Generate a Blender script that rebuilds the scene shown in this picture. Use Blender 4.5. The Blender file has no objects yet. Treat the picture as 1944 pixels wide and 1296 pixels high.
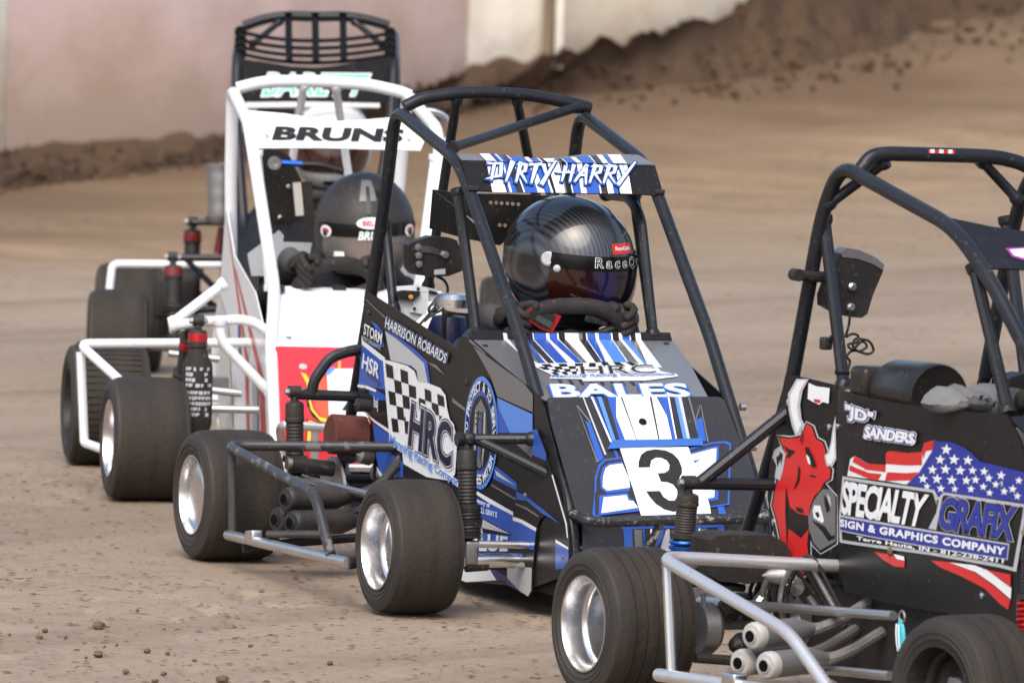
# Four small open-cage dirt-track race cars on a clay oval: written as plain mesh code, metres, Z up.
import bpy, bmesh, math, random
import numpy as np
from mathutils import Vector, Matrix

scene = bpy.context.scene
COL = scene.collection

# ------------------------------------------------------------------ camera
cd = bpy.data.cameras.new('camera')
cam = bpy.data.objects.new('camera', cd)
COL.objects.link(cam)
scene.camera = cam
PITCH, ROLL, CAM_H = math.atan(1321/18600), math.radians(2.0), 1.98
fwd = Vector((0, math.cos(PITCH), -math.sin(PITCH)))
up0 = Vector((0, math.sin(PITCH), math.cos(PITCH)))
rt0 = Vector((1, 0, 0))
rt = rt0*math.cos(ROLL) + up0*math.sin(ROLL)
up = up0*math.cos(ROLL) - rt0*math.sin(ROLL)
cam.matrix_world = Matrix(((rt.x, up.x, -fwd.x, 0), (rt.y, up.y, -fwd.y, 0), (rt.z, up.z, -fwd.z, CAM_H), (0, 0, 0, 1)))
cd.sensor_width = 36.0
cd.lens = 18600/1944*36.0
cd.clip_start = 1.0
cd.clip_end = 2000.0
cd.dof.use_dof = True
cd.dof.focus_distance = 19.7
cd.dof.aperture_fstop = cd.lens/1000/0.034

# ------------------------------------------------------------------ sky and sun (thin overcast, soft low sun from the left)
SUN_EL, SUN_AZ = math.radians(52), math.radians(-166)     # azimuth from +Y towards +X
world = bpy.data.worlds.new('World')
scene.world = world
world.use_nodes = True
wn = world.node_tree.nodes
wl = world.node_tree.links
bg = wn['Background']
sky = wn.new('ShaderNodeTexSky')
sky.sky_type = 'NISHITA'
sky.sun_disc = False
sky.sun_elevation = SUN_EL
sky.sun_rotation = SUN_AZ
sky.air_density = 1.0
sky.dust_density = 4.0
sky.ozone_density = 1.0
wl.new(sky.outputs[0], bg.inputs[0])
bg.inputs[1].default_value = 0.15
sd = bpy.data.lights.new('sun', 'SUN')
sd.energy = 1.2
sd.angle = math.radians(55)
sd.color = (1.0, 0.965, 0.91)
sun = bpy.data.objects.new('sun', sd)
COL.objects.link(sun)
sun_dir = Vector((math.sin(SUN_AZ)*math.cos(SUN_EL), math.cos(SUN_AZ)*math.cos(SUN_EL), math.sin(SUN_EL)))
sun.rotation_euler = (-sun_dir).to_track_quat('-Z', 'Y').to_euler()
sun.location = (-8, 30, 20)
scene.view_settings.view_transform = 'Standard'
scene.view_settings.look = 'None'
scene.view_settings.gamma = 1.0
scene.view_settings.exposure = 0.68

# ------------------------------------------------------------------ materials
MATS = {}
def mat(name, col, rough=0.5, metal=0.0, dust=0.12, scale=7.0, coat=0.0, dustcol=(0.20, 0.155, 0.115), bump=0.0):
    if name in MATS: return MATS[name]
    m = bpy.data.materials.new(name); m.use_nodes = True
    nt = m.node_tree; b = nt.nodes['Principled BSDF']
    b.inputs['Metallic'].default_value = metal
    b.inputs['Coat Weight'].default_value = coat
    b.inputs['Coat Roughness'].default_value = 0.08
    if dust > 0 or bump > 0:
        tc = nt.nodes.new('ShaderNodeTexCoord')
        nz = nt.nodes.new('ShaderNodeTexNoise'); nz.inputs['Scale'].default_value = scale; nz.inputs['Detail'].default_value = 8; nz.inputs['Roughness'].default_value = 0.65
        nt.links.new(tc.outputs['Object'], nz.inputs['Vector'])
        rp = nt.nodes.new('ShaderNodeMapRange'); rp.inputs[1].default_value = 0.40; rp.inputs[2].default_value = 0.75; rp.inputs[3].default_value = dust*0.25; rp.inputs[4].default_value = dust*1.6
        nt.links.new(nz.outputs['Fac'], rp.inputs[0])
        sp = nt.nodes.new('ShaderNodeTexNoise'); sp.inputs['Scale'].default_value = 95; sp.inputs['Detail'].default_value = 3; nt.links.new(tc.outputs['Object'], sp.inputs['Vector'])
        sr = nt.nodes.new('ShaderNodeMapRange'); sr.inputs[1].default_value = 0.63; sr.inputs[2].default_value = 0.70; sr.inputs[4].default_value = min(0.4, 0.18+dust*2); nt.links.new(sp.outputs['Fac'], sr.inputs[0])
        ad = nt.nodes.new('ShaderNodeMath'); ad.operation = 'MAXIMUM'; nt.links.new(rp.outputs[0], ad.inputs[0]); nt.links.new(sr.outputs[0], ad.inputs[1])
        mx = nt.nodes.new('ShaderNodeMix'); mx.data_type = 'RGBA'
        mx.inputs[6].default_value = (*col, 1); mx.inputs[7].default_value = (*dustcol, 1)
        nt.links.new(ad.outputs[0], mx.inputs[0]); nt.links.new(mx.outputs[2], b.inputs['Base Color'])
        rr = nt.nodes.new('ShaderNodeMapRange'); rr.inputs[1].default_value = 0; rr.inputs[2].default_value = 1; rr.inputs[3].default_value = rough; rr.inputs[4].default_value = min(1, rough+0.6)
        nt.links.new(rp.outputs[0], rr.inputs[0]); nt.links.new(rr.outputs[0], b.inputs['Roughness'])
        if bump > 0:
            bp = nt.nodes.new('ShaderNodeBump'); bp.inputs['Strength'].default_value = bump; bp.inputs['Distance'].default_value = 0.004
            n2 = nt.nodes.new('ShaderNodeTexNoise'); n2.inputs['Scale'].default_value = scale*12; n2.inputs['Detail'].default_value = 5
            nt.links.new(tc.outputs['Object'], n2.inputs['Vector']); nt.links.new(n2.outputs['Fac'], bp.inputs['Height']); nt.links.new(bp.outputs[0], b.inputs['Normal'])
    else:
        b.inputs['Base Color'].default_value = (*col, 1); b.inputs['Roughness'].default_value = rough
    if metal == 0 and max(col) < 0.06: b.inputs['Specular IOR Level'].default_value = 0.3
    MATS[name] = m
    return m

mat('black_tube', (0.011, 0.0135, 0.0185), 0.30, 0, 0.04)
mat('worn_tube', (0.03, 0.032, 0.036), 0.38, 0.3, 0.22, 22)
mat('white_tube', (0.80, 0.82, 0.84), 0.22, 0, 0.05)
mat('steel_tube', (0.62, 0.62, 0.62), 0.28, 0.9, 0.10, 18)
mat('chrome', (0.80, 0.81, 0.83), 0.16, 1.0, 0.05, 12)
mat('polished', (0.78, 0.78, 0.80), 0.24, 1.0, 0.10, 14)
mat('dull_metal', (0.36, 0.36, 0.37), 0.42, 0.85, 0.2, 20, bump=0.2)
mat('engine_grey', (0.20, 0.195, 0.19), 0.5, 0.6, 0.30, 20, bump=0.5)
mat('black_paint', (0.012, 0.0125, 0.014), 0.36, 0, 0.05)
mat('panel_black', (0.0115, 0.0115, 0.0135), 0.30, 0, 0.02)
mat('black_plastic', (0.014, 0.014, 0.016), 0.42, 0, 0.10)
mat('black_matte', (0.011, 0.011, 0.012), 0.75, 0, 0.12)
mat('satin_black', (0.017, 0.017, 0.018), 0.45, 0, 0.10)
mat('muffler_black', (0.017, 0.018, 0.02), 0.5, 0.1, 0.14)
mat('muffler_grey', (0.22, 0.225, 0.235), 0.42, 0.5, 0.15)
mat('muffler_cap', (0.50, 0.49, 0.46), 0.5, 0.1, 0.2)
mat('hole_black', (0.004, 0.004, 0.004), 0.9, 0, 0)
mat('filter_red', (0.10, 0.018, 0.013), 0.9, 0, 0.12, 30, bump=0.8)
mat('white', (0.80, 0.82, 0.84), 0.25, 0, 0.03)
mat('white_paper', (0.82, 0.83, 0.84), 0.45, 0, 0.02)
mat('blue', (0.024, 0.095, 0.44), 0.28, 0, 0.02)
mat('sky_blue', (0.09, 0.25, 0.70), 0.28, 0, 0.02)
mat('deep_blue', (0.008, 0.022, 0.17), 0.28, 0, 0.02)
mat('navy', (0.008, 0.012, 0.045), 0.28, 0, 0.02)
mat('flag_blue', (0.014, 0.032, 0.30), 0.28, 0, 0.03)
mat('tape_blue', (0.025, 0.12, 0.44), 0.5, 0, 0.02)
mat('light_grey', (0.48, 0.49, 0.51), 0.3, 0, 0.03)
mat('mid_grey', (0.15, 0.15, 0.155), 0.26, 0, 0.03)
mat('dark_grey', (0.028, 0.029, 0.034), 0.28, 0, 0.03)
mat('red', (0.60, 0.022, 0.024), 0.28, 0, 0.02)
mat('nose_red', (0.66, 0.012, 0.035), 0.25, 0, 0.03)
mat('dark_red', (0.16, 0.008, 0.010), 0.35, 0, 0.05)
mat('orange_red', (0.62, 0.085, 0.03), 0.3, 0, 0.03)
mat('yellow', (0.75, 0.58, 0.03), 0.3, 0, 0.02)
mat('teal', (0.03, 0.40, 0.30), 0.35, 0, 0.03)
mat('turquoise', (0.05, 0.42, 0.50), 0.3, 0, 0.06)
mat('cream', (0.62, 0.60, 0.54), 0.4, 0, 0.12)
mat('purple', (0.30, 0.05, 0.30), 0.35, 0, 0.02)
mat('suit_grey', (0.155, 0.16, 0.165), 0.9, 0, 0.12, 16, bump=0.5)
mat('suit_black', (0.02, 0.02, 0.023), 0.9, 0, 0.10, 16, bump=0.5)
mat('suit_blue', (0.012, 0.03, 0.075), 0.9, 0, 0.10, 16, bump=0.4)
mat('glove_black', (0.016, 0.015, 0.015), 0.7, 0, 0.12, 24, bump=0.4)
mat('glove_cuff', (0.06, 0.06, 0.065), 0.8, 0, 0.1)
mat('skin', (0.52, 0.29, 0.21), 0.5, 0, 0)
mat('eye_white', (0.7, 0.68, 0.66), 0.3, 0, 0)
mat('lip', (0.40, 0.14, 0.12), 0.5, 0, 0)
mat('seat_black', (0.012, 0.0115, 0.0115), 0.27, 0, 0.06, 6)
mat('anodised_blue', (0.01, 0.10, 0.42), 0.25, 0.6, 0.03)
mat('anodised_red', (0.50, 0.015, 0.02), 0.3, 0.5, 0.05)
mat('helmet_matte', (0.018, 0.0185, 0.02), 0.40, 0, 0.12, 5)
mat('helmet_white', (0.72, 0.72, 0.72), 0.25, 0, 0.06)
mat('visor_dark', (0.030, 0.007, 0.005), 0.06, 0, 0.02, coat=1.0)
mat('visor_amber', (0.12, 0.022, 0.008), 0.08, 0, 0.02, coat=1.0)
mat('lamp_amber', (0.65, 0.30, 0.08), 0.4, 0, 0)
mat('screen_grey', (0.05, 0.06, 0.055), 0.2, 0, 0)
mat('gold', (0.60, 0.40, 0.10), 0.3, 0.9, 0)

def chipped(name, col, chip):
    m = mat(name, col, 0.36, 0.1, 0.3, 26, dustcol=chip)
    for n in m.node_tree.nodes:
        if n.type == 'MAP_RANGE' and abs(n.inputs[1].default_value-0.40) < 1e-5:
            n.inputs[1].default_value = 0.56; n.inputs[2].default_value = 0.60; n.inputs[3].default_value = 0.03; n.inputs[4].default_value = 0.85
chipped('chipped_tube', (0.014, 0.0145, 0.017), (0.34, 0.32, 0.29))
chipped('rubbed_tube', (0.03, 0.031, 0.034), (0.17, 0.165, 0.16))
mat('gloss_black', (0.004, 0.004, 0.005), 0.22, 0, 0)
mat('visor_black', (0.006, 0.007, 0.009), 0.5, 0, 0.015)
MATS['visor_black'].node_tree.nodes['Principled BSDF'].inputs['Specular IOR Level'].default_value = 0.06
MATS['panel_black'].node_tree.nodes['Principled BSDF'].inputs['Specular IOR Level'].default_value = 0.22
mat('bright_steel', (0.74, 0.74, 0.74), 0.36, 0.75, 0.08, 16)
def tyre_mat(name, col, dustcol, amount, bump, rough):
    m = mat(name, col, rough, 0, 0.3, 6, bump=bump, dustcol=dustcol)
    for n in m.node_tree.nodes:
        if n.type == 'MAP_RANGE' and abs(n.inputs[1].default_value-0.40) < 1e-5:
            n.inputs[1].default_value = 0.3; n.inputs[2].default_value = 0.72; n.inputs[3].default_value = amount*0.45; n.inputs[4].default_value = min(1, amount*1.35)
    nt = m.node_tree; mp = nt.nodes.new('ShaderNodeMapping'); mp.inputs['Scale'].default_value = (0.8, 7.0, 0.8)
    tc = [n for n in nt.nodes if n.type == 'TEX_COORD'][0]; nz = [n for n in nt.nodes if n.type == 'TEX_NOISE' and n.inputs['Scale'].default_value < 10][0]
    nt.links.new(tc.outputs['Object'], mp.inputs['Vector']); nt.links.new(mp.outputs[0], nz.inputs['Vector'])
    return m
tyre_mat('tread', (0.011, 0.011, 0.0115), (0.056, 0.0445, 0.034), 0.55, 0.6, 0.6)
tyre_mat('sidewall', (0.010, 0.0115, 0.014), (0.10, 0.082, 0.064), 0.34, 0.3, 0.45)

def carbon(name):
    m = bpy.data.materials.new(name); m.use_nodes = True; nt = m.node_tree; b = nt.nodes['Principled BSDF']
    tc = nt.nodes.new('ShaderNodeTexCoord')
    w = nt.nodes.new('ShaderNodeTexWave'); w.wave_type = 'BANDS'; w.bands_direction = 'Y'; w.inputs['Scale'].default_value = 40; w.inputs['Distortion'].default_value = 0.4; w.inputs['Detail'].default_value = 1
    nt.links.new(tc.outputs['Object'], w.inputs['Vector'])
    r = nt.nodes.new('ShaderNodeValToRGB'); r.color_ramp.elements[0].color = (0.008, 0.0085, 0.01, 1); r.color_ramp.elements[1].color = (0.052, 0.055, 0.062, 1)
    nt.links.new(w.outputs['Fac'], r.inputs[0]); nt.links.new(r.outputs[0], b.inputs['Base Color'])
    b.inputs['Roughness'].default_value = 0.35; b.inputs['Coat Weight'].default_value = 1.0; b.inputs['Coat Roughness'].default_value = 0.03
    MATS[name] = m
carbon('carbon')

def clear_visor(name):
    m = bpy.data.materials.new(name); m.use_nodes = True; nt = m.node_tree; b = nt.nodes['Principled BSDF']
    b.inputs['Base Color'].default_value = (0.55, 0.50, 0.47, 1); b.inputs['Roughness'].default_value = 0.05
    b.inputs['Alpha'].default_value = 0.14; b.inputs['Coat Weight'].default_value = 0.25
    MATS[name] = m
clear_visor('visor_clear')
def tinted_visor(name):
    # mirror-tinted race visor: its amber and blue sheen painted as fixed colour bands
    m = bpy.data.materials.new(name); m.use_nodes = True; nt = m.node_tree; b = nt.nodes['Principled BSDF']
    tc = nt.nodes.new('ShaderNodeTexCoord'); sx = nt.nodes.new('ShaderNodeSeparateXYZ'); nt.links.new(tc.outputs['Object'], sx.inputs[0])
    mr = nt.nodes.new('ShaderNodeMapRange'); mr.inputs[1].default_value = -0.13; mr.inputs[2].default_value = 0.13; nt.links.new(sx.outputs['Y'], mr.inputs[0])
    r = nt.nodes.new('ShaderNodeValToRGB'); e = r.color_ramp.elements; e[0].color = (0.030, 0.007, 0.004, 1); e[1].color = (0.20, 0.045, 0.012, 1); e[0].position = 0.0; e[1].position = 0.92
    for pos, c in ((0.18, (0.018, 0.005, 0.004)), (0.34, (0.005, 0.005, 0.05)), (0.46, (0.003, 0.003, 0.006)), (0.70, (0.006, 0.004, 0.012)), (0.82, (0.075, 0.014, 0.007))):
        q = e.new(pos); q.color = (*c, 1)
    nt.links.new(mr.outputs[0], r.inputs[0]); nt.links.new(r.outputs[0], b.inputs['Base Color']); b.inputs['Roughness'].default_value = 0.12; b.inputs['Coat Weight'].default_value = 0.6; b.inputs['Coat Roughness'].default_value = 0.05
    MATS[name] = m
tinted_visor('visor_tint_sheen')

# ------------------------------------------------------------------ mesh building
def V(p): return Vector(p)
def bend(path, rad=0.05, n=6):
    """round the inner corners of a polyline like a bent tube"""
    P = [V(p) for p in path]; out = [P[0]]
    for i in range(1, len(P)-1):
        a, b, c = P[i-1], P[i], P[i+1]
        d1, d2 = (a-b), (c-b); l1, l2 = d1.length, d2.length
        r = min(rad, l1*0.48, l2*0.48)
        p, q = b+d1/l1*r, b+d2/l2*r
        for k in range(n+1):
            t = k/n; out.append(p*(1-t)**2 + b*2*t*(1-t) + q*t*t)
    out.append(P[-1]); return out

class MB:
    """collects simple solids; build() links them as one mesh object"""
    def __init__(s): s.v = []; s.f = []; s.m = []; s.cur = 0
    def add(s, vs, fs):
        o = len(s.v); s.v += [tuple(x) for x in vs]; s.f += [tuple(i+o for i in f) for f in fs]; s.m += [s.cur]*len(fs); return s
    def tube(s, path, r, n=10, cap=True):
        P = [V(p) for p in path]; vs = []; fs = []
        rs = r if isinstance(r, (list, tuple)) else [r]*len(P)
        t = (P[1]-P[0]).normalized(); u = t.orthogonal().normalized()
        for i, p in enumerate(P):
            if i == 0: t2 = (P[1]-P[0])
            elif i == len(P)-1: t2 = P[-1]-P[-2]
            else: t2 = (P[i+1]-P[i]).normalized()+(P[i]-P[i-1]).normalized()
            t2 = t2.normalized(); q = t.rotation_difference(t2); u = (q @ u).normalized(); t = t2
            w = t.cross(u)
            for k in range(n):
                a = 2*math.pi*k/n; vs.append(p+(u*math.cos(a)+w*math.sin(a))*rs[i])
        for i in range(len(P)-1):
            for k in range(n):
                fs.append((i*n+k, i*n+(k+1) % n, (i+1)*n+(k+1) % n, (i+1)*n+k))
        if cap: fs.append(tuple(range(n))[::-1]); fs.append(tuple((len(P)-1)*n+k for k in range(n)))
        return s.add(vs, fs)
    def rod(s, a, b, r, n=10): return s.tube([a, b], r, n)
    def lathe(s, o, axis, prof, n=28):
        """prof: (distance along axis, radius)"""
        o = V(o); ax = V(axis).normalized(); u = ax.orthogonal().normalized(); w = ax.cross(u); vs = []; fs = []
        for h, r in prof:
            for k in range(n):
                a = 2*math.pi*k/n; vs.append(o+ax*h+(u*math.cos(a)+w*math.sin(a))*max(r, 1e-5))
        for i in range(len(prof)-1):
            for k in range(n): fs.append((i*n+k, i*n+(k+1) % n, (i+1)*n+(k+1) % n, (i+1)*n+k))
        if prof[0][1] > 1e-4: fs.append(tuple(range(n))[::-1])
        if prof[-1][1] > 1e-4: fs.append(tuple((len(prof)-1)*n+k for k in range(n)))
        return s.add(vs, fs)
    def box(s, c, size, M=None, bev=0.0):
        c = V(c); x, y, z = [d/2 for d in size]; M = M or Matrix.Identity(3)
        if bev <= 0:
            vs = [(sx*x, sy*y, sz*z) for sz in (-1, 1) for sy in (-1, 1) for sx in (-1, 1)]
            fs = [(0, 2, 3, 1), (4, 5, 7, 6), (0, 1, 5, 4), (2, 6, 7, 3), (0, 4, 6, 2), (1, 3, 7, 5)]
        else:
            bm = bmesh.new(); bmesh.ops.create_cube(bm, size=1)
            for v in bm.verts: v.co = Vector((v.co.x*2*x, v.co.y*2*y, v.co.z*2*z))
            bmesh.ops.bevel(bm, geom=list(bm.edges), offset=bev, segments=3, affect='EDGES', profile=0.5)
            bm.verts.index_update(); vs = [v.co.copy() for v in bm.verts]; fs = [tuple(v.index for v in f.verts) for f in bm.faces]; bm.free()
        return s.add([c+M @ V(v) for v in vs], fs)
    def prism(s, pts, n, t):
        """flat outline pts (3D) extruded by thickness t against direction n"""
        n = V(n).normalized(); P = [V(p) for p in pts]; k = len(P)
        nn = Vector((0, 0, 0))
        for i in range(k): nn += P[i].cross(P[(i+1) % k])
        if nn.dot(n) < 0: P = P[::-1]
        vs = P+[p-n*t for p in P]
        fs = [tuple(range(k)), tuple(range(2*k-1, k-1, -1))]+[(i, k+i, k+(i+1) % k, (i+1) % k) for i in range(k)]
        return s.add(vs, fs)
    def grid(s, rows):
        nu = len(rows[0]); vs = [p for r in rows for p in r]
        return s.add(vs, [(i*nu+j, i*nu+j+1, (i+1)*nu+j+1, (i+1)*nu+j) for i in range(len(rows)-1) for j in range(nu-1)])
    def build(s, name, mats, parent=None, smooth=35, M=None):
        me = bpy.data.meshes.new(name); me.from_pydata(s.v, [], s.f)
        if isinstance(mats, str): mats = [mats]
        for m in mats: me.materials.append(MATS[m])
        if len(mats) > 1: me.polygons.foreach_set('material_index', s.m)
        if smooth:
            me.polygons.foreach_set('use_smooth', [True]*len(me.polygons))
            me.set_sharp_from_angle(angle=math.radians(smooth))
        me.update()
        ob = bpy.data.objects.new(name, me); COL.objects.link(ob)
        if parent is not None: ob.parent = parent
        if M is not None: ob.matrix_local = M
        return ob

def thing(name, label, cat, loc=(0, 0, 0), rotz=0.0, group=None):
    o = bpy.data.objects.new(name, None); COL.objects.link(o); o.empty_display_size = 0.1
    o.location = loc; o.rotation_euler = (0, 0, rotz); tag(o, label, cat, group); return o
def tag(o, label=None, cat=None, group=None, kind=None):
    if label: o['label'] = label
    if cat: o['category'] = cat
    if group: o['group'] = group
    if kind: o['kind'] = kind
    return o
def tube(name, path, r, m, parent, rad=0.05, n=10):
    P = bend(path, rad)
    d0 = (P[1]-P[0]).normalized(); d1 = (P[-2]-P[-1]).normalized()
    if name in ('cage_brace', 'outrigger', 'shock_mount', 'nerf_strut', 'cross_tube', 'bumper_strut'):      # weld bead at both ends
        P = [P[0], P[0]+d0*0.010, P[0]+d0*0.015, P[0]+d0*0.018]+P[1:-1]+[P[-1]+d1*0.018, P[-1]+d1*0.015, P[-1]+d1*0.010, P[-1]]
        rs = [r*1.38, r*1.36, r*1.2, r]+[r]*(len(P)-8)+[r, r*1.2, r*1.36, r*1.38]
        return MB().tube(P, rs, n).build(name, m, parent)
    return MB().tube(P, r, n).build(name, m, parent)

# ------------------------------------------------------------------ body panels with printed livery
FONT_CACHE = {}
def text_mesh(txt, off=0.0, spacing=1.0):
    key = (txt, off, spacing)
    if key in FONT_CACHE: return FONT_CACHE[key]
    c = bpy.data.curves.new('t', 'FONT'); c.body = txt; c.offset = off; c.space_character = spacing; c.resolution_u = 3; c.fill_mode = 'FRONT'
    o = bpy.data.objects.new('t', c); COL.objects.link(o); bpy.context.view_layer.update()
    me = o.to_mesh(); vs = [(v.co.x, v.co.y) for v in me.vertices]; fs = [tuple(p.vertices) for p in me.polygons]
    o.to_mesh_clear(); bpy.data.objects.remove(o); bpy.data.curves.remove(c)
    FONT_CACHE[key] = (vs, fs); return vs, fs
def text_layers(txt, layers, spacing=1.0):
    """layers: [(material, extra stroke)] bottom to top; coordinates normalised to the plain text box"""
    base, _ = text_mesh(txt, layers[-1][1], spacing)
    x0, x1 = min(v[0] for v in base), max(v[0] for v in base); y0, y1 = min(v[1] for v in base), max(v[1] for v in base)
    out = []
    for m, off in layers:
        vs, fs = text_mesh(txt, off, spacing)
        out.append((m, [((x-x0)/(x1-x0), (y-y0)/(y1-y0)) for x, y in vs], fs))
    return out

class Panel:
    """sheet-metal panel: plane (O,S,T) or plan polyline swept in z; outline and print in panel metres"""
    STEP = 0.0006
    def __init__(s, geo, outline, name, m, parent, thick=0.003, nu=1, M=None):
        s.geo = geo; s.flat = isinstance(geo[0][0], (float, int)) and len(geo) == 3 and len(geo[0]) == 3
        if s.flat: s.O, s.S, s.T = [V(g) for g in geo]; s.N = s.S.cross(s.T).normalized()
        else:
            s.pl = [V((*g, 0)) for g in geo]; s.acc = [0.0]
            for a, b in zip(s.pl, s.pl[1:]): s.acc.append(s.acc[-1]+(b-a).length)
        s.prints = {}; s.order = []; s.layer = 0
        mb = MB()
        if s.flat: mb.prism([s.at(p) for p in outline], s.N, thick)
        else: s._sheet(mb, outline, thick)
        s.obj = mb.build(name, m, parent, smooth=30)
    def at(s, p, h=0.0):
        if s.flat: return s.O+s.S*p[0]+s.T*p[1]+s.N*h
        u = p[0]; i = 0
        while i < len(s.pl)-2 and u > s.acc[i+1]: i += 1
        d = (s.pl[i+1]-s.pl[i]).normalized(); q = s.pl[i]+d*(u-s.acc[i]); n = Vector((d.y, -d.x, 0))
        return Vector((q.x, q.y, p[1]))+n*h
    def _clip(s, pts):
        """cut an outline at the fold lines so that it follows the bend"""
        bm = bmesh.new(); f = bm.faces.new([bm.verts.new((p[0], p[1], 0)) for p in pts])
        for a in s.acc[1:-1]:
            bmesh.ops.bisect_plane(bm, geom=list(bm.verts)+list(bm.edges)+list(bm.faces), plane_co=(a, 0, 0), plane_no=(1, 0, 0))
        bm.verts.index_update(); r = ([(v.co.x, v.co.y) for v in bm.verts], [tuple(v.index for v in q.verts) for q in bm.faces]); bm.free(); return r
    def _sheet(s, mb, outline, thick):
        vs, fs = s._clip(outline)
        mb.add([s.at(v) for v in vs], fs); mb.add([s.at(v, -thick) for v in vs], [f[::-1] for f in fs])
    def raw(s, m, vs, fs, layer=None):
        if layer is None: s.layer += 1; layer = s.layer
        s.prints.setdefault(m, []).append(([s.at(v, 0.0008+s.STEP*layer) for v in vs], fs)); return s
    def poly(s, m, pts, layer=None):
        if s.flat: return s.raw(m, pts, [tuple(range(len(pts)))], layer)
        vs, fs = s._clip(pts); return s.raw(m, vs, fs, layer)
    def ellipse(s, m, c, a, b, layer=None, n=40):
        return s.poly(m, [(c[0]+a*math.cos(2*math.pi*k/n), c[1]+b*math.sin(2*math.pi*k/n)) for k in range(n)], layer)
    def quad_at(s, q, u, v):
        bl, br, tr, tl = q
        return tuple((bl[i]*(1-u)+br[i]*u)*(1-v)+(tl[i]*(1-u)+tr[i]*u)*v for i in range(2))
    def checker(s, m, q, nu, nv, ph=0):
        s.layer += 1
        for i in range(nu):
            for j in range(nv):
                if (i+j+ph) % 2 == 0:
                    s.poly(m, [s.quad_at(q, u/nu, v/nv) for u, v in ((i, j), (i+1, j), (i+1, j+1), (i, j+1))], s.layer)
    def strip(s, m, edges, layer=None):
        """edges: list of (left, right) points down a stripe"""
        for (a, b), (c, d) in zip(edges, edges[1:]): s.poly(m, [a, b, d, c], layer)
    def text(s, txt, q, layers, spacing=1.0, name='lettering'):
        mb = MB(); ms = []
        for k, (m, vs, fs) in enumerate(text_layers(txt, layers, spacing)):
            if m not in ms: ms.append(m)
            mb.cur = ms.index(m); mb.add([s.at(s.quad_at(q, *v), 0.0008+s.STEP*(s.layer+1+k)) for v in vs], fs)
        return mb.build(name, ms, s.obj, smooth=0)
    def finish(s, name='livery_print'):
        if not s.prints: return s
        mb = MB(); ms = list(s.prints)
        for i, m in enumerate(ms):
            mb.cur = i
            for vs, fs in s.prints[m]: mb.add(vs, fs)
        mb.build(name, ms, s.obj, smooth=0); return s
    def rivets(s, pts, r=0.006, m='dull_metal', name='rivet'):
        for p in pts:
            n = (s.at(p, 1)-s.at(p, 0))
            MB().lathe(s.at(p, -0.001), n, [(0, r), (0.003, r), (0.0045, r*0.6), (0.005, 0.0)], 12).build(name, m, s.obj)

# ------------------------------------------------------------------ the track, the berm and the wall
def lattice(ix, iy, seed):
    h = (ix.astype(np.int64)*374761393 + iy.astype(np.int64)*668265263 + seed*974711) & 0x7fffffff
    h = ((h ^ (h >> 13))*1274126177) & 0x7fffffff
    return ((h ^ (h >> 16)) & 0xffff)/65535.0
def vnoise(x, y, s, seed):
    x = x/s; y = y/s; ix = np.floor(x); iy = np.floor(y); fx = x-ix; fy = y-iy
    fx = fx*fx*(3-2*fx); fy = fy*fy*(3-2*fy)
    a = lattice(ix, iy, seed); b = lattice(ix+1, iy, seed); c = lattice(ix, iy+1, seed); d = lattice(ix+1, iy+1, seed)
    return (a*(1-fx)+b*fx)*(1-fy)+(c*(1-fx)+d*fx)*fy

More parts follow.
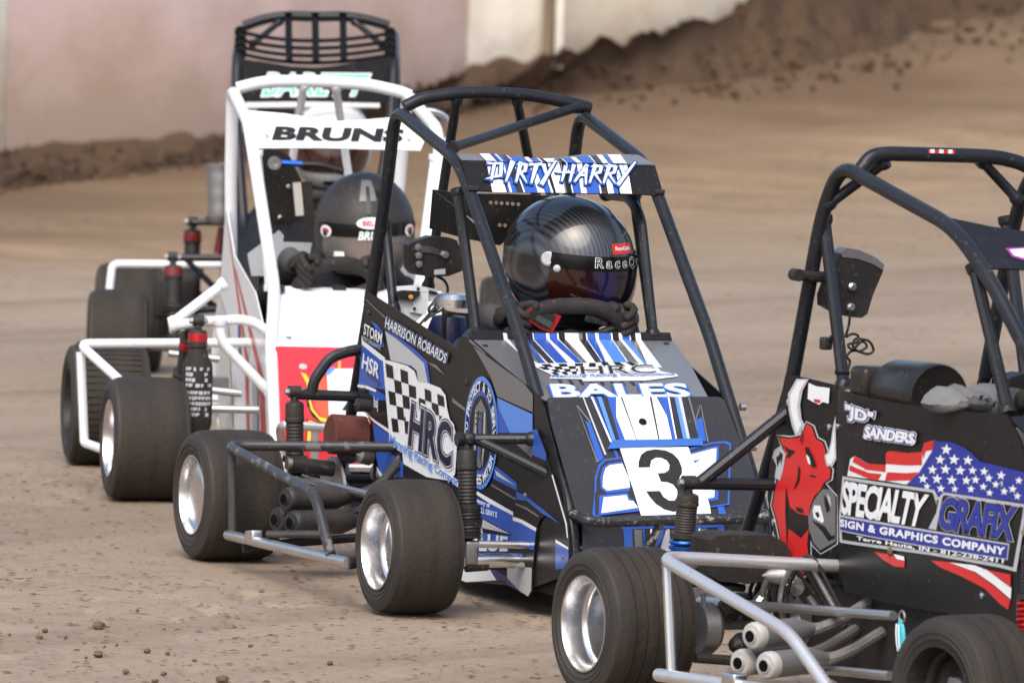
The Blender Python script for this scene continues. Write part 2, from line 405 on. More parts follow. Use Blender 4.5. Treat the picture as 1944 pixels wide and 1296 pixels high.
def soil(name, c1, c2, c3, scale=1.0, bump=0.6, strip=None):
    m = bpy.data.materials.new(name); m.use_nodes = True; nt = m.node_tree; b = nt.nodes['Principled BSDF']
    b.inputs['Roughness'].default_value = 0.93; b.inputs['Specular IOR Level'].default_value = 0.2
    tc = nt.nodes.new('ShaderNodeTexCoord')
    def nz(s, d, rough=0.6, mp=None):
        n = nt.nodes.new('ShaderNodeTexNoise'); n.inputs['Scale'].default_value = s; n.inputs['Detail'].default_value = d; n.inputs['Roughness'].default_value = rough
        if mp:
            q = nt.nodes.new('ShaderNodeMapping'); q.inputs['Scale'].default_value = mp; nt.links.new(tc.outputs['Object'], q.inputs['Vector']); nt.links.new(q.outputs[0], n.inputs['Vector'])
        else: nt.links.new(tc.outputs['Object'], n.inputs['Vector'])
        return n
    def rng(n, a, z, lo=0.0, hi=1.0):
        r = nt.nodes.new('ShaderNodeMapRange'); r.inputs[1].default_value = a; r.inputs[2].default_value = z; r.inputs[3].default_value = lo; r.inputs[4].default_value = hi
        nt.links.new(n.outputs['Fac'], r.inputs[0]); return r
    def mix(fac, A, B):
        x = nt.nodes.new('ShaderNodeMix'); x.data_type = 'RGBA'; nt.links.new(fac.outputs[0], x.inputs[0])
        for i, k in ((6, A), (7, B)):
            if isinstance(k, tuple): x.inputs[i].default_value = (*k, 1)
            else: nt.links.new(k.outputs[2], x.inputs[i])
        return x
    big = mix(rng(nz(0.22*scale, 5, 0.6, (0.45, 1.3, 1)), 0.35, 0.65), c1, c2)
    mid = mix(rng(nz(2.6*scale, 6, 0.7, (0.6, 1.6, 1)), 0.50, 0.72, 0, 0.55), big, c3)
    if strip:      # grooves and streaks worn along the racing line
        tm = nt.nodes.new('ShaderNodeMapping'); tm.vector_type = 'TEXTURE'; tm.inputs['Rotation'].default_value = (0, 0, math.radians(52)); tm.inputs['Scale'].default_value = (5.0, 0.5, 1); nt.links.new(tc.outputs['Object'], tm.inputs['Vector'])
        sn = nt.nodes.new('ShaderNodeTexNoise'); sn.inputs['Scale'].default_value = 1.1; sn.inputs['Detail'].default_value = 5; sn.inputs['Roughness'].default_value = 0.6; nt.links.new(tm.outputs[0], sn.inputs['Vector'])
        mid = mix(rng(sn, 0.50, 0.68, 0, 0.5), mid, tuple(k*0.78 for k in c3)); mid = mix(rng(sn, 0.46, 0.34, 0, 0.45), mid, tuple(k*1.14 for k in c1))
    if strip:      # loose browner soil thrown out towards the wall
        sp = nt.nodes.new('ShaderNodeSeparateXYZ'); nt.links.new(tc.outputs['Object'], sp.inputs[0])
        ax = nt.nodes.new('ShaderNodeMath'); ax.operation = 'MULTIPLY_ADD'; nt.links.new(sp.outputs['X'], ax.inputs[0]); ax.inputs[1].default_value = -1.38; nt.links.new(sp.outputs['Y'], ax.inputs[2])
        wv = nt.nodes.new('ShaderNodeMath'); wv.operation = 'MULTIPLY_ADD'; nt.links.new(nz(0.55, 6, 0.65, (0.5, 1.2, 1)).outputs['Fac'], wv.inputs[0]); wv.inputs[1].default_value = 6.5; nt.links.new(ax.outputs[0], wv.inputs[2])
        def band(a, z, hi):
            r = nt.nodes.new('ShaderNodeMapRange'); r.inputs[1].default_value = a; r.inputs[2].default_value = z; r.inputs[4].default_value = hi; nt.links.new(wv.outputs[0], r.inputs[0]); return r
        loose = mix(rng(nz(3.2, 7, 0.75, (0.5, 1.5, 1)), 0.40, 0.64), tuple(k*1.30 for k in strip[0]), tuple(k*0.74 for k in strip[0])); mid = mix(band(strip[2], strip[3], 0.9), mid, loose); mid = mix(band(strip[3], strip[4], 1.0), mid, strip[1])
    if strip:      # torn clay flakes, and the shade of small pits painted as dark colour
        pit_shade = nt.nodes.new('ShaderNodeMath'); pit_shade.operation = 'MULTIPLY'; nt.links.new(rng(nz(30, 2, 0.5), 0.635, 0.67, 0, 0.85).outputs[0], pit_shade.inputs[0]); nt.links.new(rng(nz(1.6, 3), 0.40, 0.56).outputs[0], pit_shade.inputs[1]); mid = mix(pit_shade, mid, (0.105, 0.060, 0.040))
    fine = mix(rng(nz(42*scale, 4, 0.7), 0.52, 0.70, 0, 0.38), mid, tuple(k*0.45 for k in c3))
    nt.links.new(fine.outputs[2], b.inputs['Base Color'])
    bp = nt.nodes.new('ShaderNodeBump'); bp.inputs['Strength'].default_value = bump; bp.inputs['Distance'].default_value = 0.008/scale
    nt.links.new(nz(55*scale, 6, 0.75).outputs['Fac'], bp.inputs['Height']); nt.links.new(bp.outputs[0], b.inputs['Normal'])
    MATS[name] = m
soil('track_clay', (0.312, 0.246, 0.186), (0.262, 0.206, 0.150), (0.200, 0.148, 0.097), 1.0, 0.5, strip=((0.245, 0.172, 0.102), (0.135, 0.088, 0.053), 33.6, 36.6, 39.2))
soil('berm_soil', (0.105, 0.066, 0.040), (0.080, 0.050, 0.031), (0.048, 0.030, 0.019), 2.2, 0.8)

def bank(y): return 0.6*np.clip((y-29)/9.5, 0, 1.12)**3          # the turn banks up towards the wall
def make_ground():
    xs = np.concatenate([-np.geomspace(400, 2.7, 26), np.arange(-2.6, 2.6, 0.0135), np.geomspace(2.7, 400, 26)])
    ys = np.concatenate([[-300, -120, -40, -10, 2, 8, 12, 14, 15.5, 16.4], np.arange(16.8, 23.0, 0.0145), np.arange(23.0, 42, 0.05), np.geomspace(42.2, 900, 40)])
    Xg, Yg = np.meshgrid(xs, ys); near = np.clip((26-Yg)/4, 0, 1)*np.clip((2.7-np.abs(Xg))/0.3, 0, 1)
    a = vnoise(Xg, Yg, 0.035, 1); b = vnoise(Xg, Yg*0.6, 0.09, 2); c = vnoise(Xg, Yg, 0.5, 3); d = vnoise(Xg, Yg*0.5, 0.06, 7)
    z = (a-0.5)*0.0028+(b-0.5)*0.0045+(c-0.5)*0.003
    patch = np.clip((vnoise(Xg, Yg, 0.8, 5)-0.35)*3, 0, 1)
    z -= np.clip(d-0.70, 0, 1)*0.085*patch                    # small pits in the worn clay
    z = z*near+(1-near)*(vnoise(Xg, Yg, 1.1, 4)-0.5)*0.02*np.clip((Yg-20)/8, 0, 1)*(np.abs(Yg) < 90)
    uu = Xg*0.616+Yg*0.788; vv = -Xg*0.788+Yg*0.616
    z = z+(vnoise(uu/7, vv, 0.42, 21)-0.5)*0.035*np.clip((Yg-26)/3, 0, 1)*(Yg < 60)+(vnoise(uu/4, vv, 0.16, 22)-0.5)*0.016*np.clip((Yg-26)/3, 0, 1)*(Yg < 60)
    z = z+bank(Yg)
    nx, ny = len(xs), len(ys); me = bpy.data.meshes.new('ground')
    co = np.stack([Xg, Yg, z-0.002], -1).reshape(-1, 3); idx = np.arange(nx*ny).reshape(ny, nx)
    f = np.stack([idx[:-1, :-1], idx[:-1, 1:], idx[1:, 1:], idx[1:, :-1]], -1).reshape(-1, 4)
    me.vertices.add(len(co)); me.vertices.foreach_set('co', co.astype(np.float32).ravel())
    me.loops.add(f.size); me.loops.foreach_set('vertex_index', f.ravel().astype(np.int32))
    me.polygons.add(len(f)); me.polygons.foreach_set('loop_start', np.arange(0, f.size, 4, dtype=np.int32))
    me.update(); me.validate(); me.polygons.foreach_set('use_smooth', [True]*len(f))
    me.materials.append(MATS['track_clay'])
    o = bpy.data.objects.new('ground', me); COL.objects.link(o); tag(o, 'packed tan clay of the dirt race track', None, kind='structure')
make_ground()

CREST = [(-2.4546,32.535,0.0809),(-2.1224,33.34,0.1072),(-1.7841,33.975,0.1362),(-1.4483,34.305,0.1711),(-1.0389,34.73,0.2367),(-0.6617,35.36,0.32),(-0.3646,35.805,0.3872),(-0.1997,36.205,0.4431),(0.1149,36.4,0.4836),(0.5107,36.895,0.5444),(0.9199,37.575,0.6412),(1.4487,38.35,0.772),(2.2143,39.27,0.958),(2.7892,40.005,1.043)]
TOE = [(-2.3758,31.54,0.0115),(-2.0625,32.46,0.029),(-1.7583,33.54,0.0655),(-1.4327,34.01,0.088),(-1.0334,34.67,0.1276),(-0.6575,35.38,0.1817),(-0.3617,35.99,0.239),(-0.1945,36.305,0.2728),(0.1217,36.495,0.2946),(0.5168,36.765,0.3276),(0.9187,37.095,0.3712),(1.4395,37.795,0.4761),(2.1904,38.6,0.6191),(2.7416,39.13,0.7275)]
def resample(P, n):
    P = [V(p) for p in P]; L = [0]
    for a, b in zip(P, P[1:]): L.append(L[-1]+(b-a).length)
    out = []
    for k in range(n):
        t = L[-1]*k/(n-1); i = 0
        while i < len(P)-2 and t > L[i+1]: i += 1
        out.append(P[i].lerp(P[i+1], (t-L[i])/(L[i+1]-L[i])))
    return out
def make_berm():
    n, m = 620, 70; A = resample(TOE, n); B = resample(CREST, n)
    vs = np.zeros((n, m, 3))
    for i in range(n):
        for j in range(m):
            t = j/(m-1)*1.06; p = A[i].lerp(B[i], t); vs[i, j] = (p.x, p.y, 0)
    t = np.linspace(0, 1.06, m)[None, :]
    x, y = vs[..., 0], vs[..., 1]
    px_ = np.linspace(0, 1, n)[:, None]; hh = 0.06+0.15*np.clip((px_-0.2)*2.2, 0, 1)
    prof = -0.035+0.045*np.clip(t*3.5, 0, 1)+np.clip(t, 0, 1)**1.6*hh
    env = np.clip(0.35+t*1.5, 0, 1)*(1-0.25*np.clip((t-0.9)*6, 0, 1))
    lump = np.maximum(vnoise(x, y, 0.24, 11), vnoise(x+9, y, 0.15, 12))
    z = prof+(0.45+0.55*hh/0.21)*env*((lump-0.55)*0.10+(vnoise(x, y, 0.85, 13)-0.45)*0.14+(vnoise(x, y, 0.09, 14)-0.5)*0.07+(vnoise(x, y, 0.045, 15)-0.5)*0.04)
    vs[..., 2] = np.maximum(z, -0.03)+bank(vs[..., 1])
    mb = MB(); mb.grid([[tuple(vs[i, j]) for j in range(m)] for i in range(n)])
    o = mb.build('dirt_berm', 'berm_soil', None, smooth=60)
    tag(o, 'loose dark brown dirt banked up along the wall', None, kind='structure')
    # loose clods spread over the foot of the berm
    rnd = random.Random(4); mb = MB()
    for k in range(2600):
        i = rnd.randrange(n); q = rnd.gauss(0.12, 0.38); p = A[i].lerp(B[i], q); q = min(1.0, q); j = min(m-1, max(0, int(q/1.06*(m-1))))
        r = 0.005+0.017*rnd.random()**3; zz = vs[i, j, 2] if q > 0 else float(bank(p.y))
        c = Vector((p.x+rnd.uniform(-.1, .1), p.y+rnd.uniform(-.1, .1), zz+r*0.3)); vv = []
        for d in ((1, 0, 0), (-1, 0, 0), (0, 1, 0), (0, -1, 0), (0, 0, 1), (0, 0, -1)): vv.append(c+V(d)*r*rnd.uniform(0.6, 1.25))
        mb.add(vv, [(0, 2, 4), (2, 1, 4), (1, 3, 4), (3, 0, 4), (2, 0, 5), (1, 2, 5), (3, 1, 5), (0, 3, 5)])
    tag(mb.build('berm_clods', 'berm_soil', None, smooth=0), 'crumbled dirt clods scattered over the foot of the berm', None, kind='stuff')
make_berm()

def paint(name, col, stain, amt):
    m = bpy.data.materials.new(name); m.use_nodes = True; nt = m.node_tree; b = nt.nodes['Principled BSDF']; b.inputs['Roughness'].default_value = 0.7
    tc = nt.nodes.new('ShaderNodeTexCoord'); mp = nt.nodes.new('ShaderNodeMapping'); mp.inputs['Scale'].default_value = (0.7, 0.7, 1.6); nt.links.new(tc.outputs['Object'], mp.inputs['Vector'])
    n = nt.nodes.new('ShaderNodeTexNoise'); n.inputs['Scale'].default_value = 1.6; n.inputs['Detail'].default_value = 9; n.inputs['Roughness'].default_value = 0.62; nt.links.new(mp.outputs[0], n.inputs['Vector'])
    r = nt.nodes.new('ShaderNodeMapRange'); r.inputs[1].default_value = 0.42; r.inputs[2].default_value = 0.72; r.inputs[4].default_value = amt; nt.links.new(n.outputs['Fac'], r.inputs[0])
    x = nt.nodes.new('ShaderNodeMix'); x.data_type = 'RGBA'; x.inputs[6].default_value = (*col, 1); x.inputs[7].default_value = (*stain, 1); nt.links.new(r.outputs[0], x.inputs[0]); 
    sp = nt.nodes.new('ShaderNodeSeparateXYZ'); nt.links.new(tc.outputs['Object'], sp.inputs[0])
    n2 = nt.nodes.new('ShaderNodeTexNoise'); n2.inputs['Scale'].default_value = 3.2; n2.inputs['Detail'].default_value = 7; n2.inputs['Roughness'].default_value = 0.7; nt.links.new(tc.outputs['Object'], n2.inputs['Vector'])
    a = nt.nodes.new('ShaderNodeMath'); a.operation = 'MULTIPLY_ADD'; nt.links.new(n2.outputs['Fac'], a.inputs[0]); a.inputs[1].default_value = -1.0; nt.links.new(sp.outputs['Z'], a.inputs[2])
    q = nt.nodes.new('ShaderNodeMapRange'); q.inputs[1].default_value = 0.22; q.inputs[2].default_value = -0.22; q.inputs[4].default_value = 0.7; nt.links.new(a.outputs[0], q.inputs[0])
    y = nt.nodes.new('ShaderNodeMix'); y.data_type = 'RGBA'; nt.links.new(q.outputs[0], y.inputs[0]); nt.links.new(x.outputs[2], y.inputs[6]); y.inputs[7].default_value = (0.36, 0.25, 0.16, 1)
    nt.links.new(y.outputs[2], b.inputs['Base Color'])
    MATS[name] = m
paint('wall_pink', (0.67, 0.51, 0.475), (0.62, 0.44, 0.35), 0.85)
paint('wall_white', (0.86, 0.83, 0.73), (0.78, 0.66, 0.48), 0.75)
paint('wall_cream', (0.84, 0.74, 0.58), (0.68, 0.50, 0.33), 0.9)
paint('wall_grey', (0.20, 0.21, 0.26), (0.2, 0.17, 0.14), 0.6)
paint('wall_wood', (0.20, 0.155, 0.10), (0.12, 0.09, 0.06), 0.6)

WALLPTS = [(-2.4701,32.735,0.0815),(-1.793,34.105,0.1381),(-1.4214,34.53,0.1827),(-1.0463,34.955,0.246),(-0.6668,35.59,0.3323),(-0.203,36.355,0.4502),(0.1109,36.56,0.4924),(0.5124,37.07,0.5578),(0.923,37.73,0.6556),(1.1537,38.055,0.7096),(2.9111,41.77,1.033)]
def wall_section(pts, name, m, label, h=1.3, t=0.18):
    P = [V((p[0], p[1], 0)) for p in pts]
    mb = MB(); front = []; back = []
    for i, p in enumerate(P):
        d = (P[min(i+1, len(P)-1)]-P[max(i-1, 0)]).normalized(); n = Vector((-d.y, d.x, 0)); front.append(p); back.append(p+n*t)
    outline = front+back[::-1]
    top = [V((p.x, p.y, h+float(bank(front[min(i, 2*len(P)-1-i)].y)))) for i, p in enumerate(outline)]; low = [V((p.x, p.y, -0.3)) for p in outline]; k = len(outline)
    mb.add(top+low, [tuple(range(k))]+[tuple(range(2*k-1, k-1, -1))]+[(i, k+i, k+(i+1) % k, (i+1) % k) for i in range(k)])
    o = mb.build(name, m, None, smooth=20); tag(o, label, 'wall'); return o
def lerp2(a, b, t): return tuple(a[i]*(1-t)+b[i]*t for i in range(3))
w = WALLPTS
wall_section([w[0], lerp2(w[0], w[1], 0.996)], 'track_wall', 'wall_white', 'white end of the track wall at the far left edge')
wall_section([w[1], w[2], w[3], w[4], lerp2(w[4], w[5], 0.997)], 'track_wall', 'wall_pink', 'dusty mauve painted concrete wall behind the rearmost car')
wall_section([w[5], lerp2(w[5], w[6], 0.98)], 'track_wall', 'wall_white', 'whitish wall panel between the mauve wall and the post')
wall_section([lerp2(w[6], w[7], 0.06), w[7], w[8]], 'track_wall', 'wall_cream', 'cream tan wall right of the post above the berm')
wall_section([lerp2(w[8], w[9], 0.04), w[9], w[10]], 'track_wall', 'wall_grey', 'bluish grey wall end at the top behind the tall berm')
mb = MB(); pw = V((w[6][0], w[6][1], 0)); mb.box(pw+V((-0.02, -0.06, 1.20)), (0.035, 0.05, 1.60), None, 0.004)
po = mb.build('wall_post', 'wall_wood', None); tag(po, 'slim brown post standing against the pale wall', 'post')
MB().box(pw+V((0.025, -0.05, 1.20)), (0.03, 0.03, 1.58), None, 0.004).build('post_cover', 'wall_white', po)

# ------------------------------------------------------------------ clods and crumbs on the track
def clod(p, r, seed, label, group=None):
    rnd = random.Random(seed); bm = bmesh.new(); bmesh.ops.create_icosphere(bm, subdivisions=2, radius=1)
    sx, sy, sz = rnd.uniform(0.9, 1.5), rnd.uniform(0.8, 1.2), rnd.uniform(0.6, 0.9)
    ph = [rnd.uniform(0, 6) for _ in range(6)]
    for v in bm.verts:
        c = v.co; k = 1+0.14*math.sin(3.1*c.x+ph[0])*math.cos(2.7*c.y+ph[1])+0.12*math.sin(5*c.z+ph[2]+3*c.x)+rnd.uniform(-.07, .07)
        v.co = Vector((c.x*sx, c.y*sy, c.z*sz))*k*r
    me = bpy.data.meshes.new('dirt_clod'); bm.to_mesh(me); bm.free(); me.materials.append(MATS['clod_soil'])
    o = bpy.data.objects.new('dirt_clod', me); COL.objects.link(o); o.location = (p[0], p[1], sz*r*0.72); o.rotation_euler = (0, 0, rnd.uniform(0, 3)); tag(o, label, 'dirt clod', group)
soil('clod_soil', (0.17, 0.115, 0.075), (0.14, 0.095, 0.06), (0.09, 0.06, 0.04), 6.0, 1.0)
CL = [((-0.8027,19.4184),0.0114),((-0.7795,18.8812),0.0091),((-0.7406,19.788),0.005),((-0.9043,19.3075),0.0054),((-0.9095,19.1918),0.0054),((-0.7141,18.5918),0.006),((-0.6419,18.5852),0.0067),((-0.6891,18.9856),0.006),((-0.7526,19.0951),0.0037),((-0.3304,18.8811),0.006),((-0.6534,18.4533),0.0064),((-0.5258,18.4748),0.0121),((-0.9694,19.2218),0.004),((-0.8588,19.2071),0.004),((-0.6486,18.9605),0.0047),((-0.4926,19.1629),0.0044),((-0.8013,18.8421),0.003),((-0.7753,19.0601),0.003),((-0.5922,18.8547),0.004),((-0.6726,19.4435),0.003)]
for k, (p, r) in enumerate(CL):
    if k == 0: clod(p, r, 5, 'largest flat dirt clod on the track at the lower left')
    elif k == 1: clod(p, r, 6, 'round dirt clod just below the largest flat one on the track')
    elif k == 11: clod(p, r, 7, 'wide dirt clod at the bottom edge of the photo')
    else: clod(p, r, 20+k, 'small dirt clod lying loose on the track at the lower left', 'small dirt clods on the track')
def make_crumbs():
    rnd = random.Random(9); mb = MB()
    for k in range(6500):
        y = 16.9+6.3*rnd.random()**1.15; x = rnd.uniform(-1.25, 1.0)*y/17
        r = 0.0016+0.0050*rnd.random()**3; a = rnd.uniform(0, 3.14); c = Vector((x, y, 0.001)); vv = []
        for q in range(5):
            b = a+q*1.2566; s = r*rnd.uniform(0.6, 1.4); vv.append(c+Vector((math.cos(b)*s*1.5, math.sin(b)*s, 0)))
        vv.append(c+Vector((rnd.uniform(-.3, .3)*r, rnd.uniform(-.3, .3)*r, r*rnd.uniform(0.25, 0.6))))
        mb.add(vv, [(q, (q+1) % 5, 5) for q in range(5)])
    tag(mb.build('dirt_crumbs', 'clod_soil', None, smooth=0), 'tiny dark dirt crumbs strewn over the track', None, kind='stuff')
make_crumbs()

# ------------------------------------------------------------------ parts shared by all cars
def wheel(car, c, R, W, rim, yaw=0.0, side=-1, grooves=0, dish=0.62, cover=False, dark=False, blocks=False, seed=0):
    """c: wheel centre; side -1 = right-hand wheel (outer face towards -y)"""
    root = MB().lathe((0, 0, 0), (0, side, 0), [(-W*0.32, 0.035), (W*(dish-0.5)+0.012, 0.03), (W*(dish-0.5)+0.014, 0.0)], 16).build('wheel', 'dull_metal', car)
    root.matrix_local = Matrix.Translation(V(c)) @ Matrix.Rotation(yaw, 4, 'Z') @ Matrix.Rotation(0.7+seed, 4, 'Y')
    hw = W/2; prof = []; n = 64
    half = [(hw*0.80, rim*1.00), (hw*0.93, rim*1.03), (hw*0.975, rim+(R-rim)*0.22), (hw*0.975+0.0016, rim+(R-rim)*0.235), (hw*0.975+0.0016, rim+(R-rim)*0.275), (hw*0.982, rim+(R-rim)*0.29), (hw*0.995, rim+(R-rim)*0.42), (hw*0.998+0.0014, rim+(R-rim)*0.435), (hw*0.998+0.0014, rim+(R-rim)*0.465), (hw*1.0, rim+(R-rim)*0.48), (hw*1.0, rim+(R-rim)*0.5), (hw*0.985, rim+(R-rim)*0.68), (hw*0.93, rim+(R-rim)*0.86), (hw*0.86, R-0.0065), (hw*0.77, R-0.0022), (hw*0.70, R-0.001)]
    tread = []
    if grooves:
        for k in range(grooves):
            y = hw*0.66*(1-2*(k+0.5)/grooves); tread += [(y+0.0016, R), (y+0.0008, R-0.0028), (y-0.0008, R-0.0028), (y-0.0016, R)]
    else: tread = [(hw*0.35, R+0.0005), (0, R+0.001), (-hw*0.35, R+0.0005)]
    prof = half+tread+[(-y, r) for y, r in half[::-1]]
    mb = MB(); mb.lathe((0, 0, 0), (0, 1, 0), prof, n)
    k1 = len(half)-3
    for i in range(len(prof)-1):
        tr = i >= k1 and i < len(prof)-1-k1
        for j in range(n): mb.m[i*n+j] = 0 if tr else 1
    mb.f = mb.f[:(len(prof)-1)*n]; mb.m = mb.m[:len(mb.f)]
    if blocks:
        for j in range(54):
            a = 2*math.pi*j/54
            for q in (-0.62, -0.2, 0.2, 0.62):
                u = Vector((math.cos(a), 0, math.sin(a))); M3 = Matrix((Vector((-u.z, 0, u.x)), Vector((0, 1, 0)), u)).transposed()
                mb.cur = 0; mb.box(u*(R+0.0002)+V((0, q*hw*0.88, 0)), (0.0125, hw*0.36, 0.0045), M3)
    mb.build('tyre', ['tread', 'sidewall'], root, smooth=40)
    lip = rim*1.0
    mb = MB(); w2 = hw*0.86
    mb.lathe((0, 0, 0), (0, side, 0), [(w2-0.004, lip*1.02), (w2+0.004, lip*1.035), (w2+0.010, lip*1.02), (w2+0.010, lip*0.985), (w2+0.003, lip*0.955), (w2-0.010, lip*0.925), (w2-0.030, lip*0.915), (w2-0.034, lip*0.84), (w2-0.040, lip*0.825),
                                       (-w2+0.03, lip*0.82), (-w2+0.01, lip*0.94), (-w2-0.006, lip*1.02)], 48)
    mb.f = mb.f[:11*48]; mb.m = mb.m[:len(mb.f)]
    mb.build('rim', 'black_plastic' if dark else 'polished', root, smooth=50)
    d = W*(dish-0.5)
    if cover: MB().lathe((0, 0, 0), (0, side, 0), [(w2-0.012, lip*0.925), (w2-0.004, lip*0.80), (w2-0.001, lip*0.4), (w2, 0.0)], 40).build('wheel_cover', 'polished', root, smooth=60)
    else:
        MB().lathe((0, 0, 0), (0, side, 0), [(d-0.004, lip*0.83), (d, lip*0.80), (d+0.006, lip*0.62), (d-0.004, lip*0.50), (d-0.004, 0.0)], 40).build('wheel_disc', 'black_plastic' if dark else 'polished', root, smooth=40)
        for k in range(4):
            a = math.pi/2*k+0.4; MB().lathe((math.cos(a)*0.033, side*(d-0.006), math.sin(a)*0.033), (0, side, 0), [(0, 0.008), (0.010, 0.008), (0.012, 0.004), (0.012, 0.0)], 6).build('lug_nut', 'dull_metal', root)
    return root

def shock(car, top, bot, spring='black_plastic', body='satin_black', band=None, r=0.024, coils=7, split=0.52):
    """coil-over damper from upper eye to lower eye"""
    a, b = V(top), V(bot); ax = (b-a).normalized(); L = (b-a).length
    mb = MB(); h1 = L*split
    mb.lathe(a, ax, [(0.020, r*0.45), (0.024, r*0.92), (0.030, r), (h1*0.40, r), (h1*0.41, r*1.05), (h1*0.46, r*1.05), (h1*0.47, r)]+[(h1*(0.5+0.5*k/18), r*(0.97 if k % 2 else 0.90)) for k in range(19)]+[(h1+0.002, r*1.32), (h1+0.010, r*1.32), (h1+0.011, r*0.5), (L-0.02, r*0.5), (L-0.012, r*0.55)], 20)
    mb.rod(a-V((0, 0.013, 0)), a+V((0, 0.013, 0)), 0.013, 14); mb.rod(b-V((0, 0.012, 0)), b+V((0, 0.012, 0)), 0.012, 14)
    mb.rod(a, a+ax*0.026, 0.009); mb.rod(b-ax*0.03, b, 0.009)
    o = mb.build('shock_absorber', body, car)
    u = ax.orthogonal().normalized(); w = ax.cross(u); n = coils*14; h0, h2 = h1+0.010, L-0.026; path = []
    for k in range(n+1):
        t = k/n; an = 2*math.pi*coils*t; path.append(a+ax*(h0+(h2-h0)*t)+(u*math.cos(an)+w*math.sin(an))*r*1.18)
    MB().tube(path, 0.0042, 6).build('spring', spring, o)
    MB().lathe(a, ax, [(h2, r*0.5), (h2+0.001, r*1.3), (h2+0.006, r*1.3), (h2+0.007, r*0.5)], 20).build('spring_perch', body, o)
    if band: MB().lathe(a, ax, [(0.03, r*1.01), (0.031, r*1.05), (0.049, r*1.05), (0.05, r*1.01)], 20).build('band', band, o)
    MB().lathe(a+V((0, -0.022, 0)), (0, 1, 0), [(0, 0.006), (0.006, 0.008), (0.038, 0.008), (0.044, 0.006)], 6).build('bolt', 'dull_metal', o)
    return o

def muffler(car, out, back, r, body, cap):
    a, b = V(out), V(back); ax = (b-a).normalized(); L = (b-a).length
    o = MB().lathe(a, ax, [(0.006, r*0.80), (0.008, r*0.98), (0.012, r), (L-0.02, r), (L-0.004, r*0.8), (L+0.03, r*0.45), (L+0.05, r*0.42)], 28).build('muffler', body, car)
    MB().lathe(a, ax, [(-0.004, r*0.40), (-0.004, r*0.52), (0.000, r*0.56), (0.001, r*0.86), (0.004, r*0.97), (0.010, r*1.03), (0.020, r*1.03), (0.021, r*1.0)], 28).build('end_cap', cap, o)
    MB().lathe(a, ax, [(-0.0045, 0.0), (-0.0045, r*0.44)], 20).build('outlet', 'hole_black', o)
    return o

def ball(r, n=24, m=16):
    vs = []; fs = []
    for i in range(m+1):
        th = math.pi*i/m
        for j in range(n): vs.append((r*math.sin(th)*math.cos(2*math.pi*j/n), r*math.sin(th)*math.sin(2*math.pi*j/n), r*math.cos(th)))
    for i in range(m):
        for j in range(n): fs.append((i*n+j, (i+1)*n+j, (i+1)*n+(j+1) % n, i*n+(j+1) % n))
    return vs, fs

def helmet_point(az, el, a=0.150, b=0.126, c=0.134):
    """full-face helmet shell; az 0 = front, el in radians; returns point in head frame (x front, y left, z up)"""
    ce = math.cos(el); x = math.copysign(abs(math.cos(az))**0.92, math.cos(az))*ce; y = math.sin(az)*ce; z = math.sin(el)
    fr = max(0.0, math.cos(az))
    k = 1.0
    if z < 0:
        k += (-z)**1.3*0.42*fr**1.2                      # chin bar pushed forward
        zz = z*(1.04 if fr > 0 else 0.98)
    else: zz = z
    px = x*a*k*(1.03 if x > 0 else 0.98); py = y*b*(1+0.10*max(0, -z)*ce)
    low = max(0.0, -z-0.35)
    py *= 1-0.10*low; return Vector((px, py, zz*c*(1.0 if z > 0 else 1.10)))
def helmet_patch(az0, az1, el0, el1, lift, nu=30, nv=14, arch=0.0, rnd=0.0):
    rows = []
    for i in range(nv+1):
        row = []
        for j in range(nu+1):
            u = j/nu*2-1; v = i/nv
            e0, e1 = el0, el1
            if rnd: sh = max(0, abs(u)-(1-rnd))/rnd; sh = 1-math.sqrt(max(0, 1-sh*sh)); mid = (el0+el1)/2; e0 = el0+(mid-el0)*sh*0.9; e1 = el1+(mid-el1)*sh*0.9
            az = (az0+az1)/2+(az1-az0)/2*u; el = e0+(e1-e0)*v+arch*(1-u*u); p = helmet_point(az, el)
            row.append(p+p.normalized()*lift)
        rows.append(row)
    return rows
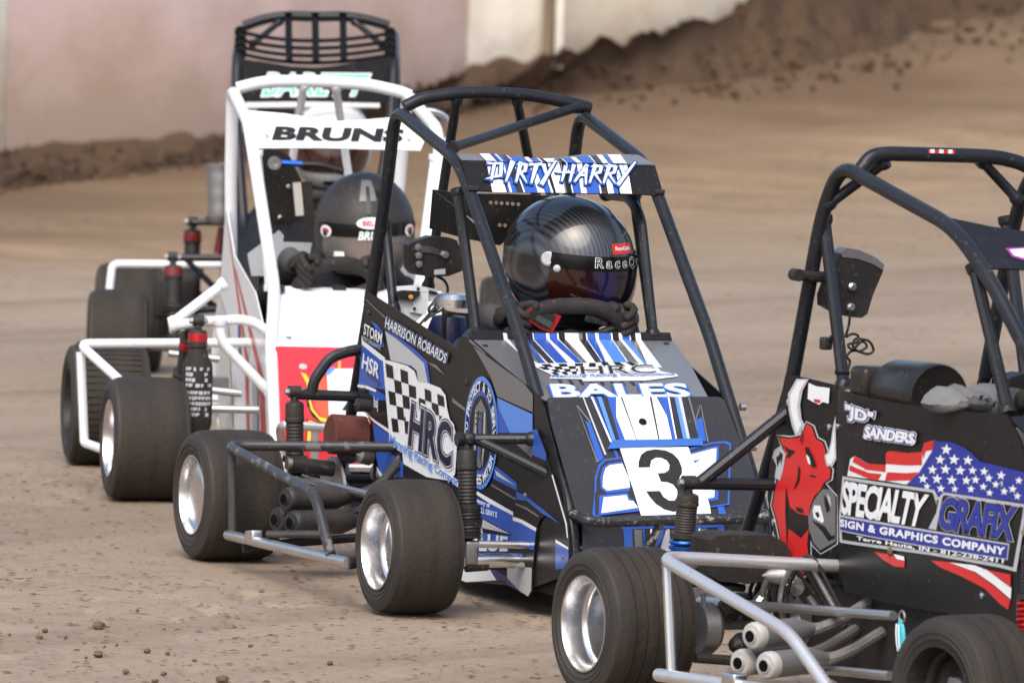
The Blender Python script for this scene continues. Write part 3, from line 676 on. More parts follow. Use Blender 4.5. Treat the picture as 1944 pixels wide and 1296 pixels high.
def helmet(person, pos, yaw, pitch, rollz, shell, visor, scale=1.0, visor_el=(-0.50, 0.16), wrap=1.28, band=None, opening=False):
    rows = []; n, m = 72, 48
    for i in range(m+1):
        el = -1.12+(math.pi/2+1.12)*i/m
        rows.append([helmet_point(2*math.pi*j/n, el) for j in range(n+1)])
    mb = MB(); mb.grid(rows)
    if opening:      # real face opening in the shell
        keep = []
        for i in range(m):
            for j in range(n):
                az = 2*math.pi*(j+0.5)/n; az = az-2*math.pi if az > math.pi else az; el = -1.12+(math.pi/2+1.12)*(i+0.5)/m
                if not (abs(az) < wrap*0.86 and visor_el[0] < el < visor_el[1]): keep.append(mb.f[i*n+j])
        mb.f = keep; mb.m = [0]*len(keep)
    low = rows[0]; mb.grid([[p*0.86+V((0, 0, -0.012)) for p in low], low])
    h = mb.build('helmet', shell, person, smooth=70)
    h.matrix_local = Matrix.Translation(V(pos)) @ Matrix.Rotation(yaw, 4, 'Z') @ Matrix.Rotation(pitch, 4, 'Y') @ Matrix.Rotation(rollz, 4, 'X') @ Matrix.Scale(scale, 4)
    # face opening gasket, then the shield over it
    g = helmet_patch(-wrap*0.90, wrap*0.90, visor_el[0], visor_el[1], 0.0012, rnd=0.3)
    if not opening: MB().grid(g).build('eyeport', 'hole_black', h, smooth=60)
    vrow = helmet_patch(-wrap, wrap, visor_el[0]-0.05, visor_el[1]+0.07, 0.0055, 44, 12, rnd=0.22)
    vb = helmet_patch(-wrap, wrap, visor_el[0]-0.05, visor_el[1]+0.07, 0.0035, 44, 12, rnd=0.22)
    mb = MB(); mb.grid(vrow); mb.grid([r[::-1] for r in vb])
    edge = lambda g: g[0]+[r[-1] for r in g[1:]]+g[-1][::-1][1:]+[r[0] for r in g[::-1][1:]]
    mb.grid([edge(vb), edge(vrow)])
    v = mb.build('visor', visor, h, smooth=60)
    if band: 
        mb = MB(); mb.grid(helmet_patch(-wrap*0.98, wrap*0.98, visor_el[1]-0.15, visor_el[1]+0.075, 0.0062, 44, 4)); mb.build('visor_strip', band, h, smooth=60)
    for s in (-1, 1):
        p = helmet_point(s*(wrap+0.02), 0.10); nn = p.normalized(); mb = MB()
        mb.lathe(p-nn*0.002, nn, [(0, 0.016), (0.006, 0.016), (0.009, 0.012), (0.009, 0.0)], 18); mb.build('visor_pivot', 'light_grey' if shell == 'carbon' else 'black_plastic', h)
        p = helmet_point(s*(wrap-0.13), -0.02); nn = p.normalized()
        MB().lathe(p+nn*0.004, nn, [(0, 0.008), (0.005, 0.008), (0.008, 0.004), (0.008, 0.0)], 14).build('visor_screw', 'light_grey' if shell == 'carbon' else 'black_plastic', h)
    # rolled neck edge and chin vent
    MB().tube([p*0.99 for p in low], 0.006, 8, cap=False).build('edge_trim', 'black_matte', h)
    MB().grid(helmet_patch(-0.30, 0.30, -0.92, -0.78, 0.002, 12, 3, rnd=0.3)).build('chin_vent', 'hole_black', h)
    return h
def helmet_text(h, txt, az0, az1, el0, el1, layers, lift=0.0075, spacing=1.0, name='lettering', slant=0.0):
    """wraps lettering round the shell (read by someone facing the driver)"""
    mb = MB(); ms = []
    for k, (m, vs, fs) in enumerate(text_layers(txt, layers, spacing)):
        if m not in ms: ms.append(m)
        out = []
        for u, v in vs:
            az = az0+(az1-az0)*(u+slant*v); el = el0+(el1-el0)*v; p = helmet_point(az, el); out.append(p+p.normalized()*(lift+0.0006*k))
        mb.cur = ms.index(m); mb.add(out, fs)
    return mb.build(name, ms, h, smooth=0)
def helmet_badge(h, m, az, el, ra, re, lift, n=24, name='badge', square=False):
    c = helmet_point(az, el); mb = MB(); ring = []
    for k in range(n):
        a = 2*math.pi*k/n; ca, sa = math.cos(a), math.sin(a)
        if square: q = max(abs(ca), abs(sa)); ca /= q; sa /= q
        p = helmet_point(az+ra*ca, el+re*sa); ring.append(p+p.normalized()*lift)
    mb.add([c+c.normalized()*lift]+ring, [(0, 1+k, 1+(k+1) % n) for k in range(n)])
    return mb.build(name, m, h, smooth=0)

def head(person, pos, yaw, pitch):
    """bare head inside the helmet: skull, jaw, nose, eyes, mouth"""
    vs, fs = ball(1.0, 28, 22); out = []
    for x, y, z in vs:
        X, Y, Z = x*0.088, y*0.070, z*0.105
        if Z < 0: Y *= 1+Z*3.2*0.9; X += 0.012*(x > 0)*(-z); 
        if x > 0.3: X -= 0.006*math.exp(-((z-0.15)/0.18)**2)*(abs(y) < 0.55)                    # eye sockets
        X += 0.020*math.exp(-(y/0.16)**2-((z+0.18)/0.17)**2)*(x > 0)                              # nose
        X += 0.006*math.exp(-(y/0.30)**2-((z+0.50)/0.09)**2)*(x > 0)                              # lips
        out.append((X, Y, Z))
    mb = MB(); mb.add(out, fs); hd = mb.build('head', 'skin', person, smooth=80)
    hd.matrix_local = Matrix.Translation(V(pos)) @ Matrix.Rotation(yaw, 4, 'Z') @ Matrix.Rotation(pitch, 4, 'Y')
    for s in (-1, 1):
        b, f = ball(0.011, 14, 10); MB().add([(x+0.075, y+s*0.029, z+0.014) for x, y, z in b], f).build('eye', 'eye_white', hd)
        b, f = ball(0.0055, 10, 8); MB().add([(x+0.083, y+s*0.029, z+0.014) for x, y, z in b], f).build('iris', 'hole_black', hd)
        MB().tube([(0.082, s*0.012, 0.033), (0.084, s*0.028, 0.037), (0.074, s*0.046, 0.032)], 0.004, 6).build('eyebrow', 'wall_wood', hd)
        MB().tube(bend([(-0.005, s*0.068, 0.02), (-0.012, s*0.078, 0.01), (-0.008, s*0.074, -0.025)], 0.02), 0.008, 8).build('ear', 'skin', hd)
    MB().tube([(0.083, -0.020, -0.052), (0.091, 0, -0.054), (0.083, 0.020, -0.052)], 0.0045, 6).build('mouth', 'lip', hd)
    return hd

def skin_obj(name, verts, edges, radii, m, parent, levels=2, root=0):
    me = bpy.data.meshes.new(name); me.from_pydata([tuple(v) for v in verts], edges, []); ob = bpy.data.objects.new(name, me); COL.objects.link(ob)
    ob.parent = parent; md = ob.modifiers.new('Skin', 'SKIN'); md.use_smooth_shade = True
    sv = me.skin_vertices[0].data
    for i, r in enumerate(radii): sv[i].radius = r if isinstance(r, (tuple, list)) else (r, r); sv[i].use_root = (i == root)
    ob.modifiers.new('Sub', 'SUBSURF').levels = levels; ob.modifiers['Sub'].render_levels = levels
    me.materials.append(MATS[m]); return ob

def glove(person, G, tang, outw, back, wrist, m='glove_black', rim_r=0.017):
    """gloved hand closed on a rim at G. tang: along the rim towards the thumb, outw: away from the hub, back: towards the driver"""
    G, t, o, a = V(G), V(tang).normalized(), V(outw).normalized(), V(back).normalized()
    vs, es, rs = [], [], []
    def add(p, r, par=None):
        vs.append(V(p)); rs.append(r)
        if par is not None: es.append((par, len(vs)-1))
        return len(vs)-1
    w = add(V(wrist), 0.026); pc = add(G+a*(rim_r+0.020)+o*0.016, (0.030, 0.024), w)
    R = rim_r+0.0095
    kn = add(G+a*(R+0.006)+o*0.012, (0.028, 0.016), pc)
    for k, (off, ln) in enumerate(((-0.030, 0.85), (-0.010, 0.97), (0.010, 1.0), (0.030, 0.93))):
        prev = kn
        for i, ang in enumerate((28, 75, 120, 165, 205)):
            an = math.radians(ang*ln); p = G+t*(off*(1-0.05*i))+(a*math.cos(an)+o*math.sin(an))*R
            prev = add(p, (0.0098, 0.0094, 0.009, 0.0086, 0.0078)[i], prev)
    prev = pc
    for i, (ang, tt) in enumerate(((-15, 0.030), (-60, 0.046), (-105, 0.052), (-140, 0.050))):
        an = math.radians(ang); prev = add(G+t*tt+(a*math.cos(an)+o*math.sin(an))*(R+0.002), (0.0125, 0.0115, 0.010, 0.0085)[i], prev)
    return skin_obj('glove', vs, es, rs, m, person, 1)

def steering_wheel(car, c, normal, upv, rx, rz, flat=True, r=0.016, m='black_matte', spokes=3):
    """padded rim; normal points to the driver. returns object and a function angle -> rim point"""
    c = V(c); nrm = V(normal).normalized(); u = V(upv); u = (u-nrm*u.dot(nrm)).normalized(); s = u.cross(nrm).normalized()
    def pt(a):
        ca, sa = math.cos(a), math.sin(a); k = 1.0
        p = 2.6 if flat else 2.0
        k = (abs(ca)**p+abs(sa)**p)**(-1/p)
        return c+s*ca*k*rx+u*sa*k*rz
    path = [pt(2*math.pi*i/56) for i in range(57)]
    o = MB().tube(path, r, 12, cap=False).build('steering_wheel', m, car)
    mb = MB()
    for k in range(spokes):
        a = -math.pi/2+k*2*math.pi/spokes; mb.tube([c, pt(a)], 0.008, 8)
    mb.lathe(c-nrm*0.02, nrm, [(0, 0.035), (0.025, 0.035), (0.03, 0.03), (0.03, 0)], 18); mb.build('spokes', 'satin_black', o)
    MB().rod(c-nrm*0.02, c-nrm*0.42, 0.011).build('steering_shaft', 'satin_black', o)
    return o, pt, s, u, nrm

def seat(car, x, y, z, w=0.34, h=0.40, m='seat_black', lean=0.28):
    """bucket seat shell: base, back and side bolsters as one curved sheet"""
    rows = []; prof = [(0.34, 0.03), (0.30, 0.05), (0.18, 0.02), (0.06, 0.0), (0.0, 0.02), (-0.05, 0.10), (-0.05-lean*0.35*h, h*0.55), (-0.05-lean*0.62*h, h*0.85), (-0.05-lean*0.72*h, h)]
    for px, pz in prof:
        row = []
        for j in range(17):
            u = j/16*2-1; k = abs(u)**3.5; b = 0.11*k
            row.append((x+px+b*(1 if pz > 0.06 else 0.15)*0.9, y+u*w/2*(1-0.10*(pz/h)), z+pz+(b*0.9 if pz <= 0.06 else b*0.15)))
        rows.append(row)
    back = [[(p[0]-0.014, p[1], p[2]-0.006) for p in r] for r in rows]
    mb = MB(); mb.grid(rows); mb.grid([r[::-1] for r in back])
    e = lambda g: [r[0] for r in g]+g[-1][1:]+[r[-1] for r in g[::-1]][1:]+g[0][::-1][1:]
    mb.grid([e(back), e(rows)])
    return mb.build('seat', m, car, smooth=60)

def driver(label, car_obj, name, origin, yaw, seatp, headp, grips, suit, glove_m='glove_black', elbows=None):
    """seated person; all points in the car frame. grips: two (G, tang, outw, back, wrist)"""
    p = thing('person', label, 'person', origin, yaw, 'drivers strapped into the race cars')
    x, y, z = seatp; hx, hy, hz = headp
    neck = V((hx-0.01, hy, hz-0.125)); chest = V((x-0.035, (y*0.6+hy*0.4), z+0.30)); belly = V((x+0.0, y, z+0.15)); pel = V((x+0.03, y, z+0.05))
    vs = [pel, belly, chest, neck]; es = [(0, 1), (1, 2), (2, 3)]; rs = [(0.115, 0.095), (0.115, 0.09), (0.125, 0.09), (0.055, 0.055)]
    def add(q, r, par): vs.append(V(q)); rs.append(r); es.append((par, len(vs)-1)); return len(vs)-1
    sh = []
    for i, s in enumerate((-1, 1)):
        g = grips[i]; w = V(g[4]); shoulder = chest+V((0.0, s*0.135, 0.045))
        el = V(elbows[i]) if elbows and elbows[i] else (shoulder+w)/2+V((-0.02, s*0.055, -0.075))
        a = add(shoulder, 0.054, 2); b = add((shoulder+el)/2, 0.047, a); c = add(el, 0.043, b); d = add((el*0.45+w*0.55), 0.038, c); add(w, 0.029, d)
        hp = add(pel+V((0.06, s*0.075, 0.0)), 0.075, 0); kn = add(V((x+0.38, y+s*0.085, z+0.14)), 0.058, hp); an = add(V((x+0.66, y+s*0.07, z-0.02)), 0.040, kn); add(V((x+0.74, y+s*0.07, z+0.04)), 0.035, an)
    skin_obj('body', vs, es, rs, suit, p, 2)
    for i, g in enumerate(grips):
        glove(p, *g, m=glove_m)
        # cuff between sleeve and glove
        w = V(g[4]); d = (V(g[0])-w).normalized(); MB().lathe(w-d*0.03, d, [(0, 0.026), (0.004, 0.030), (0.035, 0.029), (0.04, 0.024)], 16).build('cuff', 'glove_cuff', p)
    return p

# ================================================================== blue and black car
def car_root(name, label, o, yaw, group='race cars in line on the dirt track'):
    return thing(name, label, 'race car', (o[0], o[1], 0), -math.pi/2+math.radians(yaw), group)
def mir(p, cy): return (p[0], 2*cy-p[1], p[2])
def car_blue():
    O = (0.0,20.5,0.0); YAW = 20; CY = 0.11
    car = car_root('race_car', 'black and blue race car with a paper 3 taped to its nose', O, YAW)
    T = 0.0138
    # ---- wheels
    wheel(car, (0.455, -0.372, 0.1365), 0.137, 0.150, 0.0865, 0.03, -1, dish=0.34)
    wheel(car, (-0.648, -0.398, 0.139), 0.140, 0.178, 0.084, 0, -1, cover=True, seed=1)
    wheel(car, (0.44, 0.53, 0.1365), 0.137, 0.135, 0.0865, 0.06, 1)
    wheel(car, (-0.648, 0.55, 0.139), 0.140, 0.165, 0.084, 0, 1, cover=True)
    # ---- cage
    R = [(-0.6289,-0.1,0.5568),(-0.5416,-0.1,0.8181),(-0.5254,-0.1,0.9604),(-0.4847,-0.1,0.9988),(-0.1005,-0.1,0.8983),(-0.0115,-0.1,0.8342),(0.314,-0.1,0.5675),(0.5777,-0.1,0.3078),(0.6674,-0.1,0.2213),(0.6944,-0.1,0.1089)]
    # smooth side tubes: rear upright, roof rail, windscreen pillar, nose leg
    side = [R[0], R[1], lerp2(R[2], R[3], 0.55), R[4], R[5], R[6], R[8], R[9]]
    tube('cage_tube', side, T, 'black_tube', car, 0.055, 12)
    tube('cage_tube', [mir(p, CY) for p in side], T, 'black_tube', car, 0.055, 12)
    H = [(-0.475,-0.0899,0.9883),(-0.475,-0.0524,1.007),(-0.475,0.0427,1.0221),(-0.475,0.1869,1.0201),(-0.475,0.2936,1.0015),(-0.475,0.3326,0.992)]
    tube('cage_tube', H, T, 'black_tube', car, 0.05, 12)
    d0 = (-0.136,-0.1,0.9206); d1 = (-0.468,0.3021,0.9953)
    tube('cage_brace', [d0, d1], 0.0105, 'black_tube', car)
    b = [(-0.477,0.0295,1.0116),(-0.477,0.1638,1.0128),(-0.6,0.021,0.5909),(-0.6,0.2868,0.6942)]
    tube('cage_brace', [b[0], b[2]], 0.0108, 'black_tube', car); tube('cage_brace', [b[1], b[3], (b[3][0]-0.05, b[3][1]+0.01, 0.30)], 0.0108, 'black_tube', car)
    u = [(-0.1244,-0.088,0.8337),(0.0251,-0.088,0.5341)]
    tube('cage_brace', u, 0.0118, 'black_tube', car); tube('cage_brace', [mir(p, CY) for p in u], 0.0118, 'black_tube', car)
    q = [(-0.2722,0.3,0.8206),(-0.1284,0.3,0.8232),(-0.0582,0.3,0.7876),(0.0427,0.3,0.5389)]
    tube('cage_brace', q, 0.0118, 'black_tube', car, 0.06)
    q = [(-0.6141,-0.085,0.8001),(-0.5122,-0.085,0.5487)]
    tube('cage_brace', q, 0.0108, 'black_tube', car); tube('cage_brace', [mir(p, CY) for p in q], 0.0108, 'black_tube', car)
    # lower frame rails, cross members and floor
    for yy in (-0.10, 0.32):
        tube('frame_rail', [(-0.80, yy, 0.16), (-0.60, yy, 0.085), (0.50, yy, 0.075), (0.70, yy, 0.13)], 0.0138, 'black_tube', car)
        tube('frame_rail', [(side[0][0], yy, side[0][2]), (-0.72, yy, 0.32), (-0.80, yy, 0.16)], 0.0125, 'black_tube', car)
        tube('frame_rail', [(-0.66, yy, 0.44), (-0.2, yy, 0.36), (0.30, yy, 0.36), (0.58, yy, 0.30)], 0.011, 'black_tube', car)
    for xx, zz in ((-0.80, 0.16), (-0.45, 0.08), (0.0, 0.077), (0.50, 0.075), (0.70, 0.13), (-0.66, 0.44)):
        tube('cross_tube', [(xx, -0.10, zz), (xx, 0.32, zz)], 0.0115, 'black_tube', car)
    MB().box((-0.05, CY, 0.062), (1.12, 0.42, 0.006)).build('floor_pan', 'black_matte', car)
    MB().prism([(-0.58, -0.09, 0.08), (-0.58, 0.31, 0.08), (-0.62, 0.31, 0.40), (-0.62, -0.09, 0.40)], (1, 0, 0), 0.004).build('firewall', 'black_matte', car)
    MB().prism([(-0.60, 0.332, 0.09), (0.66, 0.332, 0.09), (0.66, 0.332, 0.18), (0.45, 0.332, 0.43), (0.06, 0.332, 0.52), (-0.10, 0.332, 0.44), (-0.62, 0.332, 0.56), (-0.68, 0.332, 0.30)], (0, 1, 0), 0.003).build('left_side_panel', 'panel_black', car)

    # ---- right side panel and its print
    P = Panel(((0.0,-0.116,0.0),(1.0,0.0,0.0),(0.0,0.0,1.0)), [(-0.6027,0.5836),(-0.0152,0.5075),(-0.0137,0.5253),(0.0082,0.5359),(0.0542,0.5362),(0.2437,0.4963),(0.494,0.4495),(0.5356,0.4119),(0.5918,0.3521),(0.65,0.2713),(0.6822,0.1991),(0.6887,0.1352),(0.6618,0.0949),(0.4685,0.0503),(0.3318,0.045),(0.0737,0.0275),(-0.1957,0.0583),(-0.4012,0.1395),(-0.4689,0.1954),(-0.5164,0.2535),(-0.5531,0.307),(-0.6009,0.3313),(-0.6398,0.3702),(-0.6271,0.4828)], 'side_panel', 'panel_black', car)
    B1 = lambda m, pts, l=None: P.poly(m, pts, l)
    B1('blue', [(-0.6199,0.4664),(-0.5572,0.4565),(-0.4813,0.4451),(-0.465,0.4412),(-0.45,0.384),(-0.4961,0.3827),(-0.5709,0.3818),(-0.6353,0.3803)], 1)
    B1('blue', [(-0.5641,0.5228),(-0.5262,0.5184),(-0.4876,0.5057),(-0.4763,0.4734),(-0.5423,0.4682),(-0.5913,0.4748),(-0.4849,0.4797)], 1)
    B1('white', [(-0.6247,0.4862),(-0.6102,0.476),(-0.5366,0.4642),(-0.466,0.4515),(-0.4652,0.4438),(-0.4919,0.4442),(-0.5571,0.4556),(-0.6201,0.4676)], 2)
    B1('white', [(-0.6379,0.3801),(-0.5763,0.3822),(-0.5171,0.3792),(-0.5175,0.3731),(-0.581,0.3757),(-0.64,0.3743)], 2)
    B1('blue', [(-0.5217,0.3719),(-0.517,0.3784),(-0.4847,0.375),(-0.4417,0.3698),(-0.4408,0.3619),(-0.5201,0.3563),(-0.5698,0.3713)], 1)
    B1('mid_grey', [(-0.6087,0.5655),(-0.6035,0.5668),(-0.4696,0.5376),(-0.4801,0.5359)], 1)
    B1('blue', [(-0.4696,0.5114),(-0.3921,0.5035),(-0.2959,0.4877),(-0.1974,0.4662),(-0.1718,0.4184),(-0.2466,0.4139),(-0.2653,0.4443),(-0.4182,0.4502)], 1)
    B1('light_grey', [(-0.4708,0.5078),(-0.4021,0.4984),(-0.3056,0.48),(-0.215,0.4605),(-0.1847,0.4181),(-0.2466,0.4147),(-0.2597,0.4405),(-0.2971,0.4487),(-0.4287,0.449)], 2)
    B1('mid_grey', [(-0.1376,0.4624),(-0.0819,0.4464),(-0.121,0.4518),(-0.1998,0.4643)], 1)
    # chequered flag with letters
    B1('white', [(-0.4777,0.447),(-0.3989,0.4477),(-0.3203,0.4462),(-0.2721,0.4389),(-0.2463,0.4175),(-0.1826,0.4205),(-0.1054,0.4169),(-0.0708,0.4042),(-0.0581,0.3775),(-0.0394,0.357),(-0.012,0.3482),(0.0116,0.3115),(0.0053,0.2445),(-0.0294,0.228),(-0.1723,0.2227),(-0.3225,0.237),(-0.3318,0.2609),(-0.4187,0.2757),(-0.4204,0.2914),(-0.4391,0.3395)], 3)
    P.layer = 3
    P.checker('panel_black', [(-0.3972,0.299),(-0.2347,0.3054),(-0.2646,0.4317),(-0.4599,0.4405)], 4, 5, 0)
    P.checker('panel_black', [(-0.2243,0.3354),(-0.0539,0.3368),(-0.0805,0.4012),(-0.2421,0.41)], 4, 3, 1)
    B1('blue', [(-0.5316,0.3058),(-0.4183,0.2908),(-0.4125,0.2698),(-0.4031,0.2512),(-0.328,0.2384),(-0.3234,0.2085),(-0.4274,0.1989),(-0.4715,0.1937),(-0.5018,0.235)], 1)
    B1('white', [(-0.4998,0.2155),(-0.4459,0.1985),(-0.4715,0.1937)], 2)
    B1('white', [(-0.5902,0.3278),(-0.5136,0.3123),(-0.4081,0.2995),(-0.4148,0.2928),(-0.5206,0.308),(-0.5896,0.3217)], 2)
    P.text('HRC', [(-0.2881,0.2784),(-0.0122,0.255),(-0.0168,0.348),(-0.2745,0.3729)], [('white', 0.11), ('panel_black', 0.075), ('light_grey', 0.055), ('navy', 0.03)])
    P.text('Manning Racing Components', [(-0.412,0.265),(0.1149,0.2082),(0.1128,0.2283),(-0.4075,0.2934)], [('white', 0.10), ('sky_blue', 0.022)])
    P.text('www.', [(-0.3145,0.2142),(-0.2378,0.2163),(-0.2386,0.2235),(-0.3152,0.2214)], [('panel_black', 0.01)])
    P.text('HSR', [(-0.6095,0.4172),(-0.4982,0.4027),(-0.491,0.4356),(-0.6022,0.4511)], [('white', 0.022)])
    P.text('Racing', [(-0.5785,0.4039),(-0.4965,0.3862),(-0.4923,0.397),(-0.5716,0.415)], [('panel_black', 0.03), ('mid_grey', 0.0)])
    P.text('STORM', [(-0.6037,0.4914),(-0.4847,0.478),(-0.4793,0.5028),(-0.5998,0.5154)], [('panel_black', 0.05), ('white', 0.02)])
    P.text('PERFORMANCE', [(-0.6106,0.4803),(-0.4915,0.4661),(-0.4908,0.4749),(-0.6114,0.4881)], [('light_grey', 0.0)])
    P.text('HARRISON ROBARDS', [(-0.4621,0.5164),(-0.0691,0.4706),(-0.0574,0.492),(-0.4566,0.5394)], [('light_grey', 0.085), ('blue', 0.07), ('panel_black', 0.04), ('white', 0.01)])
    P.text('hoj', [(-0.5204,0.3335),(-0.4936,0.3323),(-0.4968,0.3635),(-0.5236,0.3647)], [('white', 0.03)])
    # upper greys and the bright blue wedge towards the nose
    B1('mid_grey', [(0.087,0.5205),(0.4028,0.468),(0.4579,0.4503),(0.4615,0.4145),(0.2448,0.4284),(0.2055,0.4617),(0.1463,0.4921)], 1)
    B1('sky_blue', [(0.2451,0.4257),(0.462,0.41),(0.4659,0.3721),(0.3273,0.3599),(0.2595,0.4013)], 2)
    B1('blue', [(0.2455,0.4217),(0.2635,0.4016),(0.3312,0.3603),(0.2565,0.3537)], 3)
    B1('mid_grey', [(0.3606,0.3427),(0.4639,0.3459),(0.4665,0.3199)], 1)
    B1('mid_grey', [(-0.0308,0.4025),(0.0521,0.3877),(0.0528,0.3809),(-0.0299,0.393)], 1)
    # lower nose: stripes, wedge, lettering
    B1('blue', [(0.2436,0.2849),(0.3825,0.2619),(0.3842,0.2453),(0.2368,0.2568)], 1)
    B1('light_grey', [(0.2478,0.2759),(0.3769,0.2544),(0.2586,0.265)], 2)
    B1('mid_grey', [(0.2283,0.245),(0.3781,0.2294),(0.3773,0.2249),(0.2254,0.2415)], 1)
    B1('white', [(0.1161,0.2247),(0.225,0.2139),(0.3671,0.1999),(0.3678,0.1923),(0.2194,0.2046),(0.1136,0.2178)], 2)
    B1('blue', [(0.0681,0.2125),(0.226,0.2041),(0.3678,0.1923),(0.3602,0.1544),(0.1906,0.1688),(0.0325,0.1736)], 1)
    B1('blue', [(0.0101,0.1337),(0.109,0.1344),(0.3543,0.1495),(0.3514,0.1152),(0.0154,0.0819)], 1)
    B1('light_grey', [(0.1842,0.1671),(0.3571,0.153),(0.1795,0.149)], 2)
    B1('white', [(0.0049,0.0553),(0.2196,0.0757),(0.2807,0.05),(0.0938,0.027),(0.0074,0.0311)], 2)
    B1('deep_blue', [(0.2229,0.0761),(0.3405,0.0648),(0.3396,0.0542),(0.2838,0.0507)], 2)
    P.layer = 4
    P.text('In Memory of', [(0.0893,0.1979),(0.2305,0.192),(0.2291,0.2055),(0.0979,0.2108)], [('white', 0.03)])
    P.text('CPL LINDELL GRAY II', [(0.078,0.1802),(0.2739,0.179),(0.2727,0.1909),(0.0834,0.1918)], [('white', 0.03)])
    P.text('BLUE', [(0.1132,0.0938),(0.3449,0.1157),(0.345,0.1464),(0.1155,0.135)], [('white', 0.03)])
    # round badge
    c = (0.1598,0.3453); ex = (0.2628,0.3543); ey = (0.1477,0.4629)
    a, bb = ex[0]-c[0], ey[1]-c[1]
    for m, k, l in (('sky_blue', 1.0, 5), ('panel_black', 0.91, 6), ('blue', 0.74, 7), ('panel_black', 0.66, 8)): P.ellipse(m, c, a*k, bb*k, l)
    P.poly('mid_grey', [(c[0]+a*x, c[1]+bb*y) for x, y in ((0, .6), (.32, .42), (.42, -.1), (.12, -.62), (-.12, -.62), (-.42, -.1), (-.32, .42))], 9)
    for k in range(5):
        x = -0.26+0.13*k; P.poly(('light_grey', 'panel_black', 'blue', 'panel_black', 'light_grey')[k], [(c[0]+a*(x-0.035), c[1]+bb*(-0.45+0.1*abs(k-2)*-1)), (c[0]+a*(x+0.035), c[1]-bb*(0.45+0.1*abs(k-2)*-1)), (c[0]+a*(x+0.035), c[1]+bb*0.38), (c[0]+a*(x-0.035), c[1]+bb*0.38)], 10)
    for k in range(8): P.ellipse('panel_black', (c[0]+a*(-0.24+0.12*(k % 3)), c[1]+bb*(0.34-0.10*(k//3))), a*0.035, bb*0.02, 11, 6)
    def ring(txt, a0, a1, flip):
        n = len(txt)
        for k, ch in enumerate(txt):
            if ch == ' ': continue
            an = math.radians(a0+(a1-a0)*(k+0.5)/n); rr = 0.825; w = 0.075; h = 0.055
            ux, uy = math.cos(an), math.sin(an); o = (c[0]+a*rr*ux, c[1]+bb*rr*uy); tx, ty = (uy, -ux) if not flip else (-uy, ux); nx, ny = (ux, uy) if not flip else (-ux, -uy)
            g = lambda i, j: (o[0]+a*(tx*w*i+nx*h*j*1.6), o[1]+bb*(ty*w*i+ny*h*j*1.6))
            P.layer = 7; P.text(ch, [g(-1, -1), g(1, -1), g(1, 1), g(-1, 1)], [('white', 0.02)])
    ring('TO PROTECT & TO SERVE', 190, -10, False); ring('BLUE LIVES MATTER', 205, 335, True)
    P.finish(); P.rivets([(-0.5842,0.5395),(0.051,0.4399),(-0.5912,0.372),(-0.3222,0.3326)], 0.0065, 'satin_black')
    # overlapping front side piece with the axle slot
    F = Panel(((0.0,-0.1205,0.0),(1.0,0.0,0.0),(0.0,0.0,1.0)), [(0.3843,0.2278),(0.389,0.2446),(0.399,0.2597),(0.4732,0.2629),(0.4752,0.3048),(0.4842,0.31),(0.498,0.3612),(0.523,0.3634),(0.586,0.3019),(0.6022,0.2973),(0.6608,0.244),(0.6943,0.2084),(0.7082,0.1753),(0.7156,0.1459),(0.7049,0.1169),(0.6403,0.1082),(0.635,0.1293),(0.6319,0.1722),(0.6183,0.2011),(0.5921,0.2116),(0.5639,0.2111),(0.5364,0.2019),(0.5194,0.1829),(0.5131,0.1519),(0.5086,0.1341),(0.5009,0.0974),(0.5013,0.0507),(0.4836,0.0375),(0.3545,0.0498),(0.3534,0.0793),(0.3629,0.124),(0.3712,0.1686)], 'front_side_panel', 'panel_black', car)
    F.poly('blue', [(0.3902,0.2451),(0.4307,0.243),(0.4661,0.2387),(0.5563,0.2233),(0.6586,0.2039),(0.5509,0.2142),(0.4574,0.2309),(0.3932,0.2286)], 1)
    F.poly('mid_grey', [(0.3883,0.2209),(0.4555,0.2181),(0.5326,0.2081),(0.5298,0.2045),(0.4497,0.2132),(0.3886,0.2173)], 1)
    F.poly('white', [(0.3765,0.1914),(0.4329,0.1903),(0.5195,0.1818),(0.5171,0.174),(0.4273,0.1827),(0.3761,0.1833)], 1)
    F.poly('blue', [(0.3748,0.1832),(0.4273,0.1827),(0.5171,0.174),(0.5131,0.1519),(0.5085,0.1351),(0.3639,0.1329),(0.3714,0.1664)], 1)
    F.poly('light_grey', [(0.3539,0.087),(0.5009,0.0981),(0.5013,0.0507),(0.4836,0.0375),(0.4353,0.0428),(0.3545,0.0619)], 1)
    F.poly('deep_blue', [(0.3545,0.0623),(0.4353,0.0428),(0.4836,0.0375),(0.3545,0.0498)], 2)
    F.poly('white', [(0.634,0.1698),(0.7103,0.1609),(0.7121,0.1559),(0.6346,0.1634)], 1)
    F.poly('blue', [(0.6346,0.1634),(0.7121,0.1559),(0.7156,0.1455),(0.7049,0.1169),(0.6402,0.1086)], 1)
    F.poly('blue', [(0.4775,0.3797),(0.5022,0.3819),(0.5627,0.3366),(0.5625,0.3232),(0.4781,0.3276)], 1)
    F.poly('white', [(0.599,0.2977),(0.6063,0.2994),(0.6986,0.2089),(0.7097,0.1798),(0.7035,0.1792),(0.6895,0.2069)], 2)
    F.finish(); F.rivets([(0.4437,0.241),(0.6822,0.1383)], 0.006, 'dull_metal')
    MB().prism([(0.40, -0.108, 0.05), (0.62, -0.108, 0.05), (0.62, -0.108, 0.26), (0.40, -0.108, 0.26)], (0, -1, 0), 0.002).build('inner_panel', 'hole_black', car)

    # ---- hood
    Hd = Panel(((0.457,0.11,0.446),(0.0,1.0,0.0),(-0.9767,0.0,0.2146)), [(-0.2305,0.399),(0.2282,0.405),(0.2066,0.2416),(0.1573,-0.0085),(-0.2069,-0.0239),(-0.2111,-0.0094)], 'hood', 'mid_grey', car)
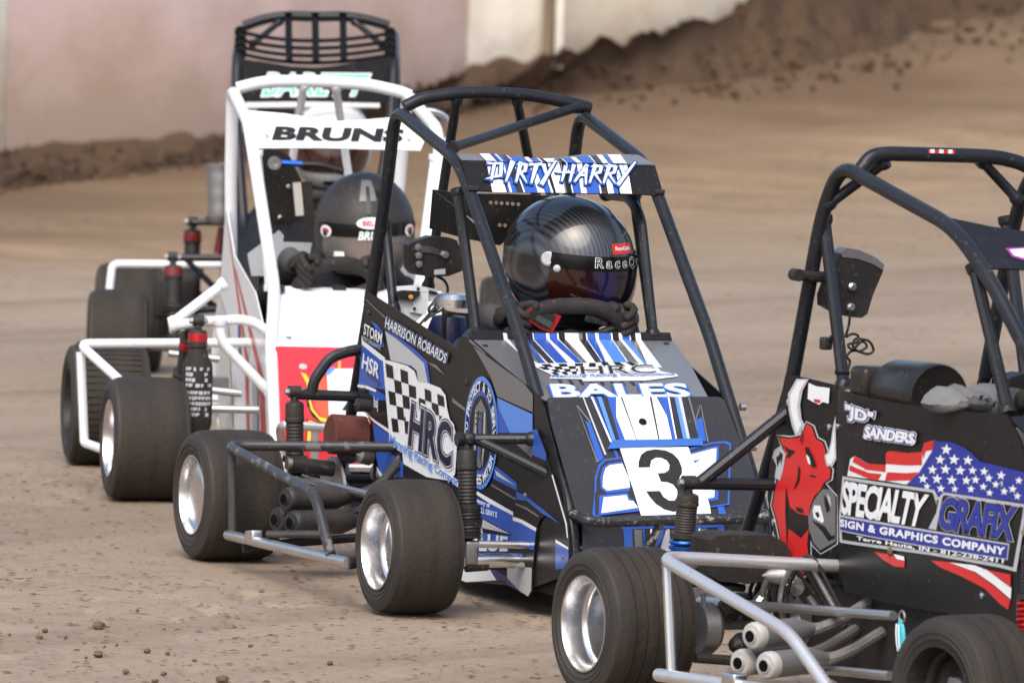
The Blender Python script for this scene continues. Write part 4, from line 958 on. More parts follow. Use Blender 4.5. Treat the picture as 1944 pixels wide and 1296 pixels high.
    top = [(345,378,'white'),(378,515,'panel_black'),(515,525,'white'),(530,552,'blue'),(555,600,'panel_black'),(603,611,'white'),(612,720,'blue'),(721,749,'white'),(750,818,'blue'),(819,831,'white'),(834,882,'panel_black'),(886,1006,'white'),(1007,1040,'mid_grey'),(1041,1071,'panel_black'),(1072,1082,'white'),(1083,1153,'blue'),(1154,1182,'white'),(1183,1290,'blue'),(1291,1303,'white'),(1304,1358,'panel_black'),(1360,1388,'white'),(1389,1452,'blue'),(1453,1462,'white'),(1463,1505,'panel_black'),(1506,1552,'white')]
    L = Panel(((0.0612,0.11,0.533),(0.0,1.0,0.0),(-0.5078,0.0,0.8615)), [(-0.225,-0.0008),(0.2261,0.0011),(0.2243,0.0196),(-0.2182,0.0213)], 'hood_lip', 'panel_black', car)
    LT = [[(-0.1512,-0.0019),(-0.1428,-0.0019),(-0.1425,0.0138),(-0.1507,0.0142)],[(-0.1428,-0.0019),(-0.1081,-0.0017),(-0.1077,0.0141),(-0.1424,0.0143)],[(-0.1081,-0.0017),(-0.1055,-0.0016),(-0.1052,0.0141),(-0.1076,0.0146)],[(-0.1043,-0.0016),(-0.0987,-0.0016),(-0.0983,0.0142),(-0.1038,0.0147)],[(-0.0979,-0.0016),(-0.0865,-0.0015),(-0.0861,0.0143),(-0.0975,0.0147)],[(-0.0858,-0.0015),(-0.0837,-0.0015),(-0.0833,0.0144),(-0.0853,0.0149)],[(-0.0835,-0.0015),(-0.056,-0.0013),(-0.0556,0.0146),(-0.083,0.0149)],[(-0.0558,-0.0013),(-0.0487,-0.0013),(-0.0483,0.0147),(-0.0553,0.0152)],[(-0.0484,-0.0013),(-0.0311,-0.0012),(-0.0307,0.0149),(-0.0479,0.0152)],[(-0.0309,-0.0012),(-0.0278,-0.0011),(-0.0274,0.0149),(-0.0304,0.0154)],[(-0.0271,-0.0011),(-0.0149,-0.0011),(-0.0144,0.015),(-0.0266,0.0154)],[(-0.0138,-0.0011),(0.0167,-0.0009),(0.0172,0.0153),(-0.0133,0.0156)],[(0.017,-0.0009),(0.0254,-0.0008),(0.0258,0.0154),(0.0175,0.0159)],[(0.0256,-0.0008),(0.0333,-0.0008),(0.0337,0.0155),(0.0262,0.016)],[(0.0335,-0.0007),(0.0361,-0.0007),(0.0366,0.0155),(0.0341,0.016)],[(0.0363,-0.0007),(0.0542,-0.0006),(0.0547,0.0157),(0.0369,0.0161)],[(0.0544,-0.0006),(0.0616,-0.0006),(0.0621,0.0158),(0.055,0.0163)],[(0.0618,-0.0006),(0.0891,-0.0004),(0.0896,0.0161),(0.0624,0.0163)],[(0.0894,-0.0004),(0.0924,-0.0004),(0.093,0.0161),(0.09,0.0166)],[(0.0927,-0.0004),(0.1065,-0.0003),(0.107,0.0162),(0.0933,0.0166)],[(0.107,-0.0003),(0.1141,-0.0002),(0.1147,0.0163),(0.1076,0.0168)],[(0.1144,-0.0002),(0.1305,-0.0001),(0.1311,0.0165),(0.115,0.0168)],[(0.1308,-0.0001),(0.1331,-0.0001),(0.1336,0.0165),(0.1314,0.017)],[(0.1333,-0.0001),(0.144,-0.0),(0.1446,0.0166),(0.134,0.017)],[(0.1443,-0.0),(0.1561,0.0),(0.1567,0.0167),(0.145,0.0171)]]
    for t, q in zip(top, LT): L.poly(t[2], q, 1)
    L.finish()
    HS = [[(-0.1526,0.4002),(-0.1406,0.4005),(-0.1517,0.3024),(-0.134,0.23),(-0.1518,0.2295)],[(-0.1091,0.4015),(-0.1066,0.4016),(-0.1125,0.2306),(-0.1168,0.2305)],[(-0.1053,0.4016),(-0.0991,0.4018),(-0.1183,0.2304),(-0.131,0.2301)],[(-0.0989,0.4018),(-0.0874,0.4021),(-0.0985,0.2309),(-0.1107,0.2306)],[(-0.0869,0.4021),(-0.0845,0.4022),(-0.0939,0.2311),(-0.0977,0.231)],[(-0.0843,0.4022),(-0.0561,0.4031),(-0.0692,0.2317),(-0.0934,0.2311)],[(-0.0558,0.4031),(-0.0489,0.4033),(-0.05,0.2363),(-0.068,0.2318)],[(-0.0487,0.4033),(-0.031,0.4038),(-0.0329,0.2489),(-0.05,0.2363)],[(-0.0307,0.4038),(-0.0279,0.4039),(-0.0331,0.2448),(-0.0347,0.2488)],[(-0.0266,0.4039),(-0.015,0.4043),(-0.0332,0.2732),(-0.0327,0.2854)],[(-0.0135,0.4043),(0.0173,0.4052),(-0.0049,0.2375),(-0.0245,0.237)],[(0.0179,0.4052),(0.0256,0.4055),(0.0053,0.2499),(-0.0027,0.2416)],[(0.0258,0.4055),(0.0338,0.4057),(0.0119,0.2541),(0.0095,0.2581)],[(0.0338,0.4057),(0.0364,0.4058),(0.0128,0.2461),(0.0112,0.2501)],[(0.0369,0.4058),(0.0549,0.4063),(0.02,0.2462),(0.0133,0.2461)],[(0.0552,0.4064),(0.0621,0.4066),(0.0369,0.2427),(0.0196,0.2438)],[(0.0624,0.4066),(0.0905,0.4074),(0.0661,0.2394),(0.0382,0.2427)],[(0.0907,0.4074),(0.0933,0.4075),(0.0692,0.2395),(0.0664,0.2394)],[(0.1082,0.4079),(0.1157,0.4082),(0.1001,0.2281),(0.0885,0.2278)],[(0.116,0.4082),(0.1317,0.4086),(0.1057,0.2283),(0.1006,0.2282)],[(0.1457,0.409),(0.1576,0.4094),(0.1309,0.2047),(0.1065,0.2283)]]
    HC = ['white','white','blue','dark_grey','white','blue','white','blue','white','panel_black','white','dark_grey','panel_black','white','blue','white','sky_blue','white','white','sky_blue','white']
    for m, q in zip(HC, HS): Hd.poly(m, q, 1)
    Hd.poly('white', [(-0.156,0.2167),(-0.14,0.2282),(0.0781,0.2414),(0.0919,0.2233),(0.1224,0.2195),(0.1189,0.1778),(0.1472,0.1601),(0.1441,0.1435),(0.0606,0.1121),(-0.0801,0.1041),(-0.079,0.1196),(-0.1488,0.1207),(-0.1343,0.1457)], 2)
    Hd.layer = 3
    Hd.checker('panel_black', [(-0.1263,0.1441),(-0.0666,0.1547),(-0.0367,0.2273),(-0.152,0.2169)], 6, 4, 0)
    Hd.checker('panel_black', [(-0.0496,0.203),(0.0849,0.212),(0.0739,0.2376),(-0.0367,0.2273)], 8, 1, 1)
    Hd.text('HRC', [(-0.0705,0.1436),(0.0999,0.1571),(0.1126,0.2164),(-0.0538,0.1992)], [('white', 0.06), ('light_grey', 0.03), ('dark_grey', -0.005)])
    Hd.text('Manning Racing Components', [(-0.1462,0.1198),(0.1397,0.1434),(0.1391,0.1618),(-0.1348,0.1402)], [('white', 0.07), ('sky_blue', 0.015)])
    for k in range(9): Hd.poly('dark_grey', [(-0.1314,0.1211),(-0.1242,0.1213),(-0.1294,0.0819),(-0.1366,0.0817)] if k == 0 else [(p[0]+k*0.0225, p[1]) for p in [(-0.1314,0.1211),(-0.1242,0.1213),(-0.1294,0.0819),(-0.1366,0.0817)]], 1)
    Hd.text('BALES', [(-0.1888,-0.0227),(0.1148,-0.016),(0.14,0.0847),(-0.1658,0.072)], [('blue', 0.075), ('sky_blue', 0.055), ('white', 0.03)])
    Hd.finish(); Hd.rivets([(-0.2093,0.3542),(0.2048,0.383)], 0.006, 'satin_black')

    # ---- number plate panel, nose and numerals
    N = Panel(((0.676,0.11,0.234),(0.0,1.0,0.0),(-0.6503,0.0,0.7597)), [(-0.2098,0.275),(-0.2065,0.2792),(-0.2,0.2814),(0.162,0.2858),(0.1736,0.2834),(0.1797,0.2764),(0.2015,0.0932),(0.2013,0.0377),(0.2022,-0.0124),(-0.2035,-0.0205),(-0.2063,0.0086),(-0.2138,0.2158)], 'nose_panel', 'dark_grey', car, thick=0.004)
    PA = lambda m, pts, l=1: N.poly(m, pts, l)
    for m, q, l in zip(['light_grey','blue','white','sky_blue','dark_grey','blue','white','white','white','white','blue','dark_grey','light_grey','sky_blue','mid_grey','blue','blue','mid_grey','mid_grey','mid_grey','mid_grey'],
        [[(-0.132,0.2819),(-0.129,0.282),(-0.11,0.1367),(-0.1145,0.1367)],[(-0.1108,0.2821),(-0.1047,0.2822),(-0.0843,0.1299),(-0.0904,0.1299)],[(-0.1138,0.2821),(-0.1093,0.2821),(-0.0913,0.168),(-0.0958,0.168)],[(-0.1002,0.2822),(-0.0905,0.2823),(-0.0822,0.1681),(-0.0898,0.168)],[(-0.0905,0.2823),(-0.0775,0.2824),(-0.0731,0.1681),(-0.0807,0.1681)],[(-0.0775,0.2824),(-0.0547,0.2826),(-0.0667,0.2378),(-0.0595,0.1682),(-0.0731,0.1681)],[(-0.0583,0.2825),(-0.0486,0.2826),(-0.0368,0.1684),(-0.061,0.1682),(-0.0688,0.2308)],[(-0.045,0.2827),(0.0152,0.2832),(0.0109,0.1721),(-0.0353,0.1684)],[(0.0198,0.2832),(0.0304,0.2833),(0.0428,0.2351),(0.0414,0.173),(0.0139,0.1722)],[(0.0548,0.2835),(0.0585,0.2835),(0.0523,0.1741),(0.0492,0.1741)],[(0.0335,0.2833),(0.0542,0.2835),(0.0485,0.1738),(0.0424,0.1734),(0.0443,0.2351)],[(0.0585,0.2835),(0.07,0.2836),(0.0631,0.1753),(0.0529,0.1745)],[(0.0777,0.2837),(0.0853,0.2837),(0.0814,0.1754),(0.0753,0.1753)],[(0.07,0.2836),(0.0777,0.2837),(0.0753,0.1753),(0.0662,0.1753)],[(0.0999,0.2838),(0.1036,0.2839),(0.1044,0.2181),(0.1011,0.1755)],[(-0.1387,0.2216),(-0.1281,0.2147),(-0.1183,0.1263),(-0.1322,0.1175)],[(0.1044,0.2251),(0.1197,0.2322),(0.116,0.1711),(0.099,0.1727)],[(-0.1505,0.2588),(-0.1472,0.2598),(-0.1274,0.2182),(-0.1296,0.2147)],[(-0.1505,0.2588),(-0.1492,0.2563),(-0.1322,0.1175),(-0.1356,0.1158)],[(0.1207,0.2619),(0.1232,0.262),(0.1053,0.2251),(0.103,0.2258)],[(0.1226,0.2619),(0.1242,0.2609),(0.1205,0.1694),(0.1174,0.1693)]],
        [1,1,2,2,1,1,2,2,2,2,1,1,2,2,1,2,2,3,3,3,3]): PA(m, q, l)
    # the wide outlined numerals under the paper number
    PA('blue', [(-0.157,0.0432),(-0.1491,0.0777),(-0.1336,0.1106),(-0.1186,0.1245),(-0.0813,0.1299),(-0.0728,0.0573),(-0.0726,0.0022),(-0.0801,-0.0047),(-0.172,-0.0204),(-0.1732,-0.0119)], 4)
    PA('dark_grey', [(-0.1521,0.0449),(-0.1455,0.076),(-0.1311,0.1054),(-0.1167,0.1194),(-0.0824,0.1247),(-0.0727,0.0435),(-0.0718,0.0056),(-0.0824,-0.0013),(-0.1681,-0.016),(-0.1579,0.0363)], 5)
    PA('blue', [(-0.142,0.0502),(-0.1376,0.0778),(-0.1265,0.102),(-0.1122,0.1125),(-0.0809,0.1178),(-0.0758,0.0573),(-0.0818,0.0435),(-0.131,0.0381)], 6)
    PA('white', [(-0.1374,0.0536),(-0.1316,0.0778),(-0.1214,0.1003),(-0.1101,0.1083),(-0.082,0.1126),(-0.0751,0.0746),(-0.0784,0.0521),(-0.1298,0.044)], 7)
    PA('blue', [(-0.1608,-0.017),(-0.1487,0.0329),(-0.0855,0.04),(-0.0843,0.0245),(-0.0772,0.0228),(-0.0688,-0.0012),(-0.0714,-0.0064)], 6)
    PA('white', [(-0.1543,-0.0118),(-0.1408,0.0278),(-0.0899,0.0338),(-0.0883,0.0201),(-0.0781,0.0187),(-0.0711,0.0022)], 7)
    PA('blue', [(0.0701,0.1516),(0.1237,0.1676),(0.158,0.1713),(0.1689,0.1655),(0.1311,0.0115),(0.0783,0.0027),(0.0693,0.058)], 4)
    PA('dark_grey', [(0.0705,0.1464),(0.1242,0.1631),(0.1523,0.1661),(0.1633,0.1609),(0.127,0.015),(0.0807,0.0069),(0.0723,0.058)], 5)
    PA('blue', [(0.072,0.1395),(0.121,0.1554),(0.1399,0.1583),(0.1086,0.0235),(0.0833,0.0183),(0.067,0.1169)], 6)
    PA('white', [(0.0743,0.136),(0.1229,0.1502),(0.133,0.152),(0.1007,0.0287),(0.0848,0.0252),(0.0754,0.1134),(0.0927,0.1233),(0.0739,0.1204)], 7)
    for q in [[(0.1033,0.0062),(0.1173,0.008),(0.1188,-0.0127),(0.1021,-0.0127)]]: PA('blue', q, 4)
    PA('white_paper', [(-0.0799,0.1508),(-0.0462,0.153),(0.0141,0.152),(0.0706,0.1537),(0.0799,0.0788),(0.0844,0.0373),(0.0857,0.0062),(0.084,-0.0128),(-0.0695,-0.0184),(-0.0727,0.0435)], 9)
    PA('tape_blue', [(-0.1078,0.1471),(-0.091,0.1694),(0.0062,0.1714),(0.1072,0.1755),(0.1034,0.1553),(0.1017,0.1574),(0.0144,0.1534),(-0.0772,0.1494)], 11)
    PA('black_paint', [(-0.0497,0.1014),(-0.0459,0.1163),(-0.0367,0.1337),(-0.0225,0.1435),(-0.002,0.1474),(0.0185,0.1444),(0.0334,0.1361),(0.0424,0.1219),(0.0454,0.1011),(0.0424,0.0873),(0.0337,0.0751),(0.0428,0.0613),(0.0475,0.044),(0.0454,0.0233),(0.0345,0.0026),(0.0203,-0.0071),(0.0018,-0.0089),(-0.0165,-0.0028),(-0.0316,0.011),(-0.0403,0.0264),(-0.046,0.0419),(-0.0156,0.0427),(-0.0112,0.0283),(-0.0012,0.019),(0.0109,0.019),(0.0199,0.0284),(0.0227,0.0457),(0.0167,0.0595),(0.0044,0.0653),(-0.0082,0.0659),(-0.0106,0.087),(0.0048,0.0881),(0.0154,0.0951),(0.0197,0.1079),(0.0161,0.1194),(0.0054,0.1259),(-0.0066,0.1262),(-0.0178,0.1192),(-0.0246,0.1018)], 10)
    N.finish()
    MB().lathe(N.at((-0.0138,0.219), 0.0025), N.N, [(0, 0.0085), (0.0012, 0.0085), (0.0014, 0.0)], 18).build('bolt_hole', 'hole_black', N.obj)
    N2 = Panel(((0.706,0.11,0.115),(0.0,1.0,0.0),(-0.2366,0.0,0.9716)), [(-0.1929,0.1042),(0.204,0.1123),(0.2025,0.0281),(0.2016,0.011),(-0.1962,0.0107)], 'lower_nose_panel', 'dark_grey', car)
    for m, q in zip(['blue','blue','mid_grey','white','blue','light_grey','blue','white','blue','mid_grey','blue','blue'], [[(-0.1083,0.0874),(0.112,0.0921),(0.1118,0.0873),(-0.1086,0.0823)],[(-0.1055,0.0831),(-0.086,0.0832),(-0.0866,0.042),(-0.1047,0.0419)],[(-0.0816,0.0817),(-0.065,0.0818),(-0.0641,0.042),(-0.0821,0.042)],[(-0.0469,0.0832),(-0.043,0.0832),(-0.043,0.042),(-0.046,0.042)],[(-0.0635,0.0832),(-0.0589,0.0832),(-0.0581,0.042),(-0.062,0.042)],[(-0.0123,0.0819),(-0.0047,0.0833),(-0.0043,0.0336),(-0.0299,0.0335)],[(-0.0364,0.0833),(-0.0153,0.0833),(-0.0209,0.062),(-0.0385,0.042)],[(0.0587,0.0849),(0.0626,0.0849),(0.0604,0.0308),(0.0574,0.0308)],[(0.0512,0.0849),(0.0572,0.0849),(0.0559,0.0308),(0.0483,0.0308)],[(0.0648,0.0849),(0.0738,0.0849),(0.071,0.0308),(0.0634,0.0308)],[(0.0747,0.0849),(0.079,0.0849),(0.0761,0.0308),(0.0725,0.0308)],[(0.0998,0.0892),(0.1134,0.0893),(0.1171,0.0736),(0.105,0.0736)]]): N2.poly(m, q, 1)
    N2.finish()
    # ---- roof visor
    VT = Panel(((-0.0545,0.11,0.8995),(0.0,1.0,0.0),(-0.9797,0.0,0.2005)), [(-0.2153,0.0017),(0.2136,-0.008),(0.2043,0.0686),(0.1321,0.073),(0.0683,0.0607),(0.0122,0.036),(-0.0286,0.0209),(-0.0752,0.0225),(-0.1293,0.0364),(-0.1714,0.051),(-0.2077,0.0617)], 'roof_visor_top', 'mid_grey', car)
    VF = Panel(((0.002,0.11,0.838),(0.0,1.0,0.0),(-0.6763,0.0,0.7367)), [(-0.2169,0.0017),(0.2172,-0.002),(0.2158,0.0809),(-0.2157,0.084)], 'roof_visor', 'panel_black', car)
    stops = [(345,470,290,380,'white'),(470,482,392,402,'panel_black'),(460,500,385,420,'blue'),(500,518,425,440,'white'),(518,560,440,470,'blue'),(560,620,480,520,'dark_grey'),(620,632,525,535,'white'),(632,745,545,655,'blue'),(745,805,660,700,'white'),(805,860,705,770,'blue'),(862,880,775,790,'white'),(880,905,795,820,'panel_black'),(905,985,825,930,'white'),(985,1000,935,950,'mid_grey'),(1000,1045,955,985,'panel_black'),(1048,1056,990,1000,'white'),(1060,1125,1005,1080,'blue'),(1125,1175,1085,1130,'white'),(1175,1290,1140,1240,'blue'),(1292,1305,1245,1255,'white'),(1310,1360,1260,1310,'dark_grey'),(1362,1412,1315,1365,'white'),(1412,1455,1370,1400,'blue'),(1470,1570,1410,1525,'white')]
    SQ = [[(-0.1668,-0.0024),(-0.1351,-0.0023),(-0.1399,0.0813),(-0.1627,0.0813)],[(-0.1351,-0.0023),(-0.1321,-0.0023),(-0.1343,0.0812),(-0.1368,0.0813)],[(-0.1377,-0.0024),(-0.1275,-0.0023),(-0.1297,0.0812),(-0.1386,0.0813)],[(-0.1275,-0.0023),(-0.123,-0.0023),(-0.1247,0.0812),(-0.1285,0.0812)],[(-0.123,-0.0023),(-0.1123,-0.0023),(-0.117,0.0812),(-0.1247,0.0812)],[(-0.1123,-0.0023),(-0.0971,-0.0022),(-0.1043,0.0812),(-0.1145,0.0812)],[(-0.0971,-0.0022),(-0.094,-0.0022),(-0.1005,0.0812),(-0.1031,0.0812)],[(-0.094,-0.0022),(-0.0653,-0.0021),(-0.07,0.0811),(-0.098,0.0811)],[(-0.0653,-0.0021),(-0.05,-0.0021),(-0.0586,0.081),(-0.0687,0.0811)],[(-0.05,-0.0021),(-0.036,-0.002),(-0.0407,0.081),(-0.0573,0.081)],[(-0.0355,-0.002),(-0.0309,-0.002),(-0.0356,0.081),(-0.0395,0.081)],[(-0.0309,-0.002),(-0.0246,-0.002),(-0.028,0.081),(-0.0344,0.081)],[(-0.0246,-0.002),(-0.0042,-0.0019),(0.0,0.0809),(-0.0267,0.081)],[(-0.0042,-0.0019),(-0.0004,-0.0019),(0.0051,0.0809),(0.0013,0.0809)],[(-0.0004,-0.0019),(0.0111,-0.0019),(0.0141,0.0808),(0.0064,0.0809)],[(0.0118,-0.0019),(0.0139,-0.0019),(0.0179,0.0808),(0.0153,0.0808)],[(0.0149,-0.0019),(0.0315,-0.0018),(0.0383,0.0808),(0.0192,0.0808)],[(0.0315,-0.0018),(0.0442,-0.0018),(0.0511,0.0807),(0.0396,0.0808)],[(0.0442,-0.0018),(0.0736,-0.0017),(0.0792,0.0807),(0.0536,0.0807)],[(0.0741,-0.0017),(0.0774,-0.0017),(0.083,0.0807),(0.0805,0.0807)],[(0.0787,-0.0017),(0.0915,-0.0016),(0.0971,0.0806),(0.0843,0.0807)],[(0.092,-0.0016),(0.1048,-0.0016),(0.1112,0.0806),(0.0984,0.0806)],[(0.1048,-0.0016),(0.1158,-0.0015),(0.1201,0.0806),(0.1124,0.0806)],[(0.1196,-0.0015),(0.1452,-0.0015),(0.1521,0.0805),(0.1227,0.0806)]]
    TQ = [[(-0.1649,-0.0078),(-0.1422,-0.008),(-0.137,0.0513),(-0.1603,0.05)],[(-0.1391,-0.0081),(-0.1366,-0.0081),(-0.1319,0.0498),(-0.1345,0.0496)],[(-0.1409,-0.0081),(-0.1321,-0.0082),(-0.1272,0.0501),(-0.1363,0.0495)],[(-0.1308,-0.0082),(-0.127,-0.0082),(-0.1227,0.0485),(-0.1266,0.0483)],[(-0.127,-0.0082),(-0.1194,-0.0083),(-0.1155,0.0471),(-0.1233,0.0466)],[(-0.1169,-0.0083),(-0.1067,-0.0085),(-0.1038,0.044),(-0.1142,0.0434)],[(-0.1055,-0.0085),(-0.1029,-0.0085),(-0.1012,0.0405),(-0.1038,0.0404)],[(-0.1004,-0.0085),(-0.0726,-0.0089),(-0.0727,0.0348),(-0.1013,0.0331)],[(-0.0713,-0.0089),(-0.0611,-0.009),(-0.0584,0.0282),(-0.0688,0.0276)],[(-0.0599,-0.009),(-0.0434,-0.0092),(-0.0421,0.0236),(-0.059,0.0227)],[(-0.0421,-0.0092),(-0.0383,-0.0093),(-0.0382,0.0202),(-0.0421,0.02)],[(-0.0371,-0.0093),(-0.0307,-0.0094),(-0.0311,0.0187),(-0.0376,0.0184)],[(-0.0294,-0.0094),(-0.0028,-0.0097),(-0.0024,0.0204),(-0.0298,0.0188)],[(-0.0015,-0.0097),(0.0023,-0.0098),(0.0021,0.0188),(-0.0018,0.0186)],[(0.0036,-0.0098),(0.0112,-0.0099),(0.0113,0.0193),(0.0034,0.0189)],[(0.0125,-0.0099),(0.015,-0.0099),(0.0155,0.0205),(0.0129,0.0203)],[(0.0163,-0.0099),(0.0353,-0.0102),(0.0377,0.0255),(0.0181,0.0243)],[(0.0366,-0.0102),(0.0481,-0.0103),(0.0492,0.0326),(0.0374,0.0319)],[(0.0506,-0.0103),(0.076,-0.0107),(0.0813,0.0437),(0.0551,0.0422)],[(0.0773,-0.0107),(0.0799,-0.0107),(0.0869,0.0486),(0.0842,0.0485)],[(0.0811,-0.0107),(0.0939,-0.0109),(0.1023,0.0523),(0.0892,0.0515)],[(0.0952,-0.0109),(0.1079,-0.011),(0.118,0.0569),(0.1049,0.0561)],[(0.1092,-0.011),(0.1168,-0.0111),(0.1275,0.0584),(0.1197,0.0579)],[(0.1194,-0.0112),(0.1487,-0.0115),(0.1607,0.0612),(0.1305,0.0595)]]
    for t, q, q2 in zip(stops, SQ, TQ): VF.poly(t[4], q, 1 if t[4] in ('blue', 'dark_grey') else 2); VT.poly(t[4], q2, 1 if t[4] in ('blue', 'dark_grey') else 2)
    # slashed brush lettering, stroke by stroke: (x0,y0,x1,y1,w0,w1) per letter in a 0..1 box
    BR = {'D': [(0.22, 0.95, 0.02, -0.10, .20, .14), (-0.40, 0.92, 0.85, 0.97, .07, .18), (0.90, 1.02, 0.92, 0.15, .22, .20), (1.0, 0.20, -0.45, -0.04, .20, .07)],
          'I': [(0.75, 1.12, 0.25, -0.15, .34, .10)],
          'R': [(0.32, 1.08, 0.0, -0.15, .28, .12), (0.0, 0.95, 0.85, 0.95, .12, .24), (0.85, 0.98, 0.80, 0.55, .24, .2), (0.82, 0.55, 0.15, 0.42, .2, .12), (0.3, 0.5, 1.05, -0.15, .22, .08)],
          'T': [(-0.1, 0.92, 1.15, 1.0, .12, .22), (0.62, 0.95, 0.28, -0.18, .30, .12)],
          'Y': [(0.05, 1.0, 0.42, 0.42, .28, .2), (1.25, 1.22, 0.05, -0.22, .10, .28)],
          'H': [(0.25, 0.95, 0.0, -0.1, .26, .12), (0.95, 1.05, 0.72, -0.12, .26, .12), (-0.45, 0.5, 1.0, 0.55, .06, .22)],
          'A': [(0.85, 1.05, -0.1, -0.1, .26, .14), (0.75, 1.0, 0.92, -0.25, .26, .10), (0.15, 0.32, 0.9, 0.36, .14, .2)]}
    def brush(word, q):
        n = len(word); strokes = []
        for i, ch in enumerate(word):
            if ch == ' ': continue
            for x0, y0, x1, y1, w0, w1 in BR[ch]:
                A = VF.quad_at(q, (i+0.08+0.80*x0)/n, y0); Bp = VF.quad_at(q, (i+0.08+0.80*x1)/n, y1); strokes.append((A, Bp, w0, w1))
        unit = abs(q[3][1]-q[0][1])
        for m, grow, lay in (('panel_black', 0.34, 4), ('blue', 0.22, 6), ('sky_blue', 0.10, 8), ('white', 0.0, 10)):
            mb = MB()
            for A, Bp, w0, w1 in strokes:
                d = Vector((Bp[0]-A[0], Bp[1]-A[1])); d.normalize(); nrm = Vector((-d.y, d.x)); e = grow*unit*0.45; a0, a1 = w0*unit*0.74+e, w1*unit*0.74+e
                A2 = Vector(A)-d*e; B2 = Vector(Bp)+d*e
                pts = [A2+nrm*a0/2, A2-nrm*a0/2, B2-nrm*a1/2, B2+nrm*a1/2]
                mb.add([VF.at(p, 0.0008+VF.STEP*lay) for p in pts], [(0, 1, 2, 3)])
            mb.build('lettering', m, VF.obj, smooth=0)
    brush('DIRTY', [(-0.1658,0.0316),(-0.0274,0.0258),(-0.0135,0.0713),(-0.1543,0.0733)])
    brush('HARRY', [(-0.0087,0.0299),(0.148,0.0281),(0.1642,0.0716),(0.0024,0.0685)])
    VT.finish(); VF.finish()
    for s in [(-0.208,0.0063),(0.2078,0.0036)]: MB().box(VF.at(s, 0.003), (0.012, 0.022, 0.010), None, 0.002).build('visor_clip', 'satin_black', VF.obj)

    # ---- front axle, damper and links (right side in view)
    ax = [(0.452,-0.2695,0.1082),(0.452,-0.0444,0.1139)]
    MB().rod((0.452, -0.33, ax[0][2]), (0.452, 0.50, ax[0][2]), 0.0155, 16).build('front_axle', 'chrome', car)
    tr = [(0.475,-0.2309,0.1441),(0.475,-0.0584,0.1401)]
    MB().rod(tr[0], lerp2(tr[0], tr[1], 1.4), 0.0078).build('tie_rod', 'steel_tube', car)
    st, sb = (0.425,-0.246,0.355), (0.452,-0.2441,0.1332)
    shock(car, st, sb, spring='black_plastic', r=0.0205, coils=8, split=0.60)
    e1 = (0.5734,-0.1,0.2879); e2 = (0.4716,-0.116,0.3598)
    tube('shock_mount', [(st[0], st[1]-0.022, st[2]), (st[0], st[1]+0.02, st[2]), e1], 0.0112, 'black_tube', car, 0.02); tube('shock_mount', [st, e2], 0.0112, 'black_tube', car)
    k = [(0.455,-0.2326,0.1985),(0.455,-0.2171,0.1509),(0.455,-0.2414,0.1248),(0.455,-0.2495,0.0955),(0.455,-0.2026,0.0988)]
    MB().rod(k[0], k[1], 0.0075).build('steering_link', 'chrome', car)
    MB().box(k[2], (0.03, 0.03, 0.05), None, 0.006).build('steering_knuckle', 'dull_metal', car)
    MB().tube([k[3], k[4]], 0.012, 10).build('axle_clamp', 'black_plastic', car)
    MB().rod((0.452, -0.372+0.02, 0.1365), (0.452, -0.30, 0.1365), 0.024, 16).build('hub', 'dull_metal', car)
    # ---- right nerf bar with its rail and post
    a0 = (-0.3938,-0.116,0.2666); cx = (-0.497,-0.458,0.2592)
    yo = cx[1]
    dn = [(0.0962,-0.458,0.2109),(0.146,-0.458,0.1903),(0.2101,-0.458,0.0948)]
    rl = [(-0.4664,-0.458,0.0704),(0.2109,-0.458,0.0872),(0.3215,-0.458,0.0896)]
    nb = MB().tube(bend([a0, cx, dn[0], dn[2]], 0.045), 0.0112, 12).build('nerf_bar', 'rubbed_tube', car)
    MB().rod(rl[0], rl[2], 0.0112, 12).build('lower_rail', 'steel_tube', nb)
    MB().rod((rl[0][0]+0.006, yo+0.008, rl[0][2]+0.004), (cx[0]+0.01, yo+0.008, cx[2]-0.012), 0.0095).build('post', 'worn_tube', nb)
    jl = [(-0.2951,-0.458,0.0859),(-0.1304,-0.458,0.1067),(-0.2049,-0.458,0.0971)]
    MB().box(jl[0], (0.05, 0.024, 0.022), Matrix.Rotation(-0.12, 3, 'Y'), 0.003).build('clamp', 'polished', nb)
    MB().rod(jl[2], (jl[1][0]+0.02, jl[1][1]+0.10, jl[1][2]), 0.0085).build('bracket_rod', 'worn_tube', nb)
    tube('nerf_strut', [rl[2], (rl[2][0], -0.10, 0.085)], 0.010, 'black_tube', car); tube('nerf_strut', [(rl[0][0]+0.10, yo, rl[0][2]-0.015), (rl[0][0]+0.16, -0.10, 0.09)], 0.010, 'black_tube', car)
    rr = [(-0.7289,-0.235,0.1745),(-0.1883,-0.235,0.1817)]
    MB().rod(rr[0], rr[1], 0.0085).build('radius_rod', 'steel_tube', car)
    # ---- exhaust: three short mufflers
    mo = [(-0.2681,-0.4,0.1658),(-0.3262,-0.4,0.1167),(-0.2247,-0.4,0.1186)]
    for i, p in enumerate(mo): muffler(car, p, (p[0]-0.053, p[1]+0.146, p[2]+0.0), 0.0268 if i else 0.0255, 'muffler_black', 'muffler_black')
    for i, p in enumerate(mo): tube('exhaust_pipe', [(p[0]-0.06, p[1]+0.165, p[2]), (p[0]-0.06, p[1]+0.23, p[2]+0.02), (p[0]-0.10, p[1]+0.30, p[2]+0.09)], 0.011, 'muffler_black', car, 0.05)
    # ---- rear damper, hoop, air filter and engine
    s0, s1 = (-0.655,-0.2556,0.3622), (-0.66,-0.2467,0.1911)
    shock(car, s0, s1, r=0.0205, coils=5, split=0.80)
    m1 = [(-0.655,-0.2542,0.3566),(-0.655,-0.0981,0.3519)]
    MB().rod(m1[0], m1[1], 0.0118).build('rear_shock_mount', 'black_tube', car)
